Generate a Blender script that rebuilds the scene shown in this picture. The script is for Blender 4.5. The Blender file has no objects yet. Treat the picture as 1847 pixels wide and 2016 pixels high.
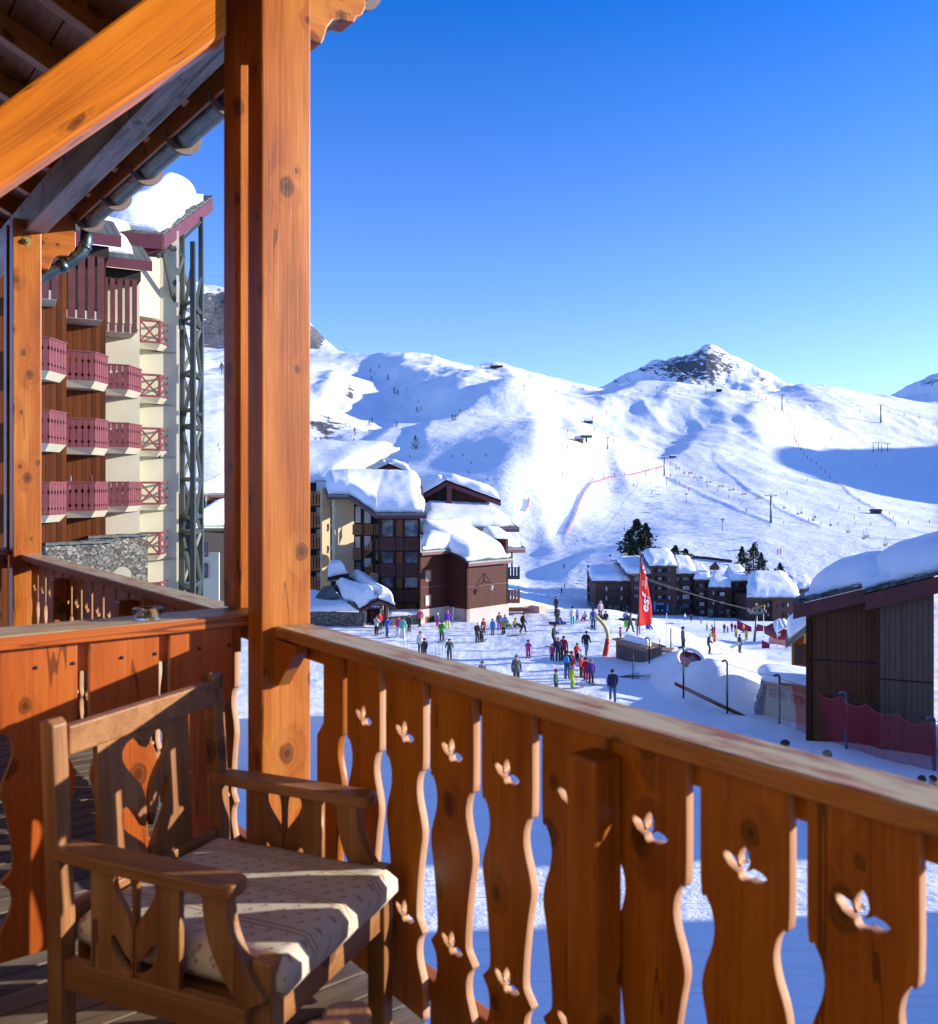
import bpy, bmesh, math, random
import numpy as np
from mathutils import Vector, Matrix, noise as mnoise
R = math.radians
rnd = random.Random(7)
SC = bpy.context.scene
COL = SC.collection

# ---------------------------------------------------------------- camera, sky, sun, exposure
F, CX, HOR = 1723.0, 923.5, 960.0          # focal length, principal column and horizon, in photo pixels (1847 wide)
cam_d = bpy.data.cameras.new('camera')
cam = bpy.data.objects.new('camera', cam_d); COL.objects.link(cam)
cam.location = (0, 0, 0); cam.rotation_euler = (R(90), 0, 0)
cam_d.sensor_fit = 'HORIZONTAL'; cam_d.sensor_width = 36
cam_d.lens = 36 * F / 1847
cam_d.shift_y = -48 / 1847
cam_d.clip_start = 0.05; cam_d.clip_end = 30000
cam_d.dof.use_dof = True; cam_d.dof.focus_distance = 60; cam_d.dof.aperture_fstop = 6.0
SC.camera = cam

SUN_EL, SUN_AZ = R(14), R(5)               # azimuth counted from +X (right of the picture) towards +Y (ahead)
SUN = Vector((math.cos(SUN_EL) * math.cos(SUN_AZ), math.cos(SUN_EL) * math.sin(SUN_AZ), math.sin(SUN_EL)))
sun_d = bpy.data.lights.new('sun', 'SUN'); sun_d.energy = 5.0; sun_d.angle = R(0.53); sun_d.color = (1.0, 0.93, 0.82)
sun = bpy.data.objects.new('sun', sun_d); COL.objects.link(sun)
sun.rotation_euler = SUN.to_track_quat('Z', 'Y').to_euler()
W = bpy.data.worlds.new('World'); SC.world = W; W.use_nodes = True
wn = W.node_tree; wn.nodes.clear()
sky = wn.nodes.new('ShaderNodeTexSky'); sky.sky_type = 'NISHITA'; sky.sun_disc = False
sky.sun_elevation = SUN_EL; sky.sun_rotation = math.atan2(SUN.x, SUN.y)
sky.altitude = 2000; sky.air_density = 1.0; sky.dust_density = 0.35; sky.ozone_density = 4.0
bg = wn.nodes.new('ShaderNodeBackground'); bg.inputs[1].default_value = 0.15
wo = wn.nodes.new('ShaderNodeOutputWorld')
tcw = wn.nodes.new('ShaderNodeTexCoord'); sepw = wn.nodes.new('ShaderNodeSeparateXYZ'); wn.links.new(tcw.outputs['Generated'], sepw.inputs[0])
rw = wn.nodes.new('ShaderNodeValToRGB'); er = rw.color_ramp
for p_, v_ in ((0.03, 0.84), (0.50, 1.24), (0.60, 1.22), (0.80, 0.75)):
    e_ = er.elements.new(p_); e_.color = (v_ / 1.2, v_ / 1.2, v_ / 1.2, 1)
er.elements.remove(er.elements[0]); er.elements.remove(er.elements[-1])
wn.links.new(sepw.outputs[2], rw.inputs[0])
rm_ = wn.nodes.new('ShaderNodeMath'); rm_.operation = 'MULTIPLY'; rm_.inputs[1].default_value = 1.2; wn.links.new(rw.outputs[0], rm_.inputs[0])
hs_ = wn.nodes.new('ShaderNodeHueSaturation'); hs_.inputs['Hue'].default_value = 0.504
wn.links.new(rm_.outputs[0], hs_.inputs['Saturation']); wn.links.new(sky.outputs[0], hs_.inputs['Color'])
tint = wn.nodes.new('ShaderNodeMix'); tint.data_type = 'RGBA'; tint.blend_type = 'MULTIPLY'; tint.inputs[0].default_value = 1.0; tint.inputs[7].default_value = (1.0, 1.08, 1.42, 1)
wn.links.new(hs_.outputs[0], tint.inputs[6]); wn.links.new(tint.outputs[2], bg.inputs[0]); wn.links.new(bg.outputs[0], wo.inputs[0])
SC.view_settings.view_transform = 'Standard'; SC.view_settings.look = 'None'
SC.view_settings.exposure = 0.72; SC.view_settings.gamma = 1.0
SC.cycles.max_bounces = 7; SC.cycles.diffuse_bounces = 4; SC.cycles.transparent_max_bounces = 16
SC.cycles.sample_clamp_indirect = 6; SC.cycles.use_denoising = True

def at(x, y, Y):                           # photo pixel + distance ahead -> a point in the place
    return Vector(((x - CX) / F * Y, Y, (HOR - y) / F * Y))

# ---------------------------------------------------------------- material helpers
def nd(nt, typ, **kw):
    n = nt.nodes.new('ShaderNode' + typ)
    for k, v in kw.items():
        if k.startswith('_'):
            setattr(n, k[1:], v); continue
        key = int(k[1:]) if k[0] == 'i' and k[1:].isdigit() else k.replace('__', ' ')
        s = n.inputs[key]
        if isinstance(v, bpy.types.NodeSocket): nt.links.new(v, s)
        elif isinstance(v, bpy.types.Node): nt.links.new(v.outputs[0], s)
        else:
            if s.type == 'RGBA' and len(v) == 3: v = (*v, 1)
            s.default_value = v
    return n
def M_(nt, op, a, b=0.0, c=0.0): return nd(nt, 'Math', _operation=op, i0=a, i1=b, i2=c)
def ramp(nt, fac, stops, interp='LINEAR'):
    n = nd(nt, 'ValToRGB', Fac=fac); cr = n.color_ramp; cr.interpolation = interp
    while len(cr.elements) < len(stops): cr.elements.new(0.5)
    for e, (p, c) in zip(cr.elements, stops):
        e.position = p; e.color = (*c, 1) if len(c) == 3 else c
    return n
def mixc(nt, fac, a, b, blend='MIX'):
    n = nt.nodes.new('ShaderNodeMix'); n.data_type = 'RGBA'; n.blend_type = blend; n.clamp_factor = True
    for s, v in ((n.inputs[0], fac), (n.inputs[6], a), (n.inputs[7], b)):
        if isinstance(v, bpy.types.Node): nt.links.new(v.outputs[2] if v.bl_idname == 'ShaderNodeMix' else v.outputs[0], s)
        elif isinstance(v, bpy.types.NodeSocket): nt.links.new(v, s)
        else: s.default_value = v if isinstance(v, float) or len(v) == 4 else (*v, 1)
    return n
def new_mat(name):
    m = bpy.data.materials.new(name); m.use_nodes = True
    nt = m.node_tree; b = nt.nodes['Principled BSDF']
    return m, nt, b
def out2(n): return n.outputs[2] if n.bl_idname == 'ShaderNodeMix' else n.outputs[0]
def gcoord(nt, jitter=True):
    a = nd(nt, 'Attribute', _attribute_name='gc')
    if not jitter: return a.outputs['Vector']
    oi = nd(nt, 'ObjectInfo')
    off = nd(nt, 'CombineXYZ', X=M_(nt, 'MULTIPLY', oi.outputs['Random'], 37.0), Y=M_(nt, 'MULTIPLY', oi.outputs['Random'], 11.0), Z=M_(nt, 'MULTIPLY', oi.outputs['Random'], 53.0))
    return nd(nt, 'VectorMath', _operation='ADD', i0=a.outputs['Vector'], i1=off).outputs[0]
def plain(name, col, rough=0.6, var=0.12, scale=6.0, metal=0.0, spec=0.4, bump=0.0):
    m, nt, b = new_mat(name)
    tc = nd(nt, 'TexCoord')
    nz = nd(nt, 'TexNoise', Vector=tc.outputs['Object'], Scale=scale, Detail=4.0)
    lo = tuple(c * (1 - var) for c in col); hi = tuple(min(1, c * (1 + var)) for c in col)
    cr = ramp(nt, nz.outputs[0], [(0.3, lo), (0.7, hi)])
    nt.links.new(cr.outputs[0], b.inputs['Base Color'])
    b.inputs['Roughness'].default_value = rough; b.inputs['Metallic'].default_value = metal
    b.inputs['Specular IOR Level'].default_value = spec
    if bump:
        bp = nd(nt, 'Bump', Strength=bump, Height=nz.outputs[0], Distance=0.02); nt.links.new(bp.outputs[0], b.inputs['Normal'])
    return m
def wood(name, dark, mid, light, rough=0.42, knots=0.6, coat=0.25, worn=None, wornamt=0.5):
    m, nt, b = new_mat(name)
    v = gcoord(nt)
    # knots: scattered round spots which bend the grain round them
    sv = nd(nt, 'SeparateXYZ', Vector=v)
    kv = nd(nt, 'CombineXYZ', X=M_(nt, 'MULTIPLY', M_(nt, 'ADD', sv.outputs[0], sv.outputs[1]), 5.2), Y=M_(nt, 'MULTIPLY', sv.outputs[2], 3.9))
    vo = nd(nt, 'TexVoronoi', Vector=kv, Scale=1.0, Randomness=1.0, _voronoi_dimensions='2D')
    wob = nd(nt, 'TexNoise', Vector=nd(nt, 'VectorMath', _operation='MULTIPLY', i0=v, i1=(26., 26., 18.)), Scale=1.0, Detail=3.0)
    sep = nd(nt, 'SeparateColor', Color=vo.outputs['Color'])
    size = M_(nt, 'ADD', 0.45, M_(nt, 'MULTIPLY', sep.outputs[1], 1.3))
    dist = M_(nt, 'DIVIDE', M_(nt, 'ADD', vo.outputs['Distance'], M_(nt, 'MULTIPLY', M_(nt, 'SUBTRACT', wob.outputs[0], 0.5), 0.13)), size)
    has = M_(nt, 'GREATER_THAN', sep.outputs[0], 1 - knots)
    core = M_(nt, 'MULTIPLY', ramp(nt, dist, [(0.03, (1, 1, 1)), (0.055, (.45, .45, .45)), (0.075, (.85, .85, .85)), (0.105, (0, 0, 0))]), has)
    ring = M_(nt, 'MULTIPLY', ramp(nt, dist, [(0.09, (1, 1, 1)), (0.13, (.35, .35, .35)), (0.17, (.55, .55, .55)), (0.30, (0, 0, 0))]), has)
    ckv = nd(nt, 'TexNoise', Vector=nd(nt, 'VectorMath', _operation='MULTIPLY', i0=v, i1=(17., 17., 0.55)), Scale=1.0, Detail=1.0)
    ckm = nd(nt, 'TexNoise', Vector=nd(nt, 'VectorMath', _operation='MULTIPLY', i0=v, i1=(3., 3., 1.1)), Scale=1.0, Detail=1.0)
    check = M_(nt, 'MULTIPLY', M_(nt, 'LESS_THAN', M_(nt, 'ABSOLUTE', M_(nt, 'SUBTRACT', ckv.outputs[0], 0.5)), 0.0055), M_(nt, 'GREATER_THAN', ckm.outputs[0], 0.54))
    gv = nd(nt, 'VectorMath', _operation='MULTIPLY', i0=v, i1=(11., 11., 0.75))
    gv2 = nd(nt, 'VectorMath', _operation='ADD', i0=gv, i1=nd(nt, 'CombineXYZ', X=M_(nt, 'MULTIPLY', ring, 1.3)))
    g1 = nd(nt, 'TexNoise', Vector=gv2, Scale=1.0, Detail=5.0, Roughness=0.6, Distortion=0.4)
    fv = nd(nt, 'VectorMath', _operation='MULTIPLY', i0=v, i1=(140., 140., 3.5))
    g2 = nd(nt, 'TexNoise', Vector=fv, Scale=1.0, Detail=3.0)
    bl = nd(nt, 'TexNoise', Vector=nd(nt, 'VectorMath', _operation='MULTIPLY', i0=v, i1=(5., 5., 1.3)), Scale=1.0, Detail=4.0)
    t = M_(nt, 'ADD', M_(nt, 'MULTIPLY', g1.outputs[0], 0.50), M_(nt, 'ADD', M_(nt, 'MULTIPLY', g2.outputs[0], 0.25), M_(nt, 'MULTIPLY', bl.outputs[0], 0.42)))
    cr = ramp(nt, t, [(0.42, dark), (0.58, mid), (0.74, light)])
    kc = tuple(c * 0.16 for c in mid)
    c1 = mixc(nt, M_(nt, 'MULTIPLY', ring, 0.35), cr, tuple(c * 0.45 for c in mid))
    c2 = mixc(nt, M_(nt, 'MULTIPLY', core, 0.85), c1, kc)
    c2 = mixc(nt, M_(nt, 'MULTIPLY', check, 0.7), c2, kc)
    if worn:
        wn_ = nd(nt, 'TexNoise', Vector=nd(nt, 'VectorMath', _operation='MULTIPLY', i0=v, i1=(22., 22., 5.)), Scale=1.0, Detail=6.0, Roughness=0.65)
        wm0 = ramp(nt, wn_.outputs[0], [(0.58 - 0.3 * wornamt, (0, 0, 0)), (0.76 - 0.3 * wornamt, (1, 1, 1))])
        upz = nd(nt, 'SeparateXYZ', Vector=nd(nt, 'NewGeometry').outputs['Normal'])
        wm = M_(nt, 'MULTIPLY', wm0, ramp(nt, upz.outputs[2], [(0.25, (.06, .06, .06)), (0.7, (.92, .92, .92))]))
        c2 = mixc(nt, wm, c2, worn)
    nt.links.new(out2(c2), b.inputs['Base Color'])
    b.inputs['Roughness'].default_value = rough
    b.inputs['Coat Weight'].default_value = coat * 0.5; b.inputs['Coat Roughness'].default_value = 0.3; b.inputs['Specular IOR Level'].default_value = 0.32
    hh = M_(nt, 'ADD', M_(nt, 'MULTIPLY', g2.outputs[0], 0.9), M_(nt, 'MULTIPLY', g1.outputs[0], 0.7))
    bp = nd(nt, 'Bump', Strength=0.25, Distance=0.004, Height=hh); nt.links.new(bp.outputs[0], b.inputs['Normal'])
    return m
def planks(name, col, pitch=0.16, rough=0.6, groove=0.12, var=0.35, streak=0.4, axis='X'):
    """boarding: gc.x runs along the wall (or gc.z for horizontal boards)"""
    m, nt, b = new_mat(name)
    v = gcoord(nt, False); s = nd(nt, 'SeparateXYZ', Vector=v)
    u, w = (s.outputs[0], s.outputs[2]) if axis == 'X' else (s.outputs[2], s.outputs[0])
    up = M_(nt, 'DIVIDE', M_(nt, 'ADD', u, M_(nt, 'MULTIPLY', s.outputs[1], 1.0)), pitch)
    fl = M_(nt, 'FLOOR', up); fr = M_(nt, 'FRACT', up)
    wn_ = nd(nt, 'TexWhiteNoise', _noise_dimensions='1D', W=fl)
    gr = nd(nt, 'TexNoise', Vector=nd(nt, 'CombineXYZ', X=M_(nt, 'MULTIPLY', up, 3.0), Y=fl, Z=M_(nt, 'MULTIPLY', w, 0.5)), Scale=1.0, Detail=5.0)
    val = M_(nt, 'ADD', M_(nt, 'MULTIPLY', wn_.outputs[0], 0.5), M_(nt, 'MULTIPLY', gr.outputs[0], 0.5 + streak))
    cr = ramp(nt, val, [(0.2, tuple(c * (1 - var) for c in col)), (0.9, tuple(min(1, c * (1 + var)) for c in col))])
    edge = M_(nt, 'LESS_THAN', fr, groove)
    c2 = mixc(nt, M_(nt, 'MULTIPLY', edge, 0.75), cr, tuple(c * 0.2 for c in col))
    nt.links.new(out2(c2), b.inputs['Base Color']); b.inputs['Roughness'].default_value = rough; b.inputs['Specular IOR Level'].default_value = 0.15
    bp = nd(nt, 'Bump', Strength=0.6, Distance=0.02, Height=M_(nt, 'SUBTRACT', 1.0, edge)); nt.links.new(bp.outputs[0], b.inputs['Normal'])
    return m
def snow(name, sc=1.0, tracks=0.0, rough=0.75, lump=0.6, corduroy=0.0):
    m, nt, b = new_mat(name)
    tc = nd(nt, 'TexCoord'); p = tc.outputs['Object']
    n1 = nd(nt, 'TexNoise', Vector=p, Scale=0.9 * sc, Detail=6.0, Roughness=0.6)
    n2 = nd(nt, 'TexNoise', Vector=p, Scale=9.0 * sc, Detail=4.0, Roughness=0.65)
    h = M_(nt, 'ADD', M_(nt, 'MULTIPLY', n1.outputs[0], lump), M_(nt, 'MULTIPLY', n2.outputs[0], lump * 0.12))
    lay = nd(nt, 'TexNoise', Vector=nd(nt, 'VectorMath', _operation='MULTIPLY', i0=p, i1=(0.25, 0.25, 7.0)), Scale=sc, Detail=3.0)
    h = M_(nt, 'ADD', h, M_(nt, 'MULTIPLY', lay.outputs[0], 0.42))
    if tracks:
        for ang, sx, wgt in ((18, 1.0, 1.0), (-27, 0.8, 0.8), (64, 0.9, 0.6)):
            mp = nd(nt, 'Mapping', Vector=p, Rotation=(0, 0, R(ang)), Scale=(0.35 * sx, 9.0 * sx, 1.0))
            tn = nd(nt, 'TexNoise', Vector=mp, Scale=1.0, Detail=2.0, Distortion=0.6)
            h = M_(nt, 'ADD', h, M_(nt, 'MULTIPLY', ramp(nt, tn.outputs[0], [(0.36, (0, 0, 0)), (0.44, (1, 1, 1))]), tracks * wgt))
    if corduroy:
        mp = nd(nt, 'Mapping', Vector=p, Rotation=(0, 0, R(-25)), Scale=(0.02, 1.2, 1.0))
        tn = nd(nt, 'TexNoise', Vector=mp, Scale=1.0, Detail=4.0, Distortion=0.8)
        h = M_(nt, 'ADD', h, M_(nt, 'MULTIPLY', tn.outputs[0], corduroy))
    bp = nd(nt, 'Bump', Strength=0.55, Distance=0.25 / sc, Height=h); nt.links.new(bp.outputs[0], b.inputs['Normal'])
    cr = ramp(nt, n1.outputs[0], [(0.3, (0.80, 0.83, 0.88)), (0.7, (0.88, 0.90, 0.93))])
    nt.links.new(cr.outputs[0], b.inputs['Base Color'])
    b.inputs['Roughness'].default_value = rough; b.inputs['Specular IOR Level'].default_value = 0.25
    return m
def glassy(name, col=(0.03, 0.04, 0.05), rough=0.06):
    m, nt, b = new_mat(name)
    tc = nd(nt, 'TexCoord'); nz = nd(nt, 'TexNoise', Vector=tc.outputs['Object'], Scale=1.3, Detail=2.0)
    cr = ramp(nt, nz.outputs[0], [(0.4, tuple(c * 0.5 for c in col)), (0.65, tuple(c * 1.8 for c in col))])
    nt.links.new(cr.outputs[0], b.inputs['Base Color'])
    b.inputs['Roughness'].default_value = rough; b.inputs['Specular IOR Level'].default_value = 0.8
    return m

# ---------------------------------------------------------------- mesh building
class MB:
    """collects shapes and links them as ONE mesh object; every vertex keeps a board-wise coordinate (gc: across, thickness, along)"""
    def __init__(s): s.v = []; s.f = []; s.g = []; s.m = []; s.sm = []; s.mi = 0
    def raw(s, verts, faces, gc=None, smooth=False):
        o = len(s.v); s.v += [tuple(p) for p in verts]
        s.g += [tuple(p) for p in (gc if gc is not None else verts)]
        s.f += [tuple(i + o for i in f) for f in faces]
        s.m += [s.mi] * len(faces); s.sm += [smooth] * len(faces)
        return s
    def box(s, o, ex, ey, ez, grain=None):
        """parallelepiped from corner o with edge vectors; grain: index of the long edge (default longest)"""
        o, ex, ey, ez = Vector(o), Vector(ex), Vector(ey), Vector(ez)
        if ex.cross(ey).dot(ez) < 0: o = o + ex; ex = -ex
        L = [ex.length, ey.length, ez.length]
        if grain is None: grain = L.index(max(L))
        order = {0: (1, 2, 0), 1: (0, 2, 1), 2: (0, 1, 2)}[grain]
        vs, gs = [], []
        off = (rnd.random() * 3, rnd.random() * 3, rnd.random() * 9)
        for i in (0, 1):
            for j in (0, 1):
                for k in (0, 1):
                    vs.append(o + ex * i + ey * j + ez * k)
                    q = (L[0] * i, L[1] * j, L[2] * k)
                    gs.append(tuple(q[a] + w for a, w in zip(order, off)))
        fs = [(0, 1, 3, 2), (4, 6, 7, 5), (0, 4, 5, 1), (2, 3, 7, 6), (0, 2, 6, 4), (1, 5, 7, 3)]
        return s.raw(vs, fs, gs)
    def wall(s, p0, p1, z0, z1, th=0.2, z0b=None, z1b=None):
        """upright wall slab from p0 to p1 (plan), outer face on the p0->p1 line, body to the left; gc = (along, depth, up)"""
        p0, p1 = Vector((p0[0], p0[1], 0)), Vector((p1[0], p1[1], 0))
        d = (p1 - p0); L = d.length; n = Vector((-d.y, d.x, 0)).normalized() * th
        z0b = z0 if z0b is None else z0b; z1b = z1 if z1b is None else z1b
        vs, gs = [], []
        for q, l, a, b in ((p0, 0, z0, z1), (p1, L, z0b, z1b)):
            for k, off in ((0, Vector()), (1, n)):
                for z in (a, b):
                    vs.append(q + off + Vector((0, 0, z))); gs.append((l, k * 0.001, z))
        return s.raw(vs, [(0, 4, 5, 1), (2, 3, 7, 6), (0, 1, 3, 2), (4, 6, 7, 5), (1, 5, 7, 3), (0, 2, 6, 4)], gs)
    def prism(s, poly, frame, depth, gc_along=1):
        """polygon (list of 2-D points) in frame (origin, ex, ey), pushed along ex x ey by depth (centred at 0..depth)"""
        o, ex, ey = (Vector(a) for a in frame); n = ex.cross(ey).normalized() * depth
        N_ = len(poly); vs = [o + ex * p[0] + ey * p[1] for p in poly] + [o + ex * p[0] + ey * p[1] + n for p in poly]
        gs = [(p[0], 0, p[1]) if gc_along == 1 else (p[1], 0, p[0]) for p in poly] + [(p[0], abs(depth), p[1]) if gc_along == 1 else (p[1], abs(depth), p[0]) for p in poly]
        fs = [tuple(range(N_))[::-1], tuple(range(N_, 2 * N_))] + [(i, (i + 1) % N_, N_ + (i + 1) % N_, N_ + i) for i in range(N_)]
        if depth < 0: fs = [f[::-1] for f in fs]
        return s.raw(vs, fs, gs)
    def tube(s, pts, r, seg=8, smooth=True, caps=True, r2=None):
        pts = [Vector(p) for p in pts]; n = len(pts); vs, gs = [], []
        rr = r if isinstance(r, (list, tuple)) else [r + ((r2 if r2 is not None else r) - r) * i / max(1, n - 1) for i in range(n)]
        up = None; al = 0
        for i, p in enumerate(pts):
            t = (pts[min(i + 1, n - 1)] - pts[max(i - 1, 0)]).normalized()
            if up is None:
                up = t.orthogonal().normalized()
            up = (up - t * up.dot(t)).normalized(); sd = t.cross(up)
            if i: al += (p - pts[i - 1]).length
            for k in range(seg):
                a = 2 * math.pi * k / seg
                vs.append(p + (up * math.cos(a) + sd * math.sin(a)) * rr[i]); gs.append((rr[i] * math.cos(a), rr[i] * math.sin(a), al))
        fs = [(i * seg + k, i * seg + (k + 1) % seg, (i + 1) * seg + (k + 1) % seg, (i + 1) * seg + k) for i in range(n - 1) for k in range(seg)]
        if caps: fs += [tuple(range(seg))[::-1], tuple(range((n - 1) * seg, n * seg))]
        return s.raw(vs, fs, gs, smooth)
    def lathe(s, prof, o=(0, 0, 0), seg=20, smooth=True):
        o = Vector(o); vs = []
        for r, z in prof:
            for k in range(seg):
                a = 2 * math.pi * k / seg; vs.append(o + Vector((r * math.cos(a), r * math.sin(a), z)))
        n = len(prof)
        fs = [(i * seg + k, i * seg + (k + 1) % seg, (i + 1) * seg + (k + 1) % seg, (i + 1) * seg + k) for i in range(n - 1) for k in range(seg)]
        fs += [tuple(range(seg))[::-1], tuple(range((n - 1) * seg, n * seg))]
        return s.raw(vs, fs, None, smooth)
    def ball(s, c, r, seg=10, rings=6, smooth=True):
        r = Vector(r) if not isinstance(r, (int, float)) else Vector((r, r, r)); c = Vector(c); vs = []
        for i in range(rings + 1):
            th = math.pi * i / rings
            for k in range(seg):
                a = 2 * math.pi * k / seg
                vs.append(c + Vector((r.x * math.sin(th) * math.cos(a), r.y * math.sin(th) * math.sin(a), -r.z * math.cos(th))))
        fs = [(i * seg + k, i * seg + (k + 1) % seg, (i + 1) * seg + (k + 1) % seg, (i + 1) * seg + k) for i in range(rings) for k in range(seg)]
        return s.raw(vs, fs, None, smooth)
    def mesh(s, name, mats):
        me = bpy.data.meshes.new(name)
        me.from_pydata(s.v, [], s.f)
        for m in (mats if isinstance(mats, (list, tuple)) else [mats]): me.materials.append(m)
        a = me.attributes.new('gc', 'FLOAT_VECTOR', 'POINT')
        a.data.foreach_set('vector', np.array(s.g, dtype=np.float32).ravel())
        me.polygons.foreach_set('material_index', np.array(s.m, dtype=np.int32))
        me.polygons.foreach_set('use_smooth', np.array(s.sm, dtype=bool))
        me.update(); return me
    def build(s, name, mats, parent=None, bevel=0.0, seg=2, local=False):
        o = bpy.data.objects.new(name, s.mesh(name, mats)); COL.objects.link(o)
        if parent is not None:
            o.parent = parent
            if parent.type == 'EMPTY' and not local: o.matrix_parent_inverse = parent.matrix_basis.inverted()
        if bevel:
            b = o.modifiers.new('edge', 'BEVEL'); b.width = bevel; b.segments = seg; b.limit_method = 'ANGLE'
        return o
def tag(o, label=None, cat=None, group=None, kind=None):
    if label: o['label'] = label
    if cat: o['category'] = cat
    if group: o['group'] = group
    if kind: o['kind'] = kind
    elif cat: o['kind'] = 'thing'
    return o
def empty(name, label, cat, loc=(0, 0, 0), rz=0.0, group=None, sc=1.0):
    o = bpy.data.objects.new(name, None); COL.objects.link(o)
    o.location = loc; o.rotation_euler = (0, 0, rz); o.scale = (sc, sc, sc); o.empty_display_size = 0.2
    return tag(o, label, cat, group)
def dup(o, parent=None):
    c = o.copy(); COL.objects.link(c)
    if parent is not None: c.parent = parent
    for ch in list(o.children): dup(ch, c)
    return c
def flat_board(name, outer, holes, th, bev=0.0, edge=False):
    """board cut from a plank: outline and cut-outs given in the x (across) / y (along) plane, thickness along z; returns a mesh"""
    cu = bpy.data.curves.new(name, 'CURVE'); cu.dimensions = '2D'; cu.fill_mode = 'BOTH'
    cu.extrude = th / 2 - bev; cu.bevel_depth = bev; cu.bevel_resolution = 1
    for poly in [outer] + list(holes):
        sp = cu.splines.new('POLY'); sp.points.add(len(poly) - 1)
        for p, q in zip(sp.points, poly): p.co = (q[0], q[1], 0, 1)
        sp.use_cyclic_u = True
    o = bpy.data.objects.new(name, cu); COL.objects.link(o)
    dg = bpy.context.evaluated_depsgraph_get(); dg.update()
    me = bpy.data.meshes.new_from_object(o.evaluated_get(dg)); me.name = name
    bpy.data.objects.remove(o); bpy.data.curves.remove(cu)
    co = np.empty(len(me.vertices) * 3, dtype=np.float32); me.vertices.foreach_get('co', co); co = co.reshape(-1, 3)
    a = me.attributes.new('gc', 'FLOAT_VECTOR', 'POINT'); a.data.foreach_set('vector', co[:, [0, 2, 1]].ravel())
    if edge:
        for p in me.polygons: p.material_index = 1 if abs(p.normal.z) < .5 else 0
    return me
def put(name, me, mat, parent, o, ex, ey, local=False):
    """place a flat_board mesh: its x along ex, its y along ey"""
    ex, ey = Vector(ex).normalized(), Vector(ey).normalized(); ez = ex.cross(ey)
    if not me.materials:
        me.materials.append(mat)
        if any(p.material_index for p in me.polygons): me.materials.append(W_EDGE)
    ob = bpy.data.objects.new(name, me); COL.objects.link(ob)
    mx = Matrix((ex, ey, ez)).transposed().to_4x4(); mx.translation = Vector(o)
    ob.matrix_local = mx; ob.parent = parent
    if parent is not None and parent.type == 'EMPTY' and not local: ob.matrix_parent_inverse = parent.matrix_basis.inverted()
    return ob
def smooth_loop(pts, n=6, closed=True):
    """Catmull-Rom through the points"""
    P = [Vector((p[0], p[1], 0)) for p in pts]; out = []; N_ = len(P)
    rng = range(N_) if closed else range(N_ - 1)
    for i in rng:
        if closed: a, b, c, d = P[(i - 1) % N_], P[i], P[(i + 1) % N_], P[(i + 2) % N_]
        else: a, b, c, d = P[max(i - 1, 0)], P[i], P[i + 1], P[min(i + 2, N_ - 1)]
        for k in range(n):
            t = k / n
            q = 0.5 * ((2 * b) + (c - a) * t + (2 * a - 5 * b + 4 * c - d) * t * t + (3 * b - a - 3 * c + d) * t ** 3)
            out.append((q.x, q.y))
    if not closed: out.append((P[-1].x, P[-1].y))
    return out
# ---------------------------------------------------------------- the balcony of the chalet we stand on
U1 = Vector((-0.6177, 0.7864, 0)); U2 = Vector((0.7864, 0.6177, 0)); ZV = Vector((0, 0, 1))
P0 = Vector((-0.690, 3.10, 0))
def B(r, t, z): return P0 - U1 * r + U2 * t + ZV * z          # r: along the rail towards us, t: outwards, z: up
def bbox(mb, r0, r1, t0, t1, z0, z1, grain=None):
    return mb.box(B(r0, t0, z0), -U1 * (r1 - r0), U2 * (t1 - t0), ZV * (z1 - z0), grain)
FLOOR = -1.55
W_POST = wood('varnished_spruce', (0.20, 0.046, 0.003), (0.40, 0.108, 0.008), (0.52, 0.19, 0.030), 0.40, 0.85, 0.2)
W_BOARD = wood('varnished_board', (0.20, 0.050, 0.002), (0.36, 0.105, 0.005), (0.46, 0.16, 0.014), 0.40, 0.6, 0.12)
W_DIV = wood('red_varnished_board', (0.26, 0.050, 0.006), (0.42, 0.090, 0.012), (0.50, 0.14, 0.022), 0.4, 0.4, 0.25)
W_EDGE = wood('raw_cut_edge', (0.38, 0.17, 0.075), (0.54, 0.28, 0.14), (0.62, 0.38, 0.22), 0.6, 0.1, 0)
W_RAIL = wood('weathered_rail', (0.20, 0.065, 0.010), (0.36, 0.130, 0.024), (0.44, 0.20, 0.06), 0.5, 0.3, 0.05, worn=(0.50, 0.41, 0.23), wornamt=0.72)
W_BEAM = wood('orange_beam', (0.36, 0.085, 0.004), (0.62, 0.170, 0.008), (0.70, 0.23, 0.016), 0.4, 0.35, 0.25)
W_GREY = wood('grey_plate_beam', (0.07, 0.06, 0.05), (0.44, 0.40, 0.35), (0.56, 0.52, 0.47), 0.5, 0.5, 0.1)
W_DARK = wood('dark_roof_boarding', (0.15, 0.052, 0.018), (0.26, 0.095, 0.036), (0.36, 0.17, 0.085), 0.5, 0.4, 0.1)
W_RAFT = wood('rafter_wood', (0.26, 0.072, 0.012), (0.42, 0.130, 0.024), (0.52, 0.20, 0.04), 0.45, 0.4, 0.15)
W_CHAIR = wood('chair_wood', (0.14, 0.052, 0.014), (0.26, 0.108, 0.034), (0.38, 0.19, 0.08), 0.45, 0.15, 0.15)
W_DECK = wood('deck_wood', (0.08, 0.055, 0.035), (0.17, 0.125, 0.085), (0.27, 0.21, 0.15), 0.65, 0.3, 0.0)
M_ZINC = plain('zinc', (0.10, 0.145, 0.145), 0.36, 0.25, 9, 0.85)
M_BRACK = plain('brown_bracket', (0.17, 0.115, 0.095), 0.5, 0.15, 8)
M_BRASS = plain('bolt_brass', (0.40, 0.33, 0.12), 0.4, 0.3, 60, 0.8)
M_IRON = plain('dark_iron', (0.03, 0.03, 0.035), 0.5, 0.2, 20, 0.5)
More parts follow.
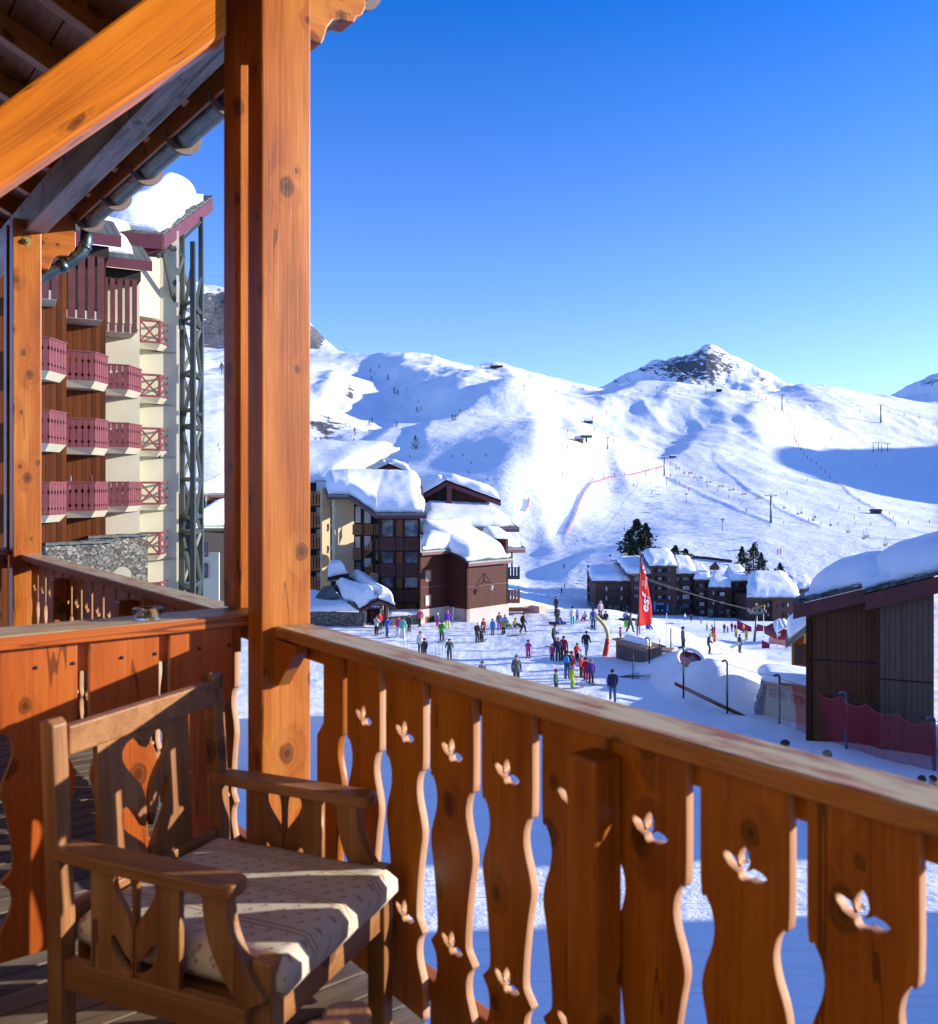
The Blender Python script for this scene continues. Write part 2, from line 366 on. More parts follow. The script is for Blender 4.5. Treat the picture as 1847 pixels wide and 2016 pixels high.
M_PLASTER = planks('chalet_boarding', (0.055, 0.026, 0.012), 0.16, 0.6)

# floor: deck boards laid square to the rail, one sheet of boards
mb = MB(); r = -4.6
while r < 6.0:
    bbox(mb, r, r + 0.106, -1.75, 0.10, FLOOR - 0.03, FLOOR); r += 0.115
tag(mb.build('balcony_floor', W_DECK, bevel=0.003, seg=1), kind='structure')
mb = MB(); bbox(mb, -4.6, 6.0, -1.75, 0.08, FLOOR - 0.30, FLOOR - 0.034)
tag(mb.build('balcony_slab', W_DARK), kind='structure')
# the chalet behind us: a plastered wall with added bounce panels stands along the balcony
mb = MB(); bbox(mb, -6.0, 8.0, -2.05, -1.75, -13, 4.0); bbox(mb, 8.0, 20.0, -14, -2.05, -13, 6.5)
ch = empty('chalet', 'timber chalet whose dark raftered roof and orange brace overhang the balcony', 'house', B(2, -1.9, -12))
mb.build('wall', M_PLASTER, ch)
M_BOUNCE = plain('bounce_panel_tan', (.36, .30, .22), .9, .05, 6)
for r0 in (0.35, 1.75, 3.15):  # unseen pale panels added to bounce sun onto the railing
    mb = MB(); bbox(mb, r0, r0 + 1.3, -1.746, -1.70, FLOOR + .08, .70); dr_ = mb.build('bounce_panel', M_BOUNCE, ch)
    mb = MB()
    for a_ in (r0 - .06, r0 + .62, r0 + 1.3): bbox(mb, a_, a_ + .06, -1.746, -1.66, FLOOR, .76)
    mb.build('bounce_panel_frame', W_POST, dr_)

# posts: twin timbers clasping the partition
def twin_post(rr, zb0, zb1, label, bolt):
    root = empty('balcony_post', label, 'post', B(rr - 0.06, 0.05, zb0))
    mb = MB(); bbox(mb, rr - 0.119, rr, -0.048, 0.144, zb0, zb1)
    a = mb.build('post_timber', W_POST, root, 0.006)
    mb = MB(); bbox(mb, rr - 0.337, rr - 0.227, -0.048, 0.144, -0.452, zb1)
    mb.build('rear_timber', W_POST, root, 0.005)
    # scalloped bracket under the eave, reaching outwards
    prof = [(0.0, 0.0), (0.05, 0.0), (0.06, 0.02), (0.075, 0.07), (0.10, 0.105), (0.13, 0.118), (0.19, 0.125), (0.20, 0.15), (0.225, 0.165), (0.24, 0.20), (0.24, 0.46), (0.0, 0.46)]
    mb = MB(); mb.prism(smooth_loop(prof, 1), (B(rr - 0.015, 0.146, zb1 - 0.34), U2, ZV), -0.10, gc_along=0)
    mb.build('corbel', W_POST, root, 0.004)
    if bolt:
        mb = MB(); c = B(rr, 0.045, zb1 - 0.16)
        for k, (ra, d0, d1) in enumerate(((0.032, 0.0, 0.006), (0.018, 0.006, 0.03))):
            mb.tube([c - U1 * d0, c - U1 * d1], ra, 14 if k == 0 else 6, smooth=False)
        mb.build('bolt', M_BRASS, root)
    return root
twin_post(0.0, FLOOR, 1.98, 'thick knotty orange timber post at the corner of the balcony, by the glass ashtray', False)
twin_post(-4.2, FLOOR - 0.3, 1.97, 'far orange timber post with a round bolt near its top, under the downpipe', True)

# railing boards ------------------------------------------------
PROF = [(0.00, 0.038), (0.24, 0.038), (0.262, 0.062), (0.285, 0.088), (0.31, 0.100), (0.335, 0.100), (0.365, 0.086), (0.40, 0.060), (0.43, 0.046), (0.455, 0.046),
        (0.49, 0.060), (0.54, 0.078), (0.60, 0.094), (0.66, 0.104), (0.69, 0.098), (0.712, 0.062), (0.722, 0.046), (0.732, 0.062), (0.75, 0.088), (0.78, 0.100), (0.81, 0.094), (0.845, 0.066), (0.87, 0.044), (0.90, 0.038), (0.965, 0.038)]
def petal(cx, cy, ang, L, w, n=8):
    out = []
    for k in range(n * 2):
        a = 2 * math.pi * k / (n * 2); u = math.cos(a); v = math.sin(a) * w / 2 * (1 - 0.25 * u)
        x = L / 2 * (u + 1); out.append((cx + x * math.cos(ang) - v * math.sin(ang), cy + x * math.sin(ang) + v * math.cos(ang)))
    return out
def bird(cx, cy):
    """three-winged cut-out as ONE outline, walked round its wings"""
    pts = []
    for ang, L, w in ((R(8), 0.054, 0.029), (R(86), 0.056, 0.030), (R(146), 0.058, 0.028)):
        d = Vector((math.cos(ang), math.sin(ang))); n = Vector((-d.y, d.x))
        for u, v in ((0.16, -0.35), (0.5, -0.5), (0.8, -0.33), (1.0, 0.0), (0.8, 0.33), (0.5, 0.5), (0.16, 0.35)):
            q = d * (L * u) + n * (w * v); pts.append((cx + q.x, cy + q.y))
    for a in (175, 215, 255, 295, 340):
        pts.append((cx + 0.012 * math.cos(R(a)), cy - 0.004 + 0.012 * math.sin(R(a))))
    return pts
def rail_board(name, pitch, birds, gapk=1.0, th=0.024):
    L = [(-(pitch - g * gapk) / 2, -d) for d, g in PROF]; Rr = [(-x, y) for x, y in L]
    Ls = smooth_loop(L, 4, False); Rs = smooth_loop(Rr, 4, False)
    outer = Ls + Rs[::-1]
    return flat_board(name, outer, [bird(0.0, -d) for d in birds], th, 0.0015, True)
def railing(label, r0, r1, ztop, boards, group=None):
    root = empty('balcony_railing', label, 'railing', B((r0 + r1) / 2, 0.06, FLOOR), group=group)
    mb = MB(); bbox(mb, r0, r1, 0, 0.13, ztop - 0.042, ztop); mb.build('handrail', W_RAIL, root, 0.006)
    mb = MB(); bbox(mb, r0, r1, 0.071, 0.112, ztop - 0.11, ztop - 0.044); mb.build('top_batten', W_BOARD, root, 0.003)
    mb = MB(); bbox(mb, r0, r1, 0.071, 0.112, ztop - 0.965, ztop - 0.90); mb.build('bottom_batten', W_BOARD, root, 0.003)
    return root
ZR = -0.49
fr = railing('long orange balcony railing with bird cut-outs and a weathered pale handrail', 0.004, 4.6, ZR, None)
me_board = rail_board('railing_board', 0.2275, (0.192, 0.712))
r = 0.525
while r < 4.4:
    put('railing_board', me_board, W_BOARD, fr, B(r, 0.058, ZR - 0.043), -U1, ZV); r += 0.2275
me_half = flat_board('railing_board', [(-0.03, -0.0), (-0.03, -0.25), (-0.075, -0.30), (-0.075, -0.60), (-0.03, -0.66), (-0.03, -0.965)] + smooth_loop([((0.225 - g) / 2, -d) for d, g in PROF], 4, False)[::-1], [], 0.024, 0.0015)
put('railing_board', me_half, W_BOARD, fr, B(0.305, 0.058, ZR - 0.043), -U1, ZV)
mb = MB(); bbox(mb, 1.509, 1.594, -0.042, 0.043, FLOOR, -0.572); mb.build('newel_stub', W_BOARD, fr, 0.008)
mb = MB(); mb.prism([(0, 0), (0.16, 0), (0.16, -0.03), (0.03, -0.16), (0, -0.16)], (B(0.006, 0.044, ZR - 0.046), -U1, ZV), 0.05, 0); mb.build('corner_brace', W_BOARD, fr, 0.003)

fl = railing('far balcony railing beyond the partition, running to the bolted post', -4.2, -0.36, ZR, None)
r = -0.55; k = 0
while r > -4.1:
    if k % 4 != 2: put('railing_board', me_board, W_BOARD, fl, B(r, 0.058, ZR - 0.043), -U1, ZV)
    else: put('railing_board', me_board, W_BOARD, fl, B(r, 0.058, ZR - 0.043), -U1, ZV)
    r -= 0.2275; k += 1
for rr in (-1.75, -3.1):
    mb = MB(); bbox(mb, rr, rr + 0.085, -0.042, 0.043, FLOOR, -0.572); mb.build('newel_stub', W_BOARD, fl, 0.008)

# the partition between the two balconies
def partition(rr, label):
    root = empty('balcony_partition', label, 'partition', B(rr - 0.2, -0.8, FLOOR))
    mb = MB(); bbox(mb, rr - 0.335, rr - 0.121, -1.75, 0.14, -0.494, -0.456); mb.build('handrail', W_RAIL if rr == 0 else W_POST, root, 0.006)
    mb = MB(); bbox(mb, rr - 0.1205, rr - 0.108, -1.75, -0.05, -0.497, -0.459); mb.build('front_edging', W_DIV, root, 0.003)
    t = -0.05 - 0.16; me = rail_board('partition_board', 0.262, (), 1.1)
    while t > -1.7:
        put('partition_board', me, W_DIV, root, B(rr - 0.150, t, -0.496), U2, ZV); t -= 0.262
    mb = MB(); bbox(mb, rr - 0.215, rr - 0.166, -1.75, -0.05, -0.60, -0.498); mb.build('top_batten', W_DIV, root, 0.003)
    mb = MB(); bbox(mb, rr - 0.215, rr - 0.166, -1.75, -0.05, -1.44, -1.36); mb.build('bottom_batten', W_DIV, root, 0.003)
    mb = MB()
    t = -0.15
    while t > -1.7:
        for dt in (0.04, -0.07):
            c = B(rr - 0.138, t + dt, -0.565); mb.tube([c, c - U1 * 0.004], 0.006, 8)
        t -= 0.262
    mb.build('screw_heads', M_IRON, root)
    return root
partition(0.0, 'red-brown board partition with a wide rail carrying the glass ashtray')
partition(-4.2, 'shaded board partition beyond the bolted post')

# roof over the balcony
TS = 0.45
def zr(t): return 2.16 + (0.34 - t) * TS
roof = bpy.data.objects.new('balcony_roof', None); COL.objects.link(roof); roof.parent = ch; roof.matrix_parent_inverse = ch.matrix_basis.inverted(); roof.empty_display_size = .2
mb = MB(); t = 0.38; ev = (U2 * 0.194 + ZV * (-0.194 * TS)); nv = Vector((0, 0, 0.025))
while t > -1.9:
    rr = -6.5
    while rr < 7:
        L = 2.2 + rnd.random() * 1.4
        mb.box(B(rr, t, zr(t)), -U1 * (L - 0.012), -ev, nv); rr += L
    t -= 0.203
mb.build('roof_boarding', W_DARK, roof)
mb = MB(); mb.box(B(-6.5, 0.40, zr(0.40) + 0.03), -U1 * 13.5, -(U2 * 2.5 - ZV * 2.5 * TS), ZV * 0.06); mb.build('roof_slab', M_IRON, roof)
rr = -6.1
while rr < 6:
    mb = MB(); d = U2 * 2.27 - ZV * (2.27 * TS)
    mb.box(B(rr, -1.95, zr(-1.95) - 0.135), d, -U1 * 0.085, ZV * 0.133)
    mb.build('rafter', W_RAFT, roof, 0.004); rr += 0.62
mb = MB(); bbox(mb, -6.4, 7, 0.035, 0.175, 1.89, 2.12); mb.build('plate_beam', W_GREY, roof, 0.006)
mb = MB(); bbox(mb, -6.4, 7, -1.2, -1.04, 2.42, 2.62); mb.build('purlin', W_RAFT, roof, 0.006)
mb = MB(); bbox(mb, -6.4, 7, 0.385, 0.405, 2.02, 2.17); mb.build('fascia_board', W_RAFT, roof, 0.003)
# the inclined brace from the corner post back to the chalet wall
mb = MB()
a0, a1 = at(447, 66, 3.08), at(-170, 487, 2.60)
d = a1 - a0; n = Vector((d.y, -d.x, 0)).normalized(); n = n if n.y > 0 else -n
up = Vector((0, 0, 0.345))
vs = [a0, a1, a1 + up * 0.68, a0 + up, a0 + n * 0.13, a1 + n * 0.13, a1 + n * 0.13 + up * 0.68, a0 + n * 0.13 + up]
L = d.length
mb.raw(vs, [(0, 1, 2, 3), (7, 6, 5, 4), (0, 4, 5, 1), (3, 2, 6, 7), (0, 3, 7, 4), (1, 5, 6, 2)], [(0, 0, 0), (0, 0, L), (.3, 0, L), (.3, 0, 0), (0, .13, 0), (0, .13, L), (.3, .13, L), (.3, .13, 0)])
mb.build('brace_beam', W_BEAM, roof, 0.012)
# gutter along the eave, with its brackets and drip edge
gut = empty('roof_gutter', 'grey zinc half-round gutter hung along the eave on brown brackets', 'gutter', B(-2, 0.6, 2.0))
mb = MB(); GT, GZ, GR = 0.48, 2.06, 0.068
vs, fs, gs = [], [], []
for i, rr in enumerate(np.linspace(-4.32, 6.5, 24)):
    for k in range(11):
        a = math.pi * k / 10; vs.append(B(rr, GT + GR * math.cos(a), GZ - GR * math.sin(a))); gs.append((k * 0.02, 0, rr))
for i in range(23):
    for k in range(10): fs.append((i * 11 + k, i * 11 + k + 1, (i + 1) * 11 + k + 1, (i + 1) * 11 + k))
mb.raw(vs, fs, gs, True); o = mb.build('trough', M_ZINC, gut); sm = o.modifiers.new('thick', 'SOLIDIFY'); sm.thickness = 0.004
rr = -4.2
while rr < 6:
    mb = MB()
    vo, vi = [], []
    for k in range(13):
        a = math.pi * k / 12; vo.append((GT + 0.112 * math.cos(a), GZ - 0.112 * math.sin(a) + 0.005)); vi.append((GT + 0.070 * math.cos(a), GZ - 0.070 * math.sin(a) + 0.005))
    P = vo + vi[::-1]
    mb.prism([(p[0], p[1]) for p in P], (P0 - U1 * rr, U2, ZV), 0.022)
    mb.build('gutter_bracket', M_BRACK, gut); rr += 0.66
mb = MB(); pts = []
rr = -4.1
while rr < 6:
    pts += [(rr + 0.01, 0.0), (rr + 0.02, -0.05), (rr + 0.06, -0.075), (rr + 0.16, -0.03), (rr + 0.22, -0.05), (rr + 0.27, -0.02), (rr + 0.30, 0.0)]; rr += 0.33
P = pts + [(pts[-1][0], 0.07), (pts[0][0], 0.07)]
mb.prism(P, (B(0, 0.415, 2.08), -U1, ZV), -0.012); mb.build('drip_edge', M_BRACK, gut)
dp = MB(); q = [B(-4.28, GT, GZ - 0.06), B(-4.29, GT, GZ - 0.17), B(-4.30, GT - 0.03, GZ - 0.25), B(-4.32, GT - 0.10, GZ - 0.32), B(-4.36, 0.20, 1.62), B(-4.38, 0.08, 1.50), B(-4.38, 0.06, 1.2), B(-4.38, 0.06, -2)]
dp.tube(q, 0.046, 12)
for i in (1, 3): dp.tube([q[i] + (q[i + 1] - q[i]) * 0.2, q[i] + (q[i + 1] - q[i]) * 0.45], 0.053, 12)
tag(dp.build('downpipe', M_ZINC), 'grey zinc downpipe bending from the gutter end to the bolted post', 'downpipe')

# ashtray
m, nt, b = new_mat('ashtray_glass'); b.inputs['Transmission Weight'].default_value = 1.0; b.inputs['Roughness'].default_value = 0.0; b.inputs['IOR'].default_value = 1.22; b.inputs['Base Color'].default_value = (0.96, 0.98, 0.98, 1)
M_GL = m
c = at(291, 1219, 0.456 * F / (1219 - HOR)); c.z = -0.4555
ash = empty('ashtray', 'clear glass ashtray standing on the partition rail', 'ashtray', c)
mb = MB(); mb.lathe([(0.036, 0), (0.042, 0.002), (0.050, 0.036), (0.049, 0.039), (0.044, 0.039), (0.037, 0.008), (0.0, 0.007)], c, 28)
mb.build('bowl', M_GL, ash)
M_BUTT = plain('cigarette_paper', (0.55, 0.33, 0.2), 0.8, 0.3, 80)
mb = MB()
for k in range(7):
    a = rnd.random() * 6.3; p = c + Vector((0.016 * math.cos(a * 3), 0.016 * math.sin(a * 2), 0.012 + 0.002 * k)); mb.tube([p, p + Vector((math.cos(a), math.sin(a), 0.1)) * 0.022], 0.004, 6)
tag(mb.build('cigarette_butts', M_BUTT), 'few brown cigarette butts lying inside the glass ashtray', 'cigarette butts')

# chairs ---------------------------------------------------------
def half_tulip(sx, x0, y0, s):
    """right half (sx=1) or left half of a heart-tulip cut-out, against the seam x=0"""
    heart = [(0.006, 0.115), (0.012, 0.165), (0.030, 0.185), (0.055, 0.180), (0.068, 0.155), (0.060, 0.125), (0.038, 0.095), (0.018, 0.070), (0.008, 0.045), (0.006, 0.03)]
    leaf = [(0.010, -0.035), (0.030, -0.018), (0.052, 0.012), (0.068, 0.020), (0.074, 0.004), (0.066, -0.022), (0.046, -0.046), (0.020, -0.062), (0.006, -0.062)]
    f = lambda P: [(x0 + sx * x * s, y0 + y * s) for x, y in smooth_loop(P, 3)]
    return [f(heart), f(leaf)]
M_CUSH, nt, b = new_mat('cushion_cloth')
v = gcoord(nt, False); sp = nd(nt, 'SeparateXYZ', Vector=v)
def tri(n_, p, off=0.0): return M_(nt, 'FRACT', M_(nt, 'ADD', M_(nt, 'DIVIDE', n_, p), off))
st = tri(sp.outputs[1], 0.16)
band = M_(nt, 'MULTIPLY', M_(nt, 'GREATER_THAN', st, 0.74), M_(nt, 'LESS_THAN', st, 0.97))
line = M_(nt, 'MULTIPLY', M_(nt, 'GREATER_THAN', tri(sp.outputs[1], 0.016), 0.62), band)
row = M_(nt, 'FLOOR', M_(nt, 'DIVIDE', sp.outputs[1], 0.032))
fx = M_(nt, 'SUBTRACT', M_(nt, 'FRACT', M_(nt, 'ADD', M_(nt, 'DIVIDE', sp.outputs[0], 0.052), M_(nt, 'MULTIPLY', row, 0.5))), 0.5)
fy = M_(nt, 'SUBTRACT', tri(sp.outputs[1], 0.032), 0.5)
d2 = M_(nt, 'ADD', M_(nt, 'MULTIPLY', fx, fx), M_(nt, 'MULTIPLY', M_(nt, 'MULTIPLY', fy, fy), 0.45))
nz = nd(nt, 'TexNoise', Vector=v, Scale=160.0, Detail=2.0)
dots = M_(nt, 'MULTIPLY', M_(nt, 'LESS_THAN', M_(nt, 'ADD', d2, M_(nt, 'MULTIPLY', nz.outputs[0], 0.05)), 0.040), M_(nt, 'SUBTRACT', 1.0, band))
leafd = M_(nt, 'MULTIPLY', M_(nt, 'LESS_THAN', M_(nt, 'ADD', M_(nt, 'MULTIPLY', M_(nt, 'ADD', fx, 0.16), M_(nt, 'ADD', fx, 0.16)), M_(nt, 'MULTIPLY', M_(nt, 'ADD', fy, 0.25), M_(nt, 'ADD', fy, 0.25))), 0.012), M_(nt, 'SUBTRACT', 1.0, band))
c1 = mixc(nt, line, (0.60, 0.53, 0.43), (0.38, 0.26, 0.13)); c2 = mixc(nt, M_(nt, 'MULTIPLY', leafd, 0.7), c1, (0.22, 0.25, 0.18)); c3 = mixc(nt, M_(nt, 'MULTIPLY', dots, 0.75), c2, (0.40, 0.13, 0.14))
nt.links.new(out2(c3), b.inputs['Base Color']); b.inputs['Roughness'].default_value = 0.9
wv = nd(nt, 'TexNoise', Vector=v, Scale=420.0, Detail=1.0); bp = nd(nt, 'Bump', Strength=0.25, Distance=0.002, Height=wv.outputs[0]); nt.links.new(bp.outputs[0], b.inputs['Normal'])

def make_chair(label):
    root = empty('armchair', label, 'chair', group='wooden armchairs on the balcony')
    X, Y, Z = Vector((1, 0, 0)), Vector((0, 1, 0)), Vector((0, 0, 1))
    for s in (-1, 1):
        y = s * 0.305
        mb = MB(); mb.prism([(-0.005, 0.0), (0.048, 0.0), (0.040, 0.5), (0.012, 0.955), (-0.005, 0.968), (-0.034, 0.962), (-0.010, 0.5)], ((0, y + 0.024, 0), X, Z), 0.048, 1)
        mb.build('rear_leg', W_CHAIR, root, 0.006)
        mb = MB(); mb.prism(smooth_loop([(0.028, -0.034), (0.47, -0.040), (0.545, -0.038), (0.566, -0.02), (0.566, 0.02), (0.545, 0.038), (0.47, 0.04), (0.028, 0.034)], 3), ((0, y, 0.625), X, Y), 0.032, 0)
        mb.build('armrest', W_CHAIR, root, 0.006)
        L = [(0.46, 0.624), (0.465, 0.56), (0.485, 0.49), (0.52, 0.43), (0.56, 0.385), (0.585, 0.37)]; Q = [(0.635, 0.40), (0.61, 0.43), (0.565, 0.49), (0.538, 0.55), (0.53, 0.624)]
        mb = MB(); mb.prism(smooth_loop(L, 4, False) + smooth_loop(Q, 4, False), ((0, y - s * 0.012 + 0.019, 0), X, Z), 0.038, 1)
        mb.build('arm_support', W_CHAIR, root, 0.003)
        mb = MB(); mb.box((0.585, s * 0.265 - 0.026, 0), (0.055, 0, 0), (0, 0.052, 0), (0, 0, 0.475)); mb.build('front_leg', W_CHAIR, root, 0.005)
        mb = MB(); mb.box((0.02, y - 0.015, 0.30), (0.57, 0, 0), (0, 0.03, 0), (0, 0, 0.075)); mb.build('side_rail', W_CHAIR, root, 0.004)
        for k, (x0, x1) in enumerate(((0.125, 0.258), (0.264, 0.397))):
            w = x1 - x0; sx = -1 if k == 0 else 1
            me = flat_board('side_panel', [(-w / 2, 0), (w / 2, 0), (w / 2, 0.252), (-w / 2, 0.252)], half_tulip(sx, (w / 2 + 0.003) * -sx, 0.075, 0.98), 0.018, 0.001)
            put('side_panel', me, W_CHAIR, root, ((x0 + x1) / 2, y, 0.372), X, Z, True)
    mb = MB(); mb.prism([(0, -0.28), (0.035, -0.28), (0.035, 0.28), (0, 0.28)], ((-0.018, 0, 0.868), X, Y), 0.075, 0); mb.build('top_rail', W_CHAIR, root, 0.006)
    mb = MB(); mb.box((0.0, -0.282, 0.435), (0.03, 0, 0), (0, 0.564, 0), (0, 0, 0.055)); mb.build('lower_back_rail', W_CHAIR, root, 0.004)
    hrt = smooth_loop([(0.0, 0.335), (0.030, 0.372), (0.062, 0.372), (0.082, 0.345), (0.076, 0.305), (0.045, 0.265), (0.020, 0.225), (0.008, 0.17), (0.012, 0.10), (0.030, 0.135), (0.052, 0.20), (0.068, 0.23), (0.082, 0.215), (0.080, 0.175), (0.060, 0.12), (0.030, 0.07), (0.008, 0.03), (0.0, -0.01),
                       (-0.008, 0.03), (-0.020, 0.055), (-0.050, 0.085), (-0.085, 0.12), (-0.098, 0.155), (-0.088, 0.185), (-0.062, 0.180), (-0.035, 0.14), (-0.012, 0.105), (-0.008, 0.17), (-0.022, 0.225), (-0.055, 0.270), (-0.084, 0.315), (-0.084, 0.350), (-0.060, 0.372), (-0.030, 0.370)], 3)
    me = flat_board('back_panel', [(-0.175, 0), (0.175, 0), (0.175, 0.43), (-0.175, 0.43)], [[(x * 1.05, y * 0.95 + 0.025) for x, y in hrt]], 0.018, 0.001)
    put('back_panel', me, W_CHAIR, root, (0.012, 0, 0.47), Y, (-0.045, 0, 1), True)
    for x0, nm in ((0.0, 'rear_rail'), (0.60, 'front_rail')):
        mb = MB(); mb.box((x0, -0.24, 0.30), (0.028, 0, 0), (0, 0.48, 0), (0, 0, 0.08)); mb.build(nm, W_CHAIR, root, 0.004)
    mb = MB(); mb.box((0.03, -0.24, 0.33), (0.565, 0, 0), (0, 0.48, 0), (0, 0, 0.02)); mb.build('seat_board', W_CHAIR, root)
    # cushion: a padded block with rounded rims
    mb = MB(); nx, ny = 26, 22; x0, x1, y0, y1, z0, z1 = 0.03, 0.665, -0.275, 0.275, 0.375, 0.475
    vs, fs, gs = [], [], []
    for side in (1, 0):
        for i in range(nx + 1):
            for j in range(ny + 1):
                u, v_ = i / nx, j / ny; du = min(u, 1 - u) * (x1 - x0); dv = min(v_, 1 - v_) * (y1 - y0)
                ru = max(0, 1 - du / 0.035); rv = max(0, 1 - dv / 0.035); q = min(1, math.hypot(ru, rv)); h = math.sqrt(max(0, 1 - q * q))
                zz = (z0 + z1) / 2 + (0.05 * (0.35 + 0.65 * h) if side else -0.05 * (0.35 + 0.65 * h)) + (0.008 * math.sin(u * 3.14) * math.sin(v_ * 3.14) if side else 0)
                zz += 0.004 * mnoise.noise(Vector((u * 4, v_ * 4, side)))
                p = (x0 + u * (x1 - x0), y0 + v_ * (y1 - y0), zz); vs.append(p); gs.append((p[0] + 0.6, p[1] + 0.6 + (0 if side else 0.03), p[2]))
    q = (nx + 1) * (ny + 1); I = lambda s_, i, j: s_ * q + i * (ny + 1) + j
    for i in range(nx):
        for j in range(ny):
            fs.append((I(0, i, j), I(0, i + 1, j), I(0, i + 1, j + 1), I(0, i, j + 1))); fs.append((I(1, i, j), I(1, i, j + 1), I(1, i + 1, j + 1), I(1, i + 1, j)))
    for i in range(nx): fs += [(I(0, i, 0), I(1, i, 0), I(1, i + 1, 0), I(0, i + 1, 0)), (I(0, i, ny), I(0, i + 1, ny), I(1, i + 1, ny), I(1, i, ny))]
    for j in range(ny): fs += [(I(0, 0, j), I(0, 0, j + 1), I(1, 0, j + 1), I(1, 0, j)), (I(0, nx, j), I(1, nx, j), I(1, nx, j + 1), I(0, nx, j + 1))]
    mb.raw(vs, fs, gs, True); cu = mb.build('cushion', M_CUSH)
    return root, cu
chair, cush = make_chair('pale wooden armchair with tulip cut-outs and a flowered cushion beside the railing')
chair2 = dup(chair); cush2 = dup(cush)
chair2['label'] = 'second wooden armchair with only its rounded armrest end showing at the bottom edge'
def set_chair(c, cu, o, fx, fy):
    rz = math.atan2(fy, fx)
    for q in (c, cu): q.location = (o[0], o[1], FLOOR + 0.001); q.rotation_euler = (0, 0, rz)
set_chair(chair, cush, (-0.92, 2.485), 0.92, -0.39)
set_chair(chair2, cush2, (-0.458, 0.93), -0.1, 0.995)
tag(cush, 'off-white flowered and striped cushion on the armchair beside the railing', 'cushion', 'chair cushions')
tag(cush2, 'flowered cushion on the second armchair below the picture edge', 'cushion', 'chair cushions')
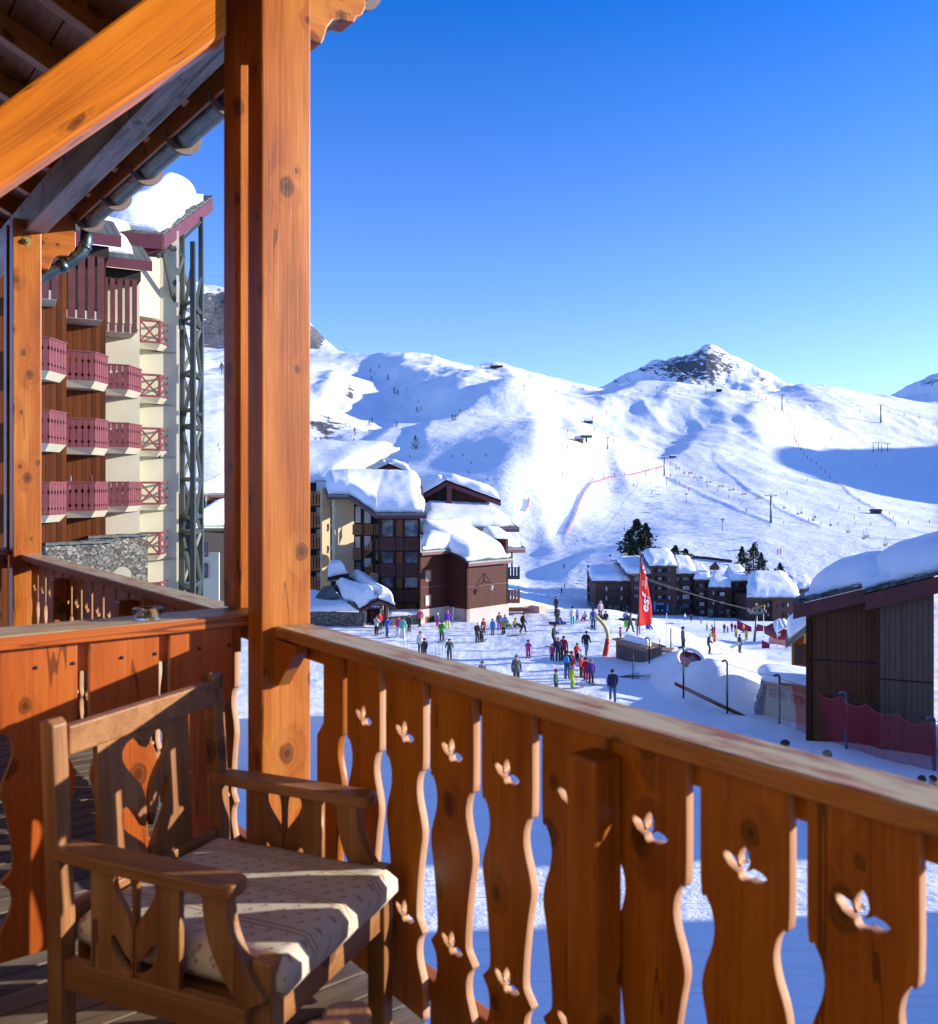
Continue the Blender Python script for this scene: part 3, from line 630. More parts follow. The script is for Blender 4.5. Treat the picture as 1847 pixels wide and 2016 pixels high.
# ---------------------------------------------------------------- the land: plaza, valley, slopes, peaks
# each contour: distance ahead, then (column, height) pairs read along it; 'y' contours give heights as sight-line rows, 'z' in metres
CT = [
 (6,   'z', [(-6000, -8.4), (7800, -8.4)]),
 (12,  'z', [(-6000, -8.6), (7800, -8.6)]),
 (20,  'z', [(-6000, -8.9), (7800, -8.9)]),
 (26,  'z', [(-6000, -9.3), (1200, -9.3), (1847, -9.6), (7800, -9.6)]),
 (36,  'z', [(-6000, -10.6), (1200, -10.7), (1500, -10.8), (1666, -10.7), (1840, -11.0), (7800, -11.4)]),
 (47,  'z', [(-6000, -11.4), (1200, -11.5), (1500, -12.0), (1847, -12.6), (7800, -13)]),
 (65,  'z', [(-6000, -12.2), (1200, -12.1), (1350, -12.4), (1500, -14.0), (1847, -15), (7800, -16)]),
 (80,  'z', [(-6000, -12.8), (800, -12.7), (1200, -12.5), (1300, -12.9), (1400, -14.3), (1460, -15.4), (1600, -17), (7800, -18)]),
 (94,  'z', [(-6000, -13.4), (800, -13.2), (1200, -13.0), (1300, -14.2), (1400, -16.8), (1500, -18.4), (7800, -20)]),
 (112, 'z', [(-6000, -14), (800, -14.5), (1000, -16.5), (1200, -17), (1300, -19), (1450, -20.5), (7800, -22)]),
 (150, 'z', [(-6000, -12), (600, -17), (1000, -22.5), (1200, -24.5), (1450, -24.6), (7800, -26)]),
 (200, 'z', [(-6000, -8), (600, -18), (1000, -27.0), (1150, -29), (1450, -31), (7800, -32)]),
 (245, 'y', [(-6000, 1000), (0, 1040), (600, 1130), (1000, 1168), (1100, 1190), (1160, 1204), (1850, 1212), (7800, 1200)]),
 (302, 'y', [(-6000, 960), (0, 1000), (430, 1010), (610, 1060), (900, 1120), (1040, 1132), (1100, 1122), (1180, 1108), (1300, 1082), (1500, 1074), (1847, 1080), (7800, 1060)]),
 (376, 'y', [(-6000, 900), (0, 950), (430, 965), (610, 1000), (900, 1030), (1000, 1072), (1100, 1080), (1200, 1064), (1310, 1042), (1500, 1030), (1700, 1036), (1847, 1042), (2400, 1000), (7800, 900)]),
 (450, 'y', [(-6000, 840), (0, 900), (430, 925), (610, 985), (750, 975), (900, 955), (1000, 940), (1045, 955), (1100, 985), (1200, 1000), (1310, 998), (1500, 988), (1700, 1000), (1847, 1012), (2400, 930), (7800, 760)]),
 (590, 'y', [(-6000, 780), (0, 820), (430, 860), (610, 905), (740, 915), (900, 885), (1000, 858), (1055, 846), (1090, 862), (1200, 908), (1310, 934), (1500, 925), (1700, 950), (1847, 975), (2300, 930), (2760, 690), (3200, 560), (7800, 460)]),
 (800, 'y', [(-6000, 700), (0, 740), (430, 790), (610, 815), (700, 838), (760, 846), (840, 838), (900, 826), (1000, 824), (1060, 822), (1100, 838), (1200, 858), (1300, 866), (1420, 858), (1500, 868), (1620, 905), (1700, 920), (1847, 940), (2240, 890), (2580, 700), (2900, 525), (7800, 400)]),
 (1050,'y', [(-6000, 640), (0, 690), (430, 740), (610, 760), (690, 790), (760, 800), (840, 786), (900, 768), (1000, 782), (1100, 802), (1200, 806), (1300, 808), (1400, 812), (1500, 815), (1600, 832), (1700, 846), (1847, 862), (2240, 840), (2600, 710), (2900, 600), (7800, 480)]),
 (1350,'y', [(-6000, 600), (0, 670), (430, 715), (610, 716), (690, 732), (740, 742), (800, 732), (880, 740), (960, 752), (1040, 768), (1120, 784), (1160, 778), (1200, 774), (1260, 769), (1400, 768), (1480, 773), (1540, 780), (1600, 784), (1700, 796), (1847, 812), (2300, 760), (3000, 600), (7800, 560)]),
 (1700,'y', [(-6000, 560), (0, 640), (430, 690), (610, 689), (690, 690), (740, 704), (770, 709), (840, 712), (900, 719), (975, 728), (1050, 751), (1120, 763), (1180, 772), (1260, 800), (1400, 815), (1500, 800), (1550, 778), (1600, 765), (1640, 768), (1700, 779), (1760, 784), (1847, 794), (2300, 770), (7800, 640)]),
 (2150,'y', [(-6000, 520), (0, 600), (200, 560), (300, 548), (400, 570), (437, 580), (500, 566), (560, 596), (612, 642), (640, 676), (652, 694), (700, 750), (800, 800), (1100, 815), (1847, 830), (7800, 700)]),
 (2600,'y', [(-6000, 600), (0, 700), (700, 830), (1100, 800), (1200, 782), (1300, 768), (1400, 758), (1500, 770), (1600, 785), (1700, 800), (1780, 796), (1847, 780), (2300, 720), (7800, 700)]),
 (3000,'y', [(-6000, 700), (0, 800), (900, 850), (1100, 800), (1150, 779), (1195, 757), (1215, 745), (1240, 730), (1262, 720), (1280, 715), (1310, 711), (1335, 697), (1352, 694), (1372, 686), (1392, 679), (1408, 681), (1424, 692), (1440, 702), (1480, 721), (1520, 735), (1560, 750), (1600, 764), (1650, 786), (1700, 795), (1745, 785), (1790, 760), (1847, 738), (2000, 690), (2400, 700), (7800, 700)]),
 (3700,'y', [(-6000, 800), (0, 880), (900, 900), (1400, 830), (1650, 850), (1847, 800), (2200, 760), (7800, 800)]),
 (4600,'y', [(-6000, 940), (7800, 940)]),
]
def vnoise(x, y, seed=0):
    """smooth gradient-free lattice noise, -1..1"""
    xi = np.floor(x).astype(np.int64); yi = np.floor(y).astype(np.int64); fx = x - xi; fy = y - yi
    fx = fx * fx * fx * (fx * (fx * 6 - 15) + 10); fy = fy * fy * fy * (fy * (fy * 6 - 15) + 10)
    def h(a, b):
        n = (a * 374761393 + b * 668265263 + seed * 974634777) & 0xffffffff
        n = ((n ^ (n >> 13)) * 1274126177) & 0xffffffff
        return ((n ^ (n >> 16)) & 0xffff) / 32767.5 - 1
    return (h(xi, yi) * (1 - fx) + h(xi + 1, yi) * fx) * (1 - fy) + (h(xi, yi + 1) * (1 - fx) + h(xi + 1, yi + 1) * fx) * fy
def fbm(x, y, oct=4, seed=0, gain=0.5):
    s = 0; a = 1; t = 0
    for o in range(oct):
        c, d = math.cos(0.7 * o), math.sin(0.7 * o)
        s = s + a * vnoise(c * x - d * y + 17.3 * o, d * x + c * y + 5.1 * o, seed + o); t += a; a *= gain; x = x * 2; y = y * 2
    return s / t
NCT = len(CT); CY = np.array([c[0] for c in CT], float); XS = np.arange(-6000, 7801, 4.0)
CZ = []
for Yc, kind, pts in CT:
    px, pv = zip(*pts); v = np.interp(XS, px, pv)
    g = np.exp(-0.5 * (np.arange(-6, 7) / (1.3 if Yc in (3000, 2150) else 3.5)) ** 2); g /= g.sum()
    v = np.convolve(np.pad(v, 6, 'edge'), g, 'valid')
    CZ.append(v if kind == 'z' else (HOR - v) / F * Yc)
CZ = np.array(CZ)
# crests: (column, distance) along the crest, height, width of the steep shaded left side and of the long lit right side (metres)
CRESTS = [
 ([(752, 1560), (790, 1330), (835, 1220), (870, 1060), (890, 880)], 20, 45, 150),
 ([(965, 1650), (1000, 1500), (1040, 1350)], 13, 30, 120),
 ([(1222, 1300), (1235, 1100), (1215, 950)], 15, 35, 160),
 ([(1090, 1180), (1050, 1000), (1000, 860)], 10, 22, 70),
 ([(700, 700), (690, 600), (672, 520)], 6, 14, 50),
 ([(790, 800), (775, 690), (760, 620)], 8, 16, 60),
 ([(1440, 1120), (1425, 980), (1450, 860)], 9, 26, 130),
 ([(1330, 1150), (1318, 1000), (1290, 900)], 8, 22, 90),
 ([(1270, 1220), (1240, 1080)], 6, 18, 60),
 ([(1590, 1500), (1600, 1280), (1660, 1100)], 14, 40, 150),
 ([(1180, 330), (1150, 305), (1120, 285)], 2.0, 6, 30),
 ([(660, 1250), (650, 1120), (640, 1000)], 9, 16, 60),
 ([(905, 1300), (925, 1150), (930, 1040)], 8, 20, 60),
 ([(985, 960), (960, 880), (915, 790)], 7, 16, 50),
 ([(860, 720), (845, 640), (838, 580)], 5, 12, 40),
 ([(1130, 820), (1150, 700), (1140, 600)], 4, 12, 60),
 ([(1385, 800), (1360, 700), (1330, 640)], 5, 14, 70),
 ([(1500, 980), (1480, 860), (1510, 760)], 5, 14, 60),
 ([(1210, 640), (1235, 560), (1240, 500)], 3, 9, 50),
 ([(1105, 345), (1080, 400), (1066, 450)], 3, 8, 30),
]
def height(x, Y):
    """x: column in photo pixels, Y: distance (arrays)"""
    x = np.asarray(x, float); Y = np.asarray(Y, float)
    u = np.interp(np.log(Y), np.log(CY), np.arange(NCT)); i = np.clip(np.floor(u).astype(int), 0, NCT - 2); f = u - i
    cx = np.clip((x - XS[0]) / 4.0, 0, len(XS) - 1.001); ci = cx.astype(int); cf = cx - ci
    def g(j):
        j = np.clip(j, 0, NCT - 1); return CZ[j, ci] * (1 - cf) + CZ[j, ci + 1] * cf
    a, b, c, d = g(i - 1), g(i), g(i + 1), g(i + 2)
    near = np.clip((Y - 700) / 200, 0, 1) * 0.25
    m1 = (c - a) / 2; m2 = (d - b) / 2; s = c - b
    m1 = np.where(m1 * s <= 0, m1 * 0.25, np.sign(m1) * np.minimum(np.abs(m1), 3 * np.abs(s))); m2 = np.where(m2 * s <= 0, m2 * 0.25, np.sign(m2) * np.minimum(np.abs(m2), 3 * np.abs(s)))
    f2 = f * f; f3 = f2 * f
    z = (2 * f3 - 3 * f2 + 1) * b + (f3 - 2 * f2 + f) * m1 + (-2 * f3 + 3 * f2) * c + (f3 - f2) * m2
    X = (x - CX) / F * Y
    for pl, h, wl, wr in CRESTS:
        xs, ys = zip(*sorted(pl, key=lambda q: q[1]))
        cc = (np.interp(Y, ys, xs) - CX) / F * Y
        fade = np.clip((Y - ys[0] * 0.93) / (ys[0] * 0.10), 0, 1) * np.clip((ys[-1] * 1.07 - Y) / (ys[-1] * 0.10), 0, 1)
        wob = 0.25 * vnoise(Y / (wl * 3), Y * 0 + h, 9) * wl
        q = X - cc - wob
        z = z + h * fade * np.where(q < 0, np.exp(-(q / wl) ** 2), np.exp(-(q / wr) ** 2))
    A = np.interp(Y, [0, 100, 200, 300, 450, 700, 1000, 1500, 2000, 2600, 3500], [0, 0, .25, .8, 2.0, 4.0, 6.0, 6.0, 16, 22, 30])
    n = fbm(X / 170 + 3, Y / 230, 5, 3, 0.5)
    A2 = np.interp(x, [1060, 1180, 1500, 1900], [1.8, 0.85, 0.8, 1.0])
    z = z + A * n * np.where(Y < 1900, A2, 1)
    A3 = np.interp(Y, [180, 300, 600, 1000, 1500, 1900], [0, .35, 1.0, 1.9, 2.4, 0])
    dr = 1 - np.abs(fbm(X / 42 + 2, Y / 95 + .004 * X, 4, 51, .5)) * 2; z = z + A3 * (dr - .55) * np.interp(fbm(X / 210, Y / 260, 2, 61), [-.35, .25], [.15, 1.2])
    rg = 1 - np.abs(fbm(X / 260 + 9, Y / 300 + 4, 5, 21, 0.55)) * 2
    z = z + np.interp(Y, [1800, 2150, 2400, 2700, 3100, 3600], [0, 34, 10, 30, 34, 10]) * (rg - 0.6)
    # ploughed bank behind the netting fence on the right
    bx = np.interp(X, [11.0, 13.2, 14.2, 17, 20, 24], [0, 1.5, 1.9, 1.2, .6, 0]); by = np.clip((Y - 46.4) / 4.6, 0, 1) * np.clip((66 - Y) / 12, 0, 1)
    by = by * by * (3 - 2 * by)
    z = z + bx * by * (1 + 0.22 * fbm(X / 3, Y / 3, 3, 77))
    # trampled and ploughed snow close by
    nearA = np.interp(Y, [20, 40, 90, 130, 250], [.05, .09, .10, .1, 0])
    return z + nearA * fbm(X / 1.6, Y / 2.2, 4, 31, 0.6) + np.interp(Y, [15, 50, 110, 200], [.05, .12, .3, 0]) * fbm(X / 9, Y / 9, 2, 5)
def gz(x, Y): return float(height(np.array([x]), np.array([Y]))[0])
def ground(x, Y):
    """standing point on the snow in column x at distance Y"""
    return Vector(((x - CX) / F * Y, Y, gz(x, Y)))
def ground_row(x, y, lo=20, hi=1650):
    """standing point seen at photo pixel (x, y): first ground hit walking outwards"""
    Y = np.exp(np.linspace(np.log(lo), np.log(hi), 1500)); rows = HOR - height(np.full_like(Y, x), Y) / Y * F
    k = np.where(rows <= y)[0]
    Yh = Y[k[0]] if len(k) else hi
    return ground(x, Yh)
# ploughed banks edging the pistes
for pl in ([(1167, 847), (1240, 892), (1309, 937), (1380, 972), (1451, 1004), (1518, 1030)], [(1406, 907), (1440, 936), (1480, 970), (1530, 1000), (1585, 1026), (1615, 1037)], [(1488, 777), (1530, 806), (1566, 843), (1570, 873), (1620, 925), (1674, 974), (1764, 1030)], [(1112, 1050), (1128, 1020), (1142, 985), (1166, 949)]):
    q_ = [(x, ground_row(x, y, 200, 1600).y) for x, y in pl]; CRESTS.append((q_, 0.42, 1.0, 4.0))
cols = np.concatenate([np.linspace(-6000, -300, 40)[:-1], np.arange(-300, 560, 6.0), np.arange(560, 1900, 2.4), np.arange(1900, 2600, 8.0), np.linspace(2600, 7800, 60)])
rows = np.exp(np.concatenate([np.linspace(np.log(6), np.log(40), 50)[:-1], np.linspace(np.log(40), np.log(110), 130)[:-1], np.linspace(np.log(110), np.log(1800), 330)[:-1], np.linspace(np.log(1800), np.log(4600), 110)]))
GX, GY = np.meshgrid(cols, rows)
GZ_ = height(GX, GY)
PX = (GX - CX) / F * GY
nr, nc = GX.shape
co = np.stack([PX, GY, GZ_], -1).reshape(-1, 3).astype(np.float32)
idx = np.arange(nr * nc).reshape(nr, nc)
q = np.stack([idx[:-1, :-1], idx[:-1, 1:], idx[1:, 1:], idx[1:, :-1]], -1).reshape(-1, 4)
me = bpy.data.meshes.new('snow_slopes')
me.vertices.add(len(co)); me.vertices.foreach_set('co', co.ravel())
me.loops.add(len(q) * 4); me.loops.foreach_set('vertex_index', q.ravel().astype(np.int32))
me.polygons.add(len(q)); me.polygons.foreach_set('loop_start', np.arange(0, len(q) * 4, 4, dtype=np.int32))
me.polygons.foreach_set('use_smooth', np.ones(len(q), bool))
# bare rock shows on the steep parts of the peaks
def blob(cx, cy, rx, ry, Y0, Y1):
    yy = HOR - GZ_ / GY * F
    return np.exp(-(((GX - cx) / rx) ** 2 + ((yy - cy) / ry) ** 2)) * ((GY > Y0) & (GY < Y1))
rock = 1.1 * blob(1368, 728, 62, 34, 2400, 3100) + .85 * blob(1405, 712, 24, 20, 2400, 3100) + 0.55 * blob(1300, 722, 60, 14, 2400, 3100) + .5 * blob(1510, 745, 30, 10, 2400, 3100) + .45 * blob(1220, 750, 22, 10, 2400, 3100)
rock += 1.9 * blob(425, 650, 40, 60, 1700, 2300) + 1.9 * blob(618, 665, 24, 30, 1750, 2300) + 1.2 * blob(430, 600, 40, 20, 1750, 2300) + .9 * blob(1835, 752, 12, 8, 2500, 3100)
rock += 1.3 * blob(690, 775, 8, 16, 900, 1500) + 1.2 * blob(930, 745, 22, 9, 1200, 1720) + 1.0 * blob(640, 845, 30, 20, 600, 950)
a = me.attributes.new('rock', 'FLOAT', 'POINT'); a.data.foreach_set('value', rock.ravel().astype(np.float32))
me.update(); me.validate()
m, nt, b = new_mat('piste_snow')
geo = nd(nt, 'NewGeometry'); p = geo.outputs['Position']
dist = nd(nt, 'VectorMath', _operation='LENGTH', i0=p).outputs['Value']
far = ramp(nt, M_(nt, 'DIVIDE', dist, 600.0), [(0.12, (0, 0, 0)), (0.5, (1, 1, 1))])
def nz(scale, detail=5.0, rough=0.6, vec=p, dst=0.0): return nd(nt, 'TexNoise', Vector=vec, Scale=scale, Detail=detail, Roughness=rough, Distortion=dst)
hn = M_(nt, 'MULTIPLY', nz(0.9, 6.0).outputs[0], 0.22)
hn = M_(nt, 'ADD', hn, M_(nt, 'MULTIPLY', nz(6.0, 3.0).outputs[0], 0.045))
for ang, sx, wgt in ((14, 1.0, .07), (-24, 0.7, .06), (58, 0.8, .06)):
    mp = nd(nt, 'Mapping', Vector=p, Rotation=(0, 0, R(ang)), Scale=(0.16 * sx, 3.2 * sx, 0.0))
    hn = M_(nt, 'ADD', hn, M_(nt, 'MULTIPLY', ramp(nt, nz(1.0, 2.0, 0.5, mp, 0.5).outputs[0], [(0.36, (0, 0, 0)), (0.43, (1, 1, 1))]), wgt))
hf = M_(nt, 'ADD', M_(nt, 'MULTIPLY', nz(0.02, 7.0, 0.62).outputs[0], 12.0), M_(nt, 'MULTIPLY', nz(0.13, 5.0, 0.6).outputs[0], 2.2))
mp = nd(nt, 'Mapping', Vector=p, Rotation=(0, 0, R(35)), Scale=(0.012, 0.11, 0.0))
hf = M_(nt, 'ADD', hf, M_(nt, 'MULTIPLY', nz(1.0, 4.0, 0.6, mp, 1.2).outputs[0], 2.6))
b1 = nd(nt, 'Bump', Strength=0.55, Distance=1.0, Height=hn)
b2 = nd(nt, 'Bump', Strength=0.24, Distance=1.0, Height=hf)
mixn = nd(nt, 'Mix', _data_type='VECTOR'); nt.links.new(far.outputs[0], mixn.inputs[0]); nt.links.new(b1.outputs[0], mixn.inputs[4]); nt.links.new(b2.outputs[0], mixn.inputs[5])
nrm = nd(nt, 'VectorMath', _operation='NORMALIZE', i0=mixn.outputs[1])
rk = nd(nt, 'Attribute', _attribute_name='rock')
rn = nz(0.055, 9.0, 0.68); rn2 = nz(0.02, 4.0, 0.6)
rx = M_(nt, 'ADD', M_(nt, 'MULTIPLY', rk.outputs['Fac'], 0.36), M_(nt, 'ADD', M_(nt, 'MULTIPLY', M_(nt, 'SUBTRACT', rn.outputs[0], 0.5), 1.9), M_(nt, 'MULTIPLY', M_(nt, 'SUBTRACT', rn2.outputs[0], 0.5), 0.8)))
rm = ramp(nt, M_(nt, 'MULTIPLY', rx, M_(nt, 'GREATER_THAN', rk.outputs['Fac'], 0.06)), [(0.24, (0, 0, 0)), (0.31, (1, 1, 1))])
rockc = ramp(nt, nz(0.2, 6.0).outputs[0], [(0.35, (0.05, 0.055, 0.065)), (0.7, (0.20, 0.20, 0.21))])
sn = ramp(nt, nz(0.5, 4.0).outputs[0], [(0.3, (0.80, 0.83, 0.88)), (0.7, (0.88, 0.90, 0.93))])
nt.links.new(out2(mixc(nt, rm.outputs[0], sn, rockc)), b.inputs['Base Color'])
nt.links.new(nrm.outputs[0], b.inputs['Normal']); b.inputs['Roughness'].default_value = 0.8; b.inputs['Specular IOR Level'].default_value = 0.2
M_PISTE = m
me.materials.append(m)
land = bpy.data.objects.new('snow_slopes', me); COL.objects.link(land); tag(land, kind='structure')
mb = MB(); mb.raw([(-300, -200, -8.45), (300, -200, -8.45), (300, 6.3, -8.45), (-300, 6.3, -8.45)], [(0, 1, 2, 3)])
tag(mb.build('snow_ground', M_PISTE), kind='structure')
M_SNOW = snow('roof_snow', 1.0, 0, 0.7, 0.5)
M_SNOWF = snow('far_roof_snow', 0.35, 0, 0.7, 0.6)
# ---------------------------------------------------------------- buildings: shared parts
M_BROWN = planks('brown_boarding', (0.066, 0.019, 0.014), 0.14, 0.55, 0.14, 0.3)
M_BROWNF = planks('brown_boarding_far', (0.085, 0.034, 0.026), 0.35, 0.6, 0.10, 0.25)
M_WARM = planks('warm_boarding', (0.105, 0.030, 0.007), 0.17, 0.5, 0.10, 0.5)
M_OLDWOOD = planks('old_boarding', (0.095, 0.031, 0.012), 0.20, 0.6, 0.07, 0.55, 0.9)
M_GREYWOOD = planks('greyed_boarding', (0.115, 0.066, 0.042), 0.20, 0.6, 0.07, 0.55, 0.9)
M_MAROON = plain('maroon_paint', (0.125, 0.032, 0.040), 0.45, 0.12, 1.5)
M_ROSE = plain('rose_paint', (0.17, 0.042, 0.042), 0.5, 0.15, 3)
M_REDWOOD = plain('red_brown_slats', (0.115, 0.034, 0.030), 0.5, 0.2, 3)
M_CREAM = plain('cream_render', (0.55, 0.51, 0.36), 0.85, 0.06, 0.8, bump=0.15)
M_TANW = plain('tan_wall_render', (0.55, 0.43, 0.26), 0.85, 0.05, 0.8, bump=0.15)
M_CONC = plain('pink_grey_concrete', (0.50, 0.40, 0.35), 0.85, 0.07, 1.0, bump=0.1)
M_TAN = plain('tan_render', (0.52, 0.38, 0.22), 0.9, 0.06, 3, bump=0.2)
M_ORANGEW = plain('orange_balcony_wood', (0.34, 0.12, 0.035), 0.5, 0.2, 4)
M_SLATE = planks('roof_shingle', (0.085, 0.095, 0.085), 0.3, 0.7, 0.12, 0.6)
M_SLATEP = plain('slate_stone', (0.11, 0.125, 0.115), 0.7, 0.5, 7)
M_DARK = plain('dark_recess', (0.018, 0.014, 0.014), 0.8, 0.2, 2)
M_GREEN = plain('grey_green_paint', (0.045, 0.058, 0.056), 0.5, 0.12, 3)
M_TRIM = plain('grey_metal_flashing', (0.16, 0.19, 0.19), 0.4, 0.15, 3, 0.6)
M_GLASS = glassy('window_glass', (0.09, 0.11, 0.13), 0.05)
M_CURT = plain('white_curtain', (0.62, 0.62, 0.62), 0.9, 0.1, 8)
def stone(name, sc=2.2):
    m, nt, b = new_mat(name); tc = nd(nt, 'TexCoord')
    wob = nd(nt, 'TexNoise', Vector=tc.outputs['Object'], Scale=sc * 1.6, Detail=3.0)
    pv = nd(nt, 'VectorMath', _operation='ADD', i0=tc.outputs['Object'], i1=nd(nt, 'VectorMath', _operation='SCALE', i0=wob.outputs['Color'], Scale=0.25).outputs[0])
    pm = nd(nt, 'Mapping', Vector=pv, Scale=(1, 1, 1.6))
    vo = nd(nt, 'TexVoronoi', Vector=pm, Scale=sc); ve = nd(nt, 'TexVoronoi', Vector=pm, Scale=sc, _feature='DISTANCE_TO_EDGE')
    s = nd(nt, 'SeparateColor', Color=vo.outputs['Color'])
    cr = ramp(nt, s.outputs[0], [(0, (0.09, 0.09, 0.075)), (0.5, (0.20, 0.19, 0.15)), (1, (0.36, 0.32, 0.25))])
    jn = ramp(nt, ve.outputs[0], [(0.02, (0, 0, 0)), (0.09, (1, 1, 1))])
    nz_ = nd(nt, 'TexNoise', Vector=tc.outputs['Object'], Scale=14.0, Detail=4.0)
    c = mixc(nt, jn.outputs[0], (0.055, 0.052, 0.045), mixc(nt, 0.35, cr, nz_.outputs['Color'], 'OVERLAY'))
    nt.links.new(out2(c), b.inputs['Base Color']); b.inputs['Roughness'].default_value = 0.9
    bp = nd(nt, 'Bump', Strength=0.8, Distance=0.05, Height=M_(nt, 'ADD', jn, M_(nt, 'MULTIPLY', nz_.outputs[0], 0.4))); nt.links.new(bp.outputs[0], b.inputs['Normal'])
    return m
M_STONE = stone('rubble_stone', 5.0); M_STONEF = stone('rubble_stone_far', 0.9)

def z7(x, y): return 597.5 + .2618 * x, 853.5 + .2618 * y
def zz1(x, y): return 1081 + .2773 * x, 1052.7 + .2773 * y
def zz2(x, y): return .254 * x, 341.4 + .254 * y
def z3(x, y): return .339 * x, 796.6 + .339 * y
def zb(x, y): return 1166.5 + .1849 * x, 1183.5 + .1849 * y
def a7(x, y, Y): return at(*z7(x, y), Y)
def a1(x, y, Y): return at(*zz1(x, y), Y)
def a2(x, y, Y): return at(*zz2(x, y), Y)
def ab(x, y, Y): return at(*zb(x, y), Y)

def snow_patch(a, b, c, d, h, ins=(0, 0, 0, 0), mat=None, parent=None, nx=26, ny=18, rim=None, seed=0, name='snow_cover', lump=0.18, open=''):
    """puffy layer lying on the slope a (near left) b (near right) c (far right) d (far left); ins: pulled in at left, right, near, far (fractions)"""
    a, b, c, d = (Vector(q) for q in (a, b, c, d)); Lu = ((b - a).length + (c - d).length) / 2; Lv = ((d - a).length + (c - b).length) / 2
    rim = rim or min(h * 1.1, Lu * 0.3, Lv * 0.3); nrm = (b - a).cross(d - a).normalized()
    if nrm.z < 0: nrm = -nrm
    vs, fs = [], []
    for side in (1, 0):
        for i in range(nx + 1):
            for j in range(ny + 1):
                # concentrate rows near the rims
                u = 0.5 - 0.5 * math.cos(math.pi * i / nx) if True else i / nx; v = 0.5 - 0.5 * math.cos(math.pi * j / ny)
                uu = ins[0] + u * (1 - ins[0] - ins[1]); vv = ins[2] + v * (1 - ins[2] - ins[3])
                wob = mnoise.noise(Vector((u * Lu / 1.7 + seed * 7, v * Lv / 1.7, seed))) * 0.25 * h
                ol, or_, on_, of_ = 'l' in open, 'r' in open, 'n' in open, 'f' in open
                uu += (wob / Lu) * (abs(2 * u - 1) ** 3) * 1.2 * (0 if (ol and u < .5) or (or_ and u >= .5) else 1); vv += (wob / Lv) * (abs(2 * v - 1) ** 3) * 1.2 * (0 if (on_ and v < .5) or (of_ and v >= .5) else 1)
                p = a * (1 - uu) * (1 - vv) + b * uu * (1 - vv) + c * uu * vv + d * (1 - uu) * vv
                ru = max(0, 1 - min(9 if ol else u, 9 if or_ else 1 - u) * Lu / rim); rv = max(0, 1 - min(9 if on_ else v, 9 if of_ else 1 - v) * Lv / rim); q = min(1, (ru ** 2.6 + rv ** 2.6) ** (1 / 2.6))
                hh = h * (0.22 + 0.78 * math.sqrt(max(0, 1 - q * q)))
                hh *= 1 + lump * 1.4 * mnoise.noise(Vector((p.x / 3.2, p.y / 4.5, 2.2))) + 0.05 * mnoise.noise(Vector((p.x * 1.2, p.y * 1.2, 5.0)))
                vs.append(p + (ZV if open else nrm * 0.45 + ZV * 0.55) * hh if side else p - ZV * 0.01)
    q_ = (nx + 1) * (ny + 1); I = lambda s_, i, j: s_ * q_ + i * (ny + 1) + j
    for i in range(nx):
        for j in range(ny):
            fs.append((I(0, i, j), I(0, i + 1, j), I(0, i + 1, j + 1), I(0, i, j + 1)))
            fs.append((I(1, i, j), I(1, i, j + 1), I(1, i + 1, j + 1), I(1, i + 1, j)))
    for i in range(nx): fs += [(I(0, i, 0), I(1, i, 0), I(1, i + 1, 0), I(0, i + 1, 0)), (I(0, i, ny), I(0, i + 1, ny), I(1, i + 1, ny), I(1, i, ny))]
    for j in range(ny): fs += [(I(0, 0, j), I(0, 0, j + 1), I(1, 0, j + 1), I(1, 0, j)), (I(0, nx, j), I(1, nx, j), I(1, nx, j + 1), I(0, nx, j + 1))]
    mb = MB(); mb.raw(vs, fs, None, True); return mb.build(name, mat or M_SNOW, parent)
def slab4(mb, a, b, c, d, th):
    a, b, c, d = (Vector(q) for q in (a, b, c, d)); dn = ZV * -th
    vs = [a, b, c, d, a + dn, b + dn, c + dn, d + dn]
    gl = [(0, 0, 0), ((b - a).length, 0, 0), ((c - d).length, 0, (c - b).length), (0, 0, (d - a).length)] * 2
    mb.raw(vs, [(0, 1, 2, 3), (7, 6, 5, 4), (0, 4, 5, 1), (1, 5, 6, 2), (2, 6, 7, 3), (3, 7, 4, 0)], gl)
def board_along(mb, p, q, h, th, out):
    """fascia board hung from line p-q, h deep, th thick, pushed outwards along out"""
    p, q, out = Vector(p), Vector(q), Vector(out).normalized()
    mb.box(p + out * 0.004 - ZV * h, q - p, out * th, ZV * h, 0)
def roof_on(parent, a, b, c, d, th=0.25, fas=0.45, snow_h=0.9, ins=(0.02, 0.02, 0.04, 0.0), mat_roof=None, mat_fas=None, sides='abl', smat=None, seed=0, trim=True, lump=.14, open=''):
    """sloping roof a,b (eave left, right) c,d (ridge right, left): slab, fascia boards as parts and the snow lying on it"""
    a, b, c, d = (Vector(q) for q in (a, b, c, d))
    mb = MB(); slab4(mb, a, b, c, d, th); r = mb.build('roof', mat_roof or M_SLATE, parent)
    mb = MB(); up = ZV * 0.02
    fwd = (a - d); fwd.z = 0; lft = (a - b); lft.z = 0
    if 'a' in sides: board_along(mb, a - up, b - up, fas, 0.05, fwd)
    if 'l' in sides: board_along(mb, a - up, d - up, fas, 0.05, lft)
    if 'r' in sides: board_along(mb, b - up, c - up, fas, 0.05, -lft)
    mb.build('fascia', mat_fas or M_MAROON, parent)
    if trim and 'a' in sides:
        mb = MB(); board_along(mb, a + fwd.normalized() * 0.056 - up, b + fwd.normalized() * 0.056 - up, fas * 0.36, 0.04, fwd); mb.build('edge_flashing', M_TRIM, parent)
    if snow_h: snow_patch(a, b, c, d, snow_h, ins, smat, parent, seed=seed, lump=lump, open=open)
    return r
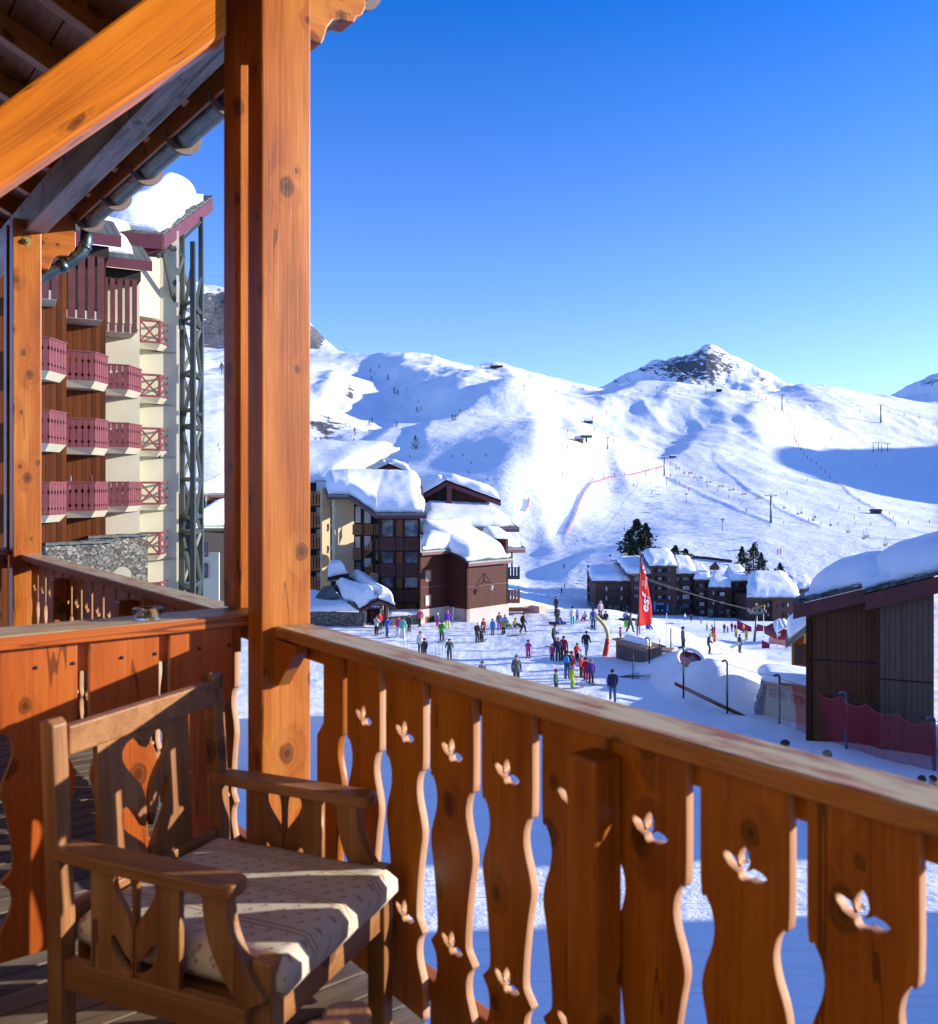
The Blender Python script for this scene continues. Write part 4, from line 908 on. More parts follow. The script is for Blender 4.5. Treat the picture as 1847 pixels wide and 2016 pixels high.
def window(parent, p, ex, w, h, n, frame=None, pane=None, bars=1, fw=0.07, depth=0.05, name='window'):
    """window with its lower left corner at p, ex along the wall, n outwards"""
    p, ex, n = Vector(p), Vector(ex).normalized(), Vector(n).normalized(); mb = MB()
    o = p + n * 0.004
    mb.box(o, ex * fw, n * depth, ZV * h); mb.box(o + ex * (w - fw), ex * fw, n * depth, ZV * h)
    mb.box(o + ex * fw, ex * (w - 2 * fw), n * depth, ZV * fw); mb.box(o + ex * fw + ZV * (h - fw), ex * (w - 2 * fw), n * depth, ZV * fw)
    for i in range(bars):
        xx = fw + (w - 2 * fw) * (i + 1) / (bars + 1) - fw * 0.3
        mb.box(o + ex * xx + ZV * fw, ex * fw * 0.6, n * depth * 0.8, ZV * (h - 2 * fw))
    wi = mb.build(name, frame or M_ORANGEW, parent)
    mb = MB(); q = o + ex * fw + ZV * fw + n * 0.012; mb.raw([q, q + ex * (w - 2 * fw), q + ex * (w - 2 * fw) + ZV * (h - 2 * fw), q + ZV * (h - 2 * fw)], [(0, 1, 2, 3)])
    mb.build('pane', pane or M_GLASS, wi)
    return wi
def slat_rail(p0, p1, h, pitch=0.16, gap=0.035, top=0.06, th=0.03, n=None, horiz=False, rise=None):
    """balustrade of upright boards from p0 to p1 (feet), h high"""
    p0, p1 = Vector(p0), Vector(p1); d = p1 - p0; L = Vector((d.x, d.y, 0)).length; e = d / L; nn = Vector((-d.y, d.x, 0)).normalized(); mb = MB()
    k = max(1, int(L / pitch)); st = L / k
    for i in range(k): mb.box(p0 + e * (i * st + gap / 2), e * (st - gap), nn * th, ZV * (h - top), 2)
    mb.box(p0 + ZV * (h - top) - nn * 0.02, d, nn * (th + 0.04), ZV * top, 0)
    mb.box(p0 + ZV * 0.10 + nn * th, d, nn * 0.03, ZV * 0.07, 0)
    return mb
def cut_rail(p0, p1, h, pitch=0.2):
    """balustrade of boards notched to diamonds and rounds between them"""
    p0, p1 = Vector(p0), Vector(p1); d = p1 - p0; L = d.length; e = d / L; mb = MB(); k = max(2, round(L / pitch)); st = L / k; g = 0.012
    for i in range(k):
        w = st - 2 * g; zz = [(0, 0), (0.14, 0), (0.20, 0.05), (0.26, 0), (0.62, 0), (0.70, 0.055), (0.80, 0), (1, 0)]
        Lp = [(-w / 2 + o, z * (h - 0.05)) for z, o in zz]; Rp = [(w / 2 - o, z * (h - 0.05)) for z, o in zz]
        mb.prism(Lp[::-1] + Rp, (p0 + e * (i * st + st / 2), e, ZV), -0.03)
    nn = Vector((-d.y, d.x, 0)).normalized()
    mb.box(p0 + ZV * (h - 0.05) - nn * 0.03, d, nn * 0.10, ZV * 0.05, 0)
    return mb
def cross_rail(p0, p1, h, t=0.09):
    """timber frame filled with one St Andrew's cross"""
    p0, p1 = Vector(p0), Vector(p1); d = p1 - p0; e = d.normalized(); nn = Vector((-d.y, d.x, 0)).normalized() * 0.06; mb = MB()
    mb.box(p0, e * t, nn, ZV * h); mb.box(p1 - e * t, e * t, nn, ZV * h); mb.box(p0 + e * t, d - e * 2 * t, nn, ZV * t); mb.box(p0 + e * t + ZV * (h - t), d - e * 2 * t, nn, ZV * t)
    for s in (0, 1):
        q0 = p0 + e * t + ZV * (t if s == 0 else h - t); q1 = p1 - e * t + ZV * (h - t if s == 0 else t); dd = q1 - q0
        up = Vector((0, 0, 1)) - dd.normalized() * dd.normalized().z; up.normalize()
        mb.box(q0 - up * t * 0.4 + nn * (0.2 + 0.25 * s), dd, nn * 0.35, up * t * 0.8)
    return mb

# ---------------------------------------------------------------- the stepped tower on the left
tower = empty('apartment_tower', 'tall cream and brown apartment tower with stepped red balconies, left of the corner post', 'apartment building', (-15, 38, -13))
DW = Vector((0.88, 0.475, 0)).normalized(); NW = Vector((DW.y, -DW.x, 0))
BAY = [(31.3, 131, M_WARM), (34.7, 208, M_WARM), (39.0, 275, M_CREAM), (42.0, 352, M_CREAM)]
ENDS = []
for i, (Y, xr, m_) in enumerate(BAY):
    e = at(xr, HOR, Y); ENDS.append(e); wid = (3.4, 3.6, 3.4, 4.4)[i]
    zt = (4.6, 4.7, 7.2, 10.8)[i] if i < 3 else 11.3
    zt = at(0, (500, 505, 545, 455)[i], Y).z
    mb = MB(); mb.wall(e - DW * wid, e, -14, zt, 0.4); mb.build('wall', m_, tower)
    mb = MB(); mb.wall(e, e + Vector((e.x / e.y - 0.07, 1, 0)) * 5.5, -14, zt, 0.3); mb.build('return_wall', m_ if i != 3 else M_CREAM, tower)
mb = MB(); e = ENDS[2] - DW * 2.5; mb.wall(e + NW * -0.35, ENDS[3] - DW * 0.2 + NW * -0.35, 8, 12.2, 0.3); mb.build('wall', M_CREAM, tower)
def tbalcony(i, x0, xc, x1, ytop, hgt, kind, slab=0.26):
    """balcony of bay i: front from column x0 to xc, sunlit side face from xc to x1, rail top at row ytop (at the corner)"""
    Y = BAY[i][0] - (1.35 if i < 3 else 1.2); c = at(xc, ytop, Y)
    def hit(x, o, d):
        k = (x - CX) / F; s = (k * o.y - o.x) / (d.x - k * d.y); return o + d * s
    p0 = hit(x0 - 6, c, DW); p1 = hit(x1, c, Vector((0.02, 1, 0)).normalized())
    if (p1 - c).length > 2.2: p1 = c + (p1 - c).normalized() * 2.2
    dn = ZV * hgt; back = ENDS[i]
    mb = MB(); poly = [p0 - dn, c - dn, p1 - dn, back + ZV * (p1.z - hgt) - DW * 0.05, p0 - dn - NW * 1.7]
    o = ZV * 0; vs = [Vector(q) for q in poly]; vb = [q - ZV * slab for q in vs]
    vb[0] = vb[0] - NW * 0.25; vb[1] = vb[1] + Vector((-.25, .22, 0)); vb[2] = vb[2] + Vector((-.25, 0, 0))
    n = len(vs); mb.raw(vs + vb, [tuple(range(n)), tuple(range(n, 2 * n))[::-1]] + [(k, k + n, (k + 1) % n + n, (k + 1) % n) for k in range(n)])
    s = mb.build('balcony', M_CREAM, tower)
    f = {'cut': lambda a_, b_: cut_rail(a_, b_, hgt, 0.21), 'x': lambda a_, b_: cross_rail(a_, b_, hgt, 0.10)}[kind]
    f(p0 - dn, c - dn).build('balustrade', M_ROSE, s); f(c - dn, p1 - dn).build('balustrade', M_ROSE, s)
    return p0, c, p1
rows_ = [(0, 60, 96.5, 131, (663, 806, 948), 1.16, 'cut'), (1, 131, 187, 213, (692, 823, 948), 1.12, 'cut'), (2, 213, 253, 279, (718, 832, 948), 1.06, 'cut'), (3, 279, 316, 336, (631, 737, 842, 948, 1047, 1146), 1.08, 'x')]
for i, x0, xc, x1, ys, hg, kd in rows_:
    for y in ys: tbalcony(i, x0, xc, x1, y, hg, kd)
# tall slatted screens of the top floor with their own eaves
for i, x0, xc, x1, y0, y1 in ((0, 60, 119, 130, 506, 590), (1, 130, 208, 212, 506, 630), (2, 214, 272, 280, 551, 656)):
    Y = BAY[i][0] - 1.35; c0, c1 = at(xc, y0, Y), at(xc, y1, Y); h = c0.z - c1.z
    L = (xc - x0) * Y / F / (DW.x + 0.45 * DW.y)
    p0 = c1 - DW * (L + 0.3)
    mb = slat_rail(p0, c1, h, 0.285, 0.095, 0.02); mb.build('slatted_screen', M_REDWOOD, tower)
    mb = MB(); mb.box(p0 - ZV * 0.02 - NW * 0.02, c1 - p0 - DW * 0.1, -NW * 1.6, ZV * 0.32); mb.build('balcony', M_CREAM, tower)
    mb = MB(); mb.box(p0 + ZV * 0.6 - NW * 1.3, c1 - p0, -NW * 0.1, ZV * (h - 0.6)); mb.build('shutter', M_DARK if i < 2 else M_CREAM, tower)
    a = p0 + ZV * (h + 0.75) - DW * 1.0 + NW * 0.5; b = c1 + ZV * (h + 0.75) + DW * 0.45 + NW * 0.5
    mb = MB(); mb.box(p0 + ZV * h - NW * 0.05, c1 - p0 + DW * 0.12, -NW * 1.3, ZV * 0.42); mb.build('eave_board', M_DARK, tower)
    roof_on(tower, a, b, b - NW * 2.6 + ZV * 1.25, a - NW * 2.6 + ZV * 1.25, 0.12, 0.42, 0.55, (0.0, 0.22, 0.30, 0), seed=i, sides='ar', trim=False)
# main roof with its thick snow
Yr = 40.5; a = at(190, 452, Yr - 1); b = at(321, 462, Yr); c = at(417, 390, Yr + 6.2)
d = c + (a - b)
roof_on(tower, a, b, c, d, 0.14, 0.66, 0, sides='ar', trim=False)
snow_patch(a, b, c, d, 1.55, (0.0, 0.07, 0.05, 0.10), M_SNOW, tower, 36, 26, rim=1.7, seed=4, lump=0.12)
mb = MB(); board_along(mb, a + (a - d).normalized() * -0.35 - ZV * 0.66, b + (a - d).normalized() * -0.35 - ZV * 0.66, 0.5, 0.05, a - d); mb.build('lower_fascia', M_MAROON, tower)
mb = MB()
for k in range(26):
    t = k / 25; p = b + (c - b) * t; w = (0.75 + 0.2 * math.sin(k * 2.1)) * (1.0 if t > 0.05 else 0.5)
    mb.box(p + ZV * (0.02 + 0.03 * (k % 3)) - Vector((w, 0, 0)), Vector((w, 0.05, 0)), (c - b) / 25 * 1.02, ZV * 0.05)
mb.build('shingle_rows', M_SLATEP, tower)
# steel lattice carrying the roof corner
def bar(mb, p, q, t=0.16):
    p, q = Vector(p), Vector(q); d = (q - p); e = d.normalized(); s = e.orthogonal().normalized() * t; u = e.cross(s).normalized() * t
    mb.box(p - s / 2 - u / 2, d, s, u)
lat = empty('lattice_mast', 'dark grey-green steel lattice mast holding up the tower roof corner', 'lattice mast', at(378, 1190, 43))
LA, LB, LC = (359, 43.2, 462), (380, 41.9, 476), (396, 45.0, 428)
cols_ = []
for x, Y, yt in (LA, LB, LC):
    mb = MB(); p = at(x, 0, Y); p.z = -14; q = Vector((p.x, p.y, at(x, yt, Y).z)); mb.box(p - Vector((0.11, 0.11, 0)), (0.22, 0, 0), (0, 0.22, 0), q - p); mb.build('upright', M_GREEN, lat); cols_.append((p, q))
mb = MB(); z = -12.6; k = 0
while z < 10.5:
    P = [Vector((c_[0].x, c_[0].y, z)) for c_ in cols_]; Q = [Vector((c_[0].x, c_[0].y, z + 2.6)) for c_ in cols_]
    for i, j in ((0, 1), (1, 2), (2, 0)):
        bar(mb, P[i], P[j], 0.15)
        m_ = (P[i] + P[j]) / 2 + ZV * 1.3
        if k % 2 == 0: bar(mb, P[i], Q[j], 0.13)
        else: bar(mb, P[j], Q[i], 0.13)
    if k % 2 == 0: 
        for i, j in ((0, 1), (1, 2)): bar(mb, P[i] + ZV * 0.75, P[j] + ZV * 0.75, 0.15); 
    z += 2.6; k += 1
mb.build('lacing', M_GREEN, lat)
mb = MB(); s0 = at(322, 497, 40.6); s1 = at(338, 571, 41.6); s2 = at(357, 648, 42.9)
bar(mb, s0, s1, .15); bar(mb, s1, s2, .15); bar(mb, at(310, 505, 40.4), at(330, 491, 41), .16); bar(mb, s1, at(362, 505, 43.0), .14); bar(mb, at(334, 482, 41.3), at(362, 505, 43), .14); bar(mb, at(360, 470, 43), at(396, 436, 45), .14)
mb.build('diagonal_brace', M_GREEN, lat)
# stone terrace walls at the foot
for x0, x1, yt, Y, lab in ((139, 224, 1073, 31, 'nearer rubble stone wall with slate coping below the tower balconies'), (217, 291, 1059, 34.5, 'taller rubble stone wall with slate coping at the foot of the tower')):
    p = at(x0, yt, Y); q = at(x1, yt, Y + 1.2); q.z = p.z
    r_ = empty('stone_wall', lab, 'wall', (p.x, p.y, -13)); mb = MB(); mb.wall(p - DW * 0.8, q, -14, p.z, 0.5); mb.build('masonry', M_STONE, r_)
    mb = MB(); k = 0
    while k < 6:
        t0 = k / 6; pp = (p - DW * 0.8) * (1 - t0) + q * t0; mb.box(pp + NW * 0.12 + ZV * (0.004 + 0.012 * (k % 2)), (q - p + DW * 0.8) / 6 * 0.98, -NW * 0.75, ZV * 0.09); k += 1
    mb.build('coping', M_SLATEP, r_)
    mb = MB(); mb.tube([at(241, 1132, Y) + NW * 0.03, at(241, 1132, Y) + NW * 0.05], 0.33, 18, smooth=False)
    if x0 > 200: mb.build('round_panel', M_CREAM, r_)
# skis standing on a balcony
for x, y, colr, lab in ((135, 936, (0.55, 0.56, 0.6), 'white-tipped ski leaning behind the lowest notched balcony'), (178, 935, (0.5, 0.12, 0.12), 'red and black ski standing upright behind the lowest notched balcony'), (316, 838, (0.03, 0.03, 0.03), 'dark spotted snowboard tip above a cross-braced balcony')):
    Y = 34 if x < 300 else 41.3; p = at(x, y + 26, Y); mb = MB(); t_ = Vector((0.12 if x == 135 else 0.02, 0.1, 1)).normalized()
    P = [(-0.05, -0.9), (0.05, -0.9), (0.05, 0.35), (0.045, 0.45), (0.0, 0.52), (-0.045, 0.45), (-0.05, 0.35)]
    mb.prism(P, (p, Vector((1, 0, 0)), t_), 0.02)
    tag(mb.build('ski' if x < 300 else 'snowboard', plain('ski_top_%d' % x, colr, 0.3, 0.5, 18)), lab, 'ski' if x < 300 else 'snowboard')
# small houses seen between the lattice mast and the corner post
hs = empty('snowy_house', 'dark house with deep blue snow on its roof, between lattice mast and corner post', 'house', at(420, 1180, 74))
p, q = at(396, 1035, 72), at(470, 1035, 76)
mb = MB(); mb.wall(p, q, -13, p.z, 4); mb.build('wall', M_DARK, hs)
mb = MB(); w0, w1 = at(398, 1088, 71.6), at(431, 1088, 71.6); mb.wall(w0, w1, -12.9, w0.z, 0.25); mb.build('end_wall', M_CREAM, hs)
roof_on(hs, p + Vector((-.6, -.8, 0)), q + Vector((.5, -.8, 0)), q + Vector((0, 6, 1.3)), p + Vector((-.6, 6, 1.3)), 0.2, 0.4, 1.3, (0, 0, 0.02, 0), mat_fas=M_DARK, sides='al', seed=2)
for y in (1096, 1138):
    window(hs, at(399, y, 71.5), (1, 0, 0), 0.45, 1.2, (0, -1, 0), M_MAROON, bars=0)
hs2 = empty('snowy_chalet', 'gabled brown chalet with rounded snow cap, beyond the dark house by the mast', 'house', at(420, 1000, 96))
p, q = at(404, 972, 95), at(470, 972, 99); mb = MB(); mb.wall(p, q, -12, p.z, 5); mb.build('wall', M_BROWN, hs2)
mb = MB(); mb.wall(p + Vector((-0.9, 2.5, 0)), p, -12, p.z, .2, z1b=p.z); mb.build('end_wall', M_CREAM, hs2)
roof_on(hs2, p + Vector((-1.2, -1, 0)), q + Vector((1, -1, 0)), q + Vector((0, 5, 1.6)), p + Vector((0.2, 5, 1.6)), 0.2, 0.4, 1.1, (0, 0, 0.02, 0), sides='al', seed=3)

# ---------------------------------------------------------------- the brown residence in the middle
mid = empty('residence_building', 'large brown boarded residence with stepped snowy roofs, right behind the corner post', 'apartment building', (-4, 86, -13))
ER = Vector((0.7071, 0.7071, 0)); EL = Vector((-0.7071, 0.7071, 0)); NR = Vector((0.7071, -0.7071, 0)); NL = Vector((-0.7071, -0.7071, 0))
C0 = Vector((-0.21, 82, 0)); I0 = C0 + EL * 2.31; A0 = I0 - ER * 3.74; C1 = C0 + ER * 5.75
zE, zA = -7.25, -6.05
mb = MB(); mb.wall(C0, C1, -11.4, zE + 0.1, 0.3); mb.wall(I0, C0, -11.4, zA, 0.3, z1b=zE + 0.1); mb.wall(A0, I0, -11.3, zA, 0.3); mb.wall(C1, C1 + EL * 6, -11.4, zE + 2.2, .3); mb.build('boarded_wall', M_BROWN, mid)
mb = MB(); mb.wall(C0 + NR * 0.06 + NL * 0.06, C1 + NR * 0.06, -14, -11.4, 0.4); mb.wall(I0 + NL * 0.06, C0 + NL * 0.06 + NR * 0.06, -14, -11.4, 0.4); mb.wall(A0 + NR * 0.06, I0 + NR * .06, -14, -11.3, 0.4); mb.build('concrete_base', M_CONC, mid)
mb = MB(); mb.box(C0 + NR * 0.02 + ZV * -9.35, C1 - C0, NR * 0.03, ZV * 0.06); mb.box(A0 + NR * 0.02 + ZV * -9.3, I0 - A0, NR * 0.03, ZV * 0.06); mb.build('board_joint', M_MAROON, mid)
for zz in (-8.75, -11.05 + 0.0):
    window(mid, A0 + ER * 0.55 + ZV * zz, ER, 0.75, 1.05, NR, M_ORANGEW, M_CURT if zz < -10 else M_GLASS, 0, 0.10)
window(mid, A0 + ER * 0.6 + NR * 0.06 + ZV * -12.75, ER, 1.1, 0.75, NR, M_ORANGEW, M_DARK, 0)
# low wing roof: main slope, and the part dropping over the corner box
e0 = A0 + NR * 0.55 - ER * 0.3 + ZV * (zA + 0.25); e1 = I0 + NR * 0.55 + ER * 0.3 + ZV * (zA + 0.25)
b0 = C0 + NR * 0.6 - ER * 0.1 + ZV * (zE + 0.35) + NL * 0.3; b1 = C1 + NR * 0.6 + ER * 0.0 + ZV * (zE + 0.35)
top = ZV * 2.6; back = EL * 7.0
roof_on(mid, b0, b1, b1 + EL * 7.6 + ZV * 2.9, b0 + EL * 7.6 + ZV * 2.9, 0.2, 0.42, 1.3, (0.0, 0.05, 0.03, 0), sides='ar', seed=5, lump=.08)
roof_on(mid, e0, e1 + ER * 0.6, a7(1150, 735, 93), a7(885, 735, 91.5), 0.2, 0.42, 1.3, (0.02, 0.0, 0.04, 0), sides='al', seed=6, lump=.08, open='r')
mb = MB(); board_along(mb, e1 + ZV * -0.02, b0 + ZV * -0.02 - NL * 0.3, 0.45, 0.06, NL); mb.build('rake_board', M_MAROON, mid)
# right-hand eave and balconies hung on the far end
q0, q1 = a7(1425, 865, 88), a7(1668, 858, 90)
roof_on(mid, q0, q1, q1 + Vector((-2.4, 6, 1.4)), q0 + Vector((-1, 6, 1.4)), 0.2, 0.5, 0.75, (0, .1, .04, 0), sides='ar', seed=7)
for y0, y1, m_ in ((1005, 1085, M_GREEN), (1175, 1265, M_ORANGEW)):
    p, q = a7(1535, y1, 86.3), a7(1628, y1, 86.3); h = at(0, *[z7(0, y0)[1]], 86.3).z - p.z
    mb = MB(); mb.box(p - ZV * 0.15, q - p, Vector((0, 2.2, 0)), ZV * 0.14); s = mb.build('balcony', m_, mid)
    slat_rail(p, q, h, 0.25, 0.07).build('balustrade', m_, s); slat_rail(q, q + Vector((0, 2.2, 0)), h, 0.25, 0.07).build('balustrade', m_, s)
mb = MB(); mb.box(a7(1562, 1010, 86.5), Vector((.16, 0, 0)), Vector((0, .16, 0)), ZV * 1.6); mb.build('balcony_post', M_GREEN, mid)
for y, w_ in ((1440, 2.8), (1340, 2.1)):
    mb = MB(); mb.box(a7(1540, y, 86.2), Vector((w_, 0.4, 0)), Vector((0, 1.4, 0)), ZV * 0.22); mb.build('terrace', M_OLDWOOD, mid)
# roof step above
q0, q1 = a7(880, 712, 94), a7(1622, 705, 97)
roof_on(mid, q0, q1, q1 + Vector((-3, 7, 2.0)), q0 + Vector((0, 7, 2.0)), 0.2, 0.5, 1.25, (0, .05, .03, 0), sides='ar', seed=8)
mb = MB(); mb.wall(q0 + Vector((.3, .5, 0)), q1 + Vector((-1.4, .5, 0)), -9, q0.z - .1, 0.3); mb.build('boarded_wall', M_BROWN, mid)
# gable above: boarded triangle with maroon rakes and thick snow
Yg = 100
g0, gA, g1 = a7(860, 470, Yg), a7(1075, 350, Yg), a7(1485, 500, Yg)
mb = MB(); P = [a7(865, 560, Yg + .7), a7(1370, 560, Yg + .7), a7(1370, 478, Yg + .7), a7(1075, 385, Yg + .7), a7(865, 470, Yg + .7)]
mb.prism([(p.x, p.z) for p in P], ((0, Yg + .7, 0), (1, 0, 0), (0, 0, 1)), -0.3); mb.build('gable_wall', M_BROWN, mid)
mb = MB(); up = ZV * 0.7
for p, q in ((gA, g1), (g0, gA)):
    mb.box(p - up, q - p, Vector((0, 0.08, 0)), up)
mb.build('rake_board', M_MAROON, mid)
gb = Vector((-3.5, 13, 0.0))
roof_on(mid, g1, g1 + gb, gA + gb, gA, 0.2, 0.3, 1.15, (0, 0, 0.03, 0), sides='', trim=False, seed=9)
roof_on(mid, g0 + gb, g0, gA, gA + gb, 0.2, 0.3, 1.15, (0, 0, 0.03, 0), sides='', trim=False, seed=10)
mb = MB(); mb.box(a7(1000, 540, Yg - .2), Vector((3.6, 0, 0)), Vector((0, .6, 0)), ZV * 0.15); mb.box(a7(1078, 545, Yg - .5), Vector((0.55, 0, 0)), Vector((0, .5, 0)), ZV * 2.3); mb.build('gable_balcony', M_MAROON, mid)
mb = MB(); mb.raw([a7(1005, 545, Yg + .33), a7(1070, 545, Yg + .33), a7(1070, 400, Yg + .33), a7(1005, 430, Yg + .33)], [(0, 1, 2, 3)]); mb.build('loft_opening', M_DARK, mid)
# rear block with its small gable and broad snow
Yb = 112
r0, rA, r1 = a7(480, 308, Yb), a7(642, 228, Yb), a7(822, 300, Yb)
mb = MB(); mb.prism([(p.x, p.z) for p in (a7(500, 330, Yb), a7(800, 330, Yb), a7(800, 298, Yb), a7(642, 240, Yb), a7(500, 300, Yb))], ((0, Yb + .6, 0), (1, 0, 0), (0, 0, 1)), -0.3); mb.build('gable_wall', M_BROWN, mid)
mb = MB()
for p, q in ((rA, r1), (r0, rA)): mb.box(p - ZV * .6, q - p, Vector((0, 0.08, 0)), ZV * .6)
mb.build('rake_board', M_MAROON, mid)
gb = Vector((-5, 12, 0.2))
roof_on(mid, r1, r1 + gb, rA + gb, rA, 0.2, 0.3, 1.0, (0, 0, 0.03, 0), sides='', trim=False, seed=11)
roof_on(mid, r0 + gb, r0, rA, rA + gb, 0.2, 0.3, 1.0, (0, 0, 0.03, 0), sides='', trim=False, seed=12)
p0, p1 = a7(-260, 380, 97), a7(235, 385, 97)
roof_on(mid, p0, p1, p1 + Vector((6, 13, 4.4)), p0 + Vector((0, 13, 4.4)), 0.2, 0.5, 1.5, (0, 0.0, .03, 0), sides='a', mat_fas=M_BROWNF, seed=13)
# left facade: balcony stack, cream pier, dark bay
def fwall(x0, y0, x1, y1, Y, mat, name, th=0.4, Yb_=None):
    p, q = a7(x0, 0, Y), a7(x1, 0, Yb_ or Y); mb = MB(); mb.wall((p.x, p.y), (q.x, q.y), a7(0, y1, Y).z, a7(0, y0, Y).z, th); return mb.build(name, mat, mid)
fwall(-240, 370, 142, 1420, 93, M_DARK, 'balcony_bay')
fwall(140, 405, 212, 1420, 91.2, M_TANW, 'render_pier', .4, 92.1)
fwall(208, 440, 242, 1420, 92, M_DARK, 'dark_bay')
mb = MB()
for y in (510, 670, 835, 990):
    p = a7(212, y + 25, 91.8); q = a7(238, y, 91.8); r_ = a7(238, y + 50, 91.8); bar(mb, p, q, .14); bar(mb, p, r_, .14)
mb.build('bay_bracing', M_CREAM, mid)
for y in (475, 640, 800, 965, 1125):
    p, q = a7(-100, y + 68, 91.4), a7(142, y + 68, 91.4); mb = MB(); mb.box(p - ZV * .15, q - p, Vector((0, 1.4, 0)), ZV * .14); s = mb.build('balcony', M_DARK, mid)
    slat_rail(p, q, 1.6 if y > 500 else 1.5, 0.3, 0.12).build('balustrade', M_ORANGEW, s)
    window(mid, a7(92, y - 14, 92.9), (1, 0, 0), 2.0, 1.5, (0, -1, 0), M_DARK, M_CURT if y != 965 else M_GLASS, 0)
# cream stair wall and its stepped stairs
fwall(236, 475, 380, 1110, 87.3, M_TANW, 'cream_wall', 0.5, 89.0)
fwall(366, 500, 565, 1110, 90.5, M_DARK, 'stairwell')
for x0, x1, y0, y1 in ((384, 436, 545, 675), (452, 510, 575, 680), (384, 432, 770, 865), (452, 512, 765, 880), (384, 436, 960, 1050), (540, 562, 880, 960), (452, 515, 930, 1010)):
    p = a7(x0, y1, 90.3); window(mid, p, (1, 0, 0), (x1 - x0) * .2618 * 90.3 / F, (y1 - y0) * .2618 * 90.3 / F, (0, -1, 0), M_DARK, M_CURT if (x0 + y0) % 4 else M_GLASS, 0)
for x0, y0, x1, y1, h in ((366, 762, 432, 762, 1.05), (432, 762, 560, 762, 1.05), (366, 950, 432, 950, 1.1), (366, 1105, 438, 1105, 0.6), (532, 880, 562, 880, 1.2), (532, 1050, 562, 1050, .9)):
    slat_rail(a7(x0, y0, 88), a7(x1, y1, 88), h, 0.22, 0.07).build('stair_balustrade', M_ORANGEW, mid)
for x0, y0, x1, y1 in ((445, 945, 520, 880), (445, 1108, 525, 1045)):
    slat_rail(a7(x0, y0, 88.2), a7(x1, y1, 88.2), 1.05, 0.22, 0.07).build('stair_balustrade', M_ORANGEW, mid)
mb = MB()
for x in (440, 520): mb.box(a7(x, 1110, 87.6), Vector((.2, 0, 0)), Vector((0, .2, 0)), ZV * (7.0 if x == 440 else 5.6))
mb.build('stair_post', M_DARK, mid)
mb = MB(); P = [a7(450, 1108, 87.2), a7(572, 1160, 87.2), a7(572, 1060, 87.2), a7(512, 1045, 87.2)]
mb.prism([(p.x, p.z) for p in P], ((0, 87.2, 0), (1, 0, 0), (0, 0, 1)), -0.3); mb.build('stair_cheek', M_TANW, mid)
# glazed front
Yf = 85.5
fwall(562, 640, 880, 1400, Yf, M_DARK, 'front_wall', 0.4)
for zy0, zy1 in ((645, 780), (887, 980), (1072, 1165)):
    for x0, x1 in ((586, 678), (757, 862)):
        window(mid, a7(x0, zy1, Yf - .02), (1, 0, 0), (x1 - x0) * .2618 * Yf / F, (zy1 - zy0) * .2618 * Yf / F, (0, -1, 0), M_REDWOOD, M_GLASS, 0, 0.09)
    mb = MB(); z0, z1 = a7(0, zy1, Yf).z, a7(0, zy0, Yf).z; z = z0
    while z < z1: mb.box(a7(694, 0, Yf - .05) * 1 + ZV * (z - a7(694, 0, Yf - .05).z), Vector((.66, 0, 0)), Vector((0, -.03, 0)), ZV * 0.07); z += 0.11
    mb.build('louvre_panel', M_ORANGEW, mid)
for y in (878, 1075, 1268):
    p, q = a7(572, y, Yf - .5), a7(872, y, Yf - .5); mb = MB(); mb.box(p - ZV * .1, q - p, Vector((0, .5, 0)), ZV * .1); s = mb.build('balcony', M_DARK, mid)
    slat_rail(p, q, 1.18, 0.21, 0.07).build('balustrade', M_REDWOOD, s)
mb = MB()
for x in (565, 686, 750, 868): mb.box(a7(x, 1345, Yf - .55), Vector((.14, 0, 0)), Vector((0, .14, 0)), ZV * 9.2)
mb.build('front_post', M_DARK, mid)
mb = MB(); z = -12.3
while z < -11.3: mb.box(Vector((a7(590, 0, Yf).x, Yf - .06, z)), Vector((3.4, 0, 0)), Vector((0, -.03, 0)), ZV * 0.07); z += 0.11
mb.build('cellar_louvre', M_ORANGEW, mid)
# big stepped roof over the left half
w0, w1 = a7(182, 462, 86.5), a7(345, 462, 86.5); v0, v1 = a7(545, 600, 84.6), a7(922, 600, 84.6)
k0, k1, k2, k3 = a7(150, 365, 97.5), a7(330, 345, 97.5), a7(600, 345, 97.5), a7(880, 345, 97.0)
roof_on(mid, w0, w1, k1, k0, 0.16, 0.42, 1.35, (0.04, 0, .04, 0), sides='al', seed=14, lump=.05, open='r')
roof_on(mid, w1, v0, k2, k1, 0.16, 0.48, 1.35, (0, 0, .03, 0), sides='', seed=14, lump=.05, open='lr')
roof_on(mid, v0, v1, k3, k2, 0.16, 0.48, 1.35, (0, .05, .03, 0), sides='ar', seed=14, lump=.05, open='l')
mb = MB(); mb.box(w1 - ZV * .5, v0 - w1, Vector((0, 0.08, 0)), ZV * .5); mb.build('rake_board', M_MAROON, mid)
# wall lamp on the corner box with its bracket
lp = empty('wall_lantern', 'iron lantern hanging from a bracket on the brown corner wall of the residence', 'lantern', a7(1345, 1100, 83.2))
base = a7(1345, 1050, 84.0); base = C0 + ER * 2.3 + ZV * a7(0, 1050, 83.6).z + NR * 0.05; out = base + NR * 0.95 - ZV * 0.85; ft = base - ZV * 0.85
mb = MB(); mb.tube([base, out], 0.03, 6); mb.tube([ft, out], 0.035, 6); mb.tube([base, ft], 0.03, 6); mb.tube([out, out - ZV * 0.2], 0.02, 6); mb.build('bracket', M_IRON, lp)
mb = MB(); mb.lathe([(0.03, 0), (0.24, -0.16), (0.25, -0.18), (0.16, -0.2), (0.12, -0.46), (0.10, -0.5)], out - ZV * 0.2, 6, False); mb.build('lantern_head', plain('lantern_glass', (.5, .46, .38), .3), lp)
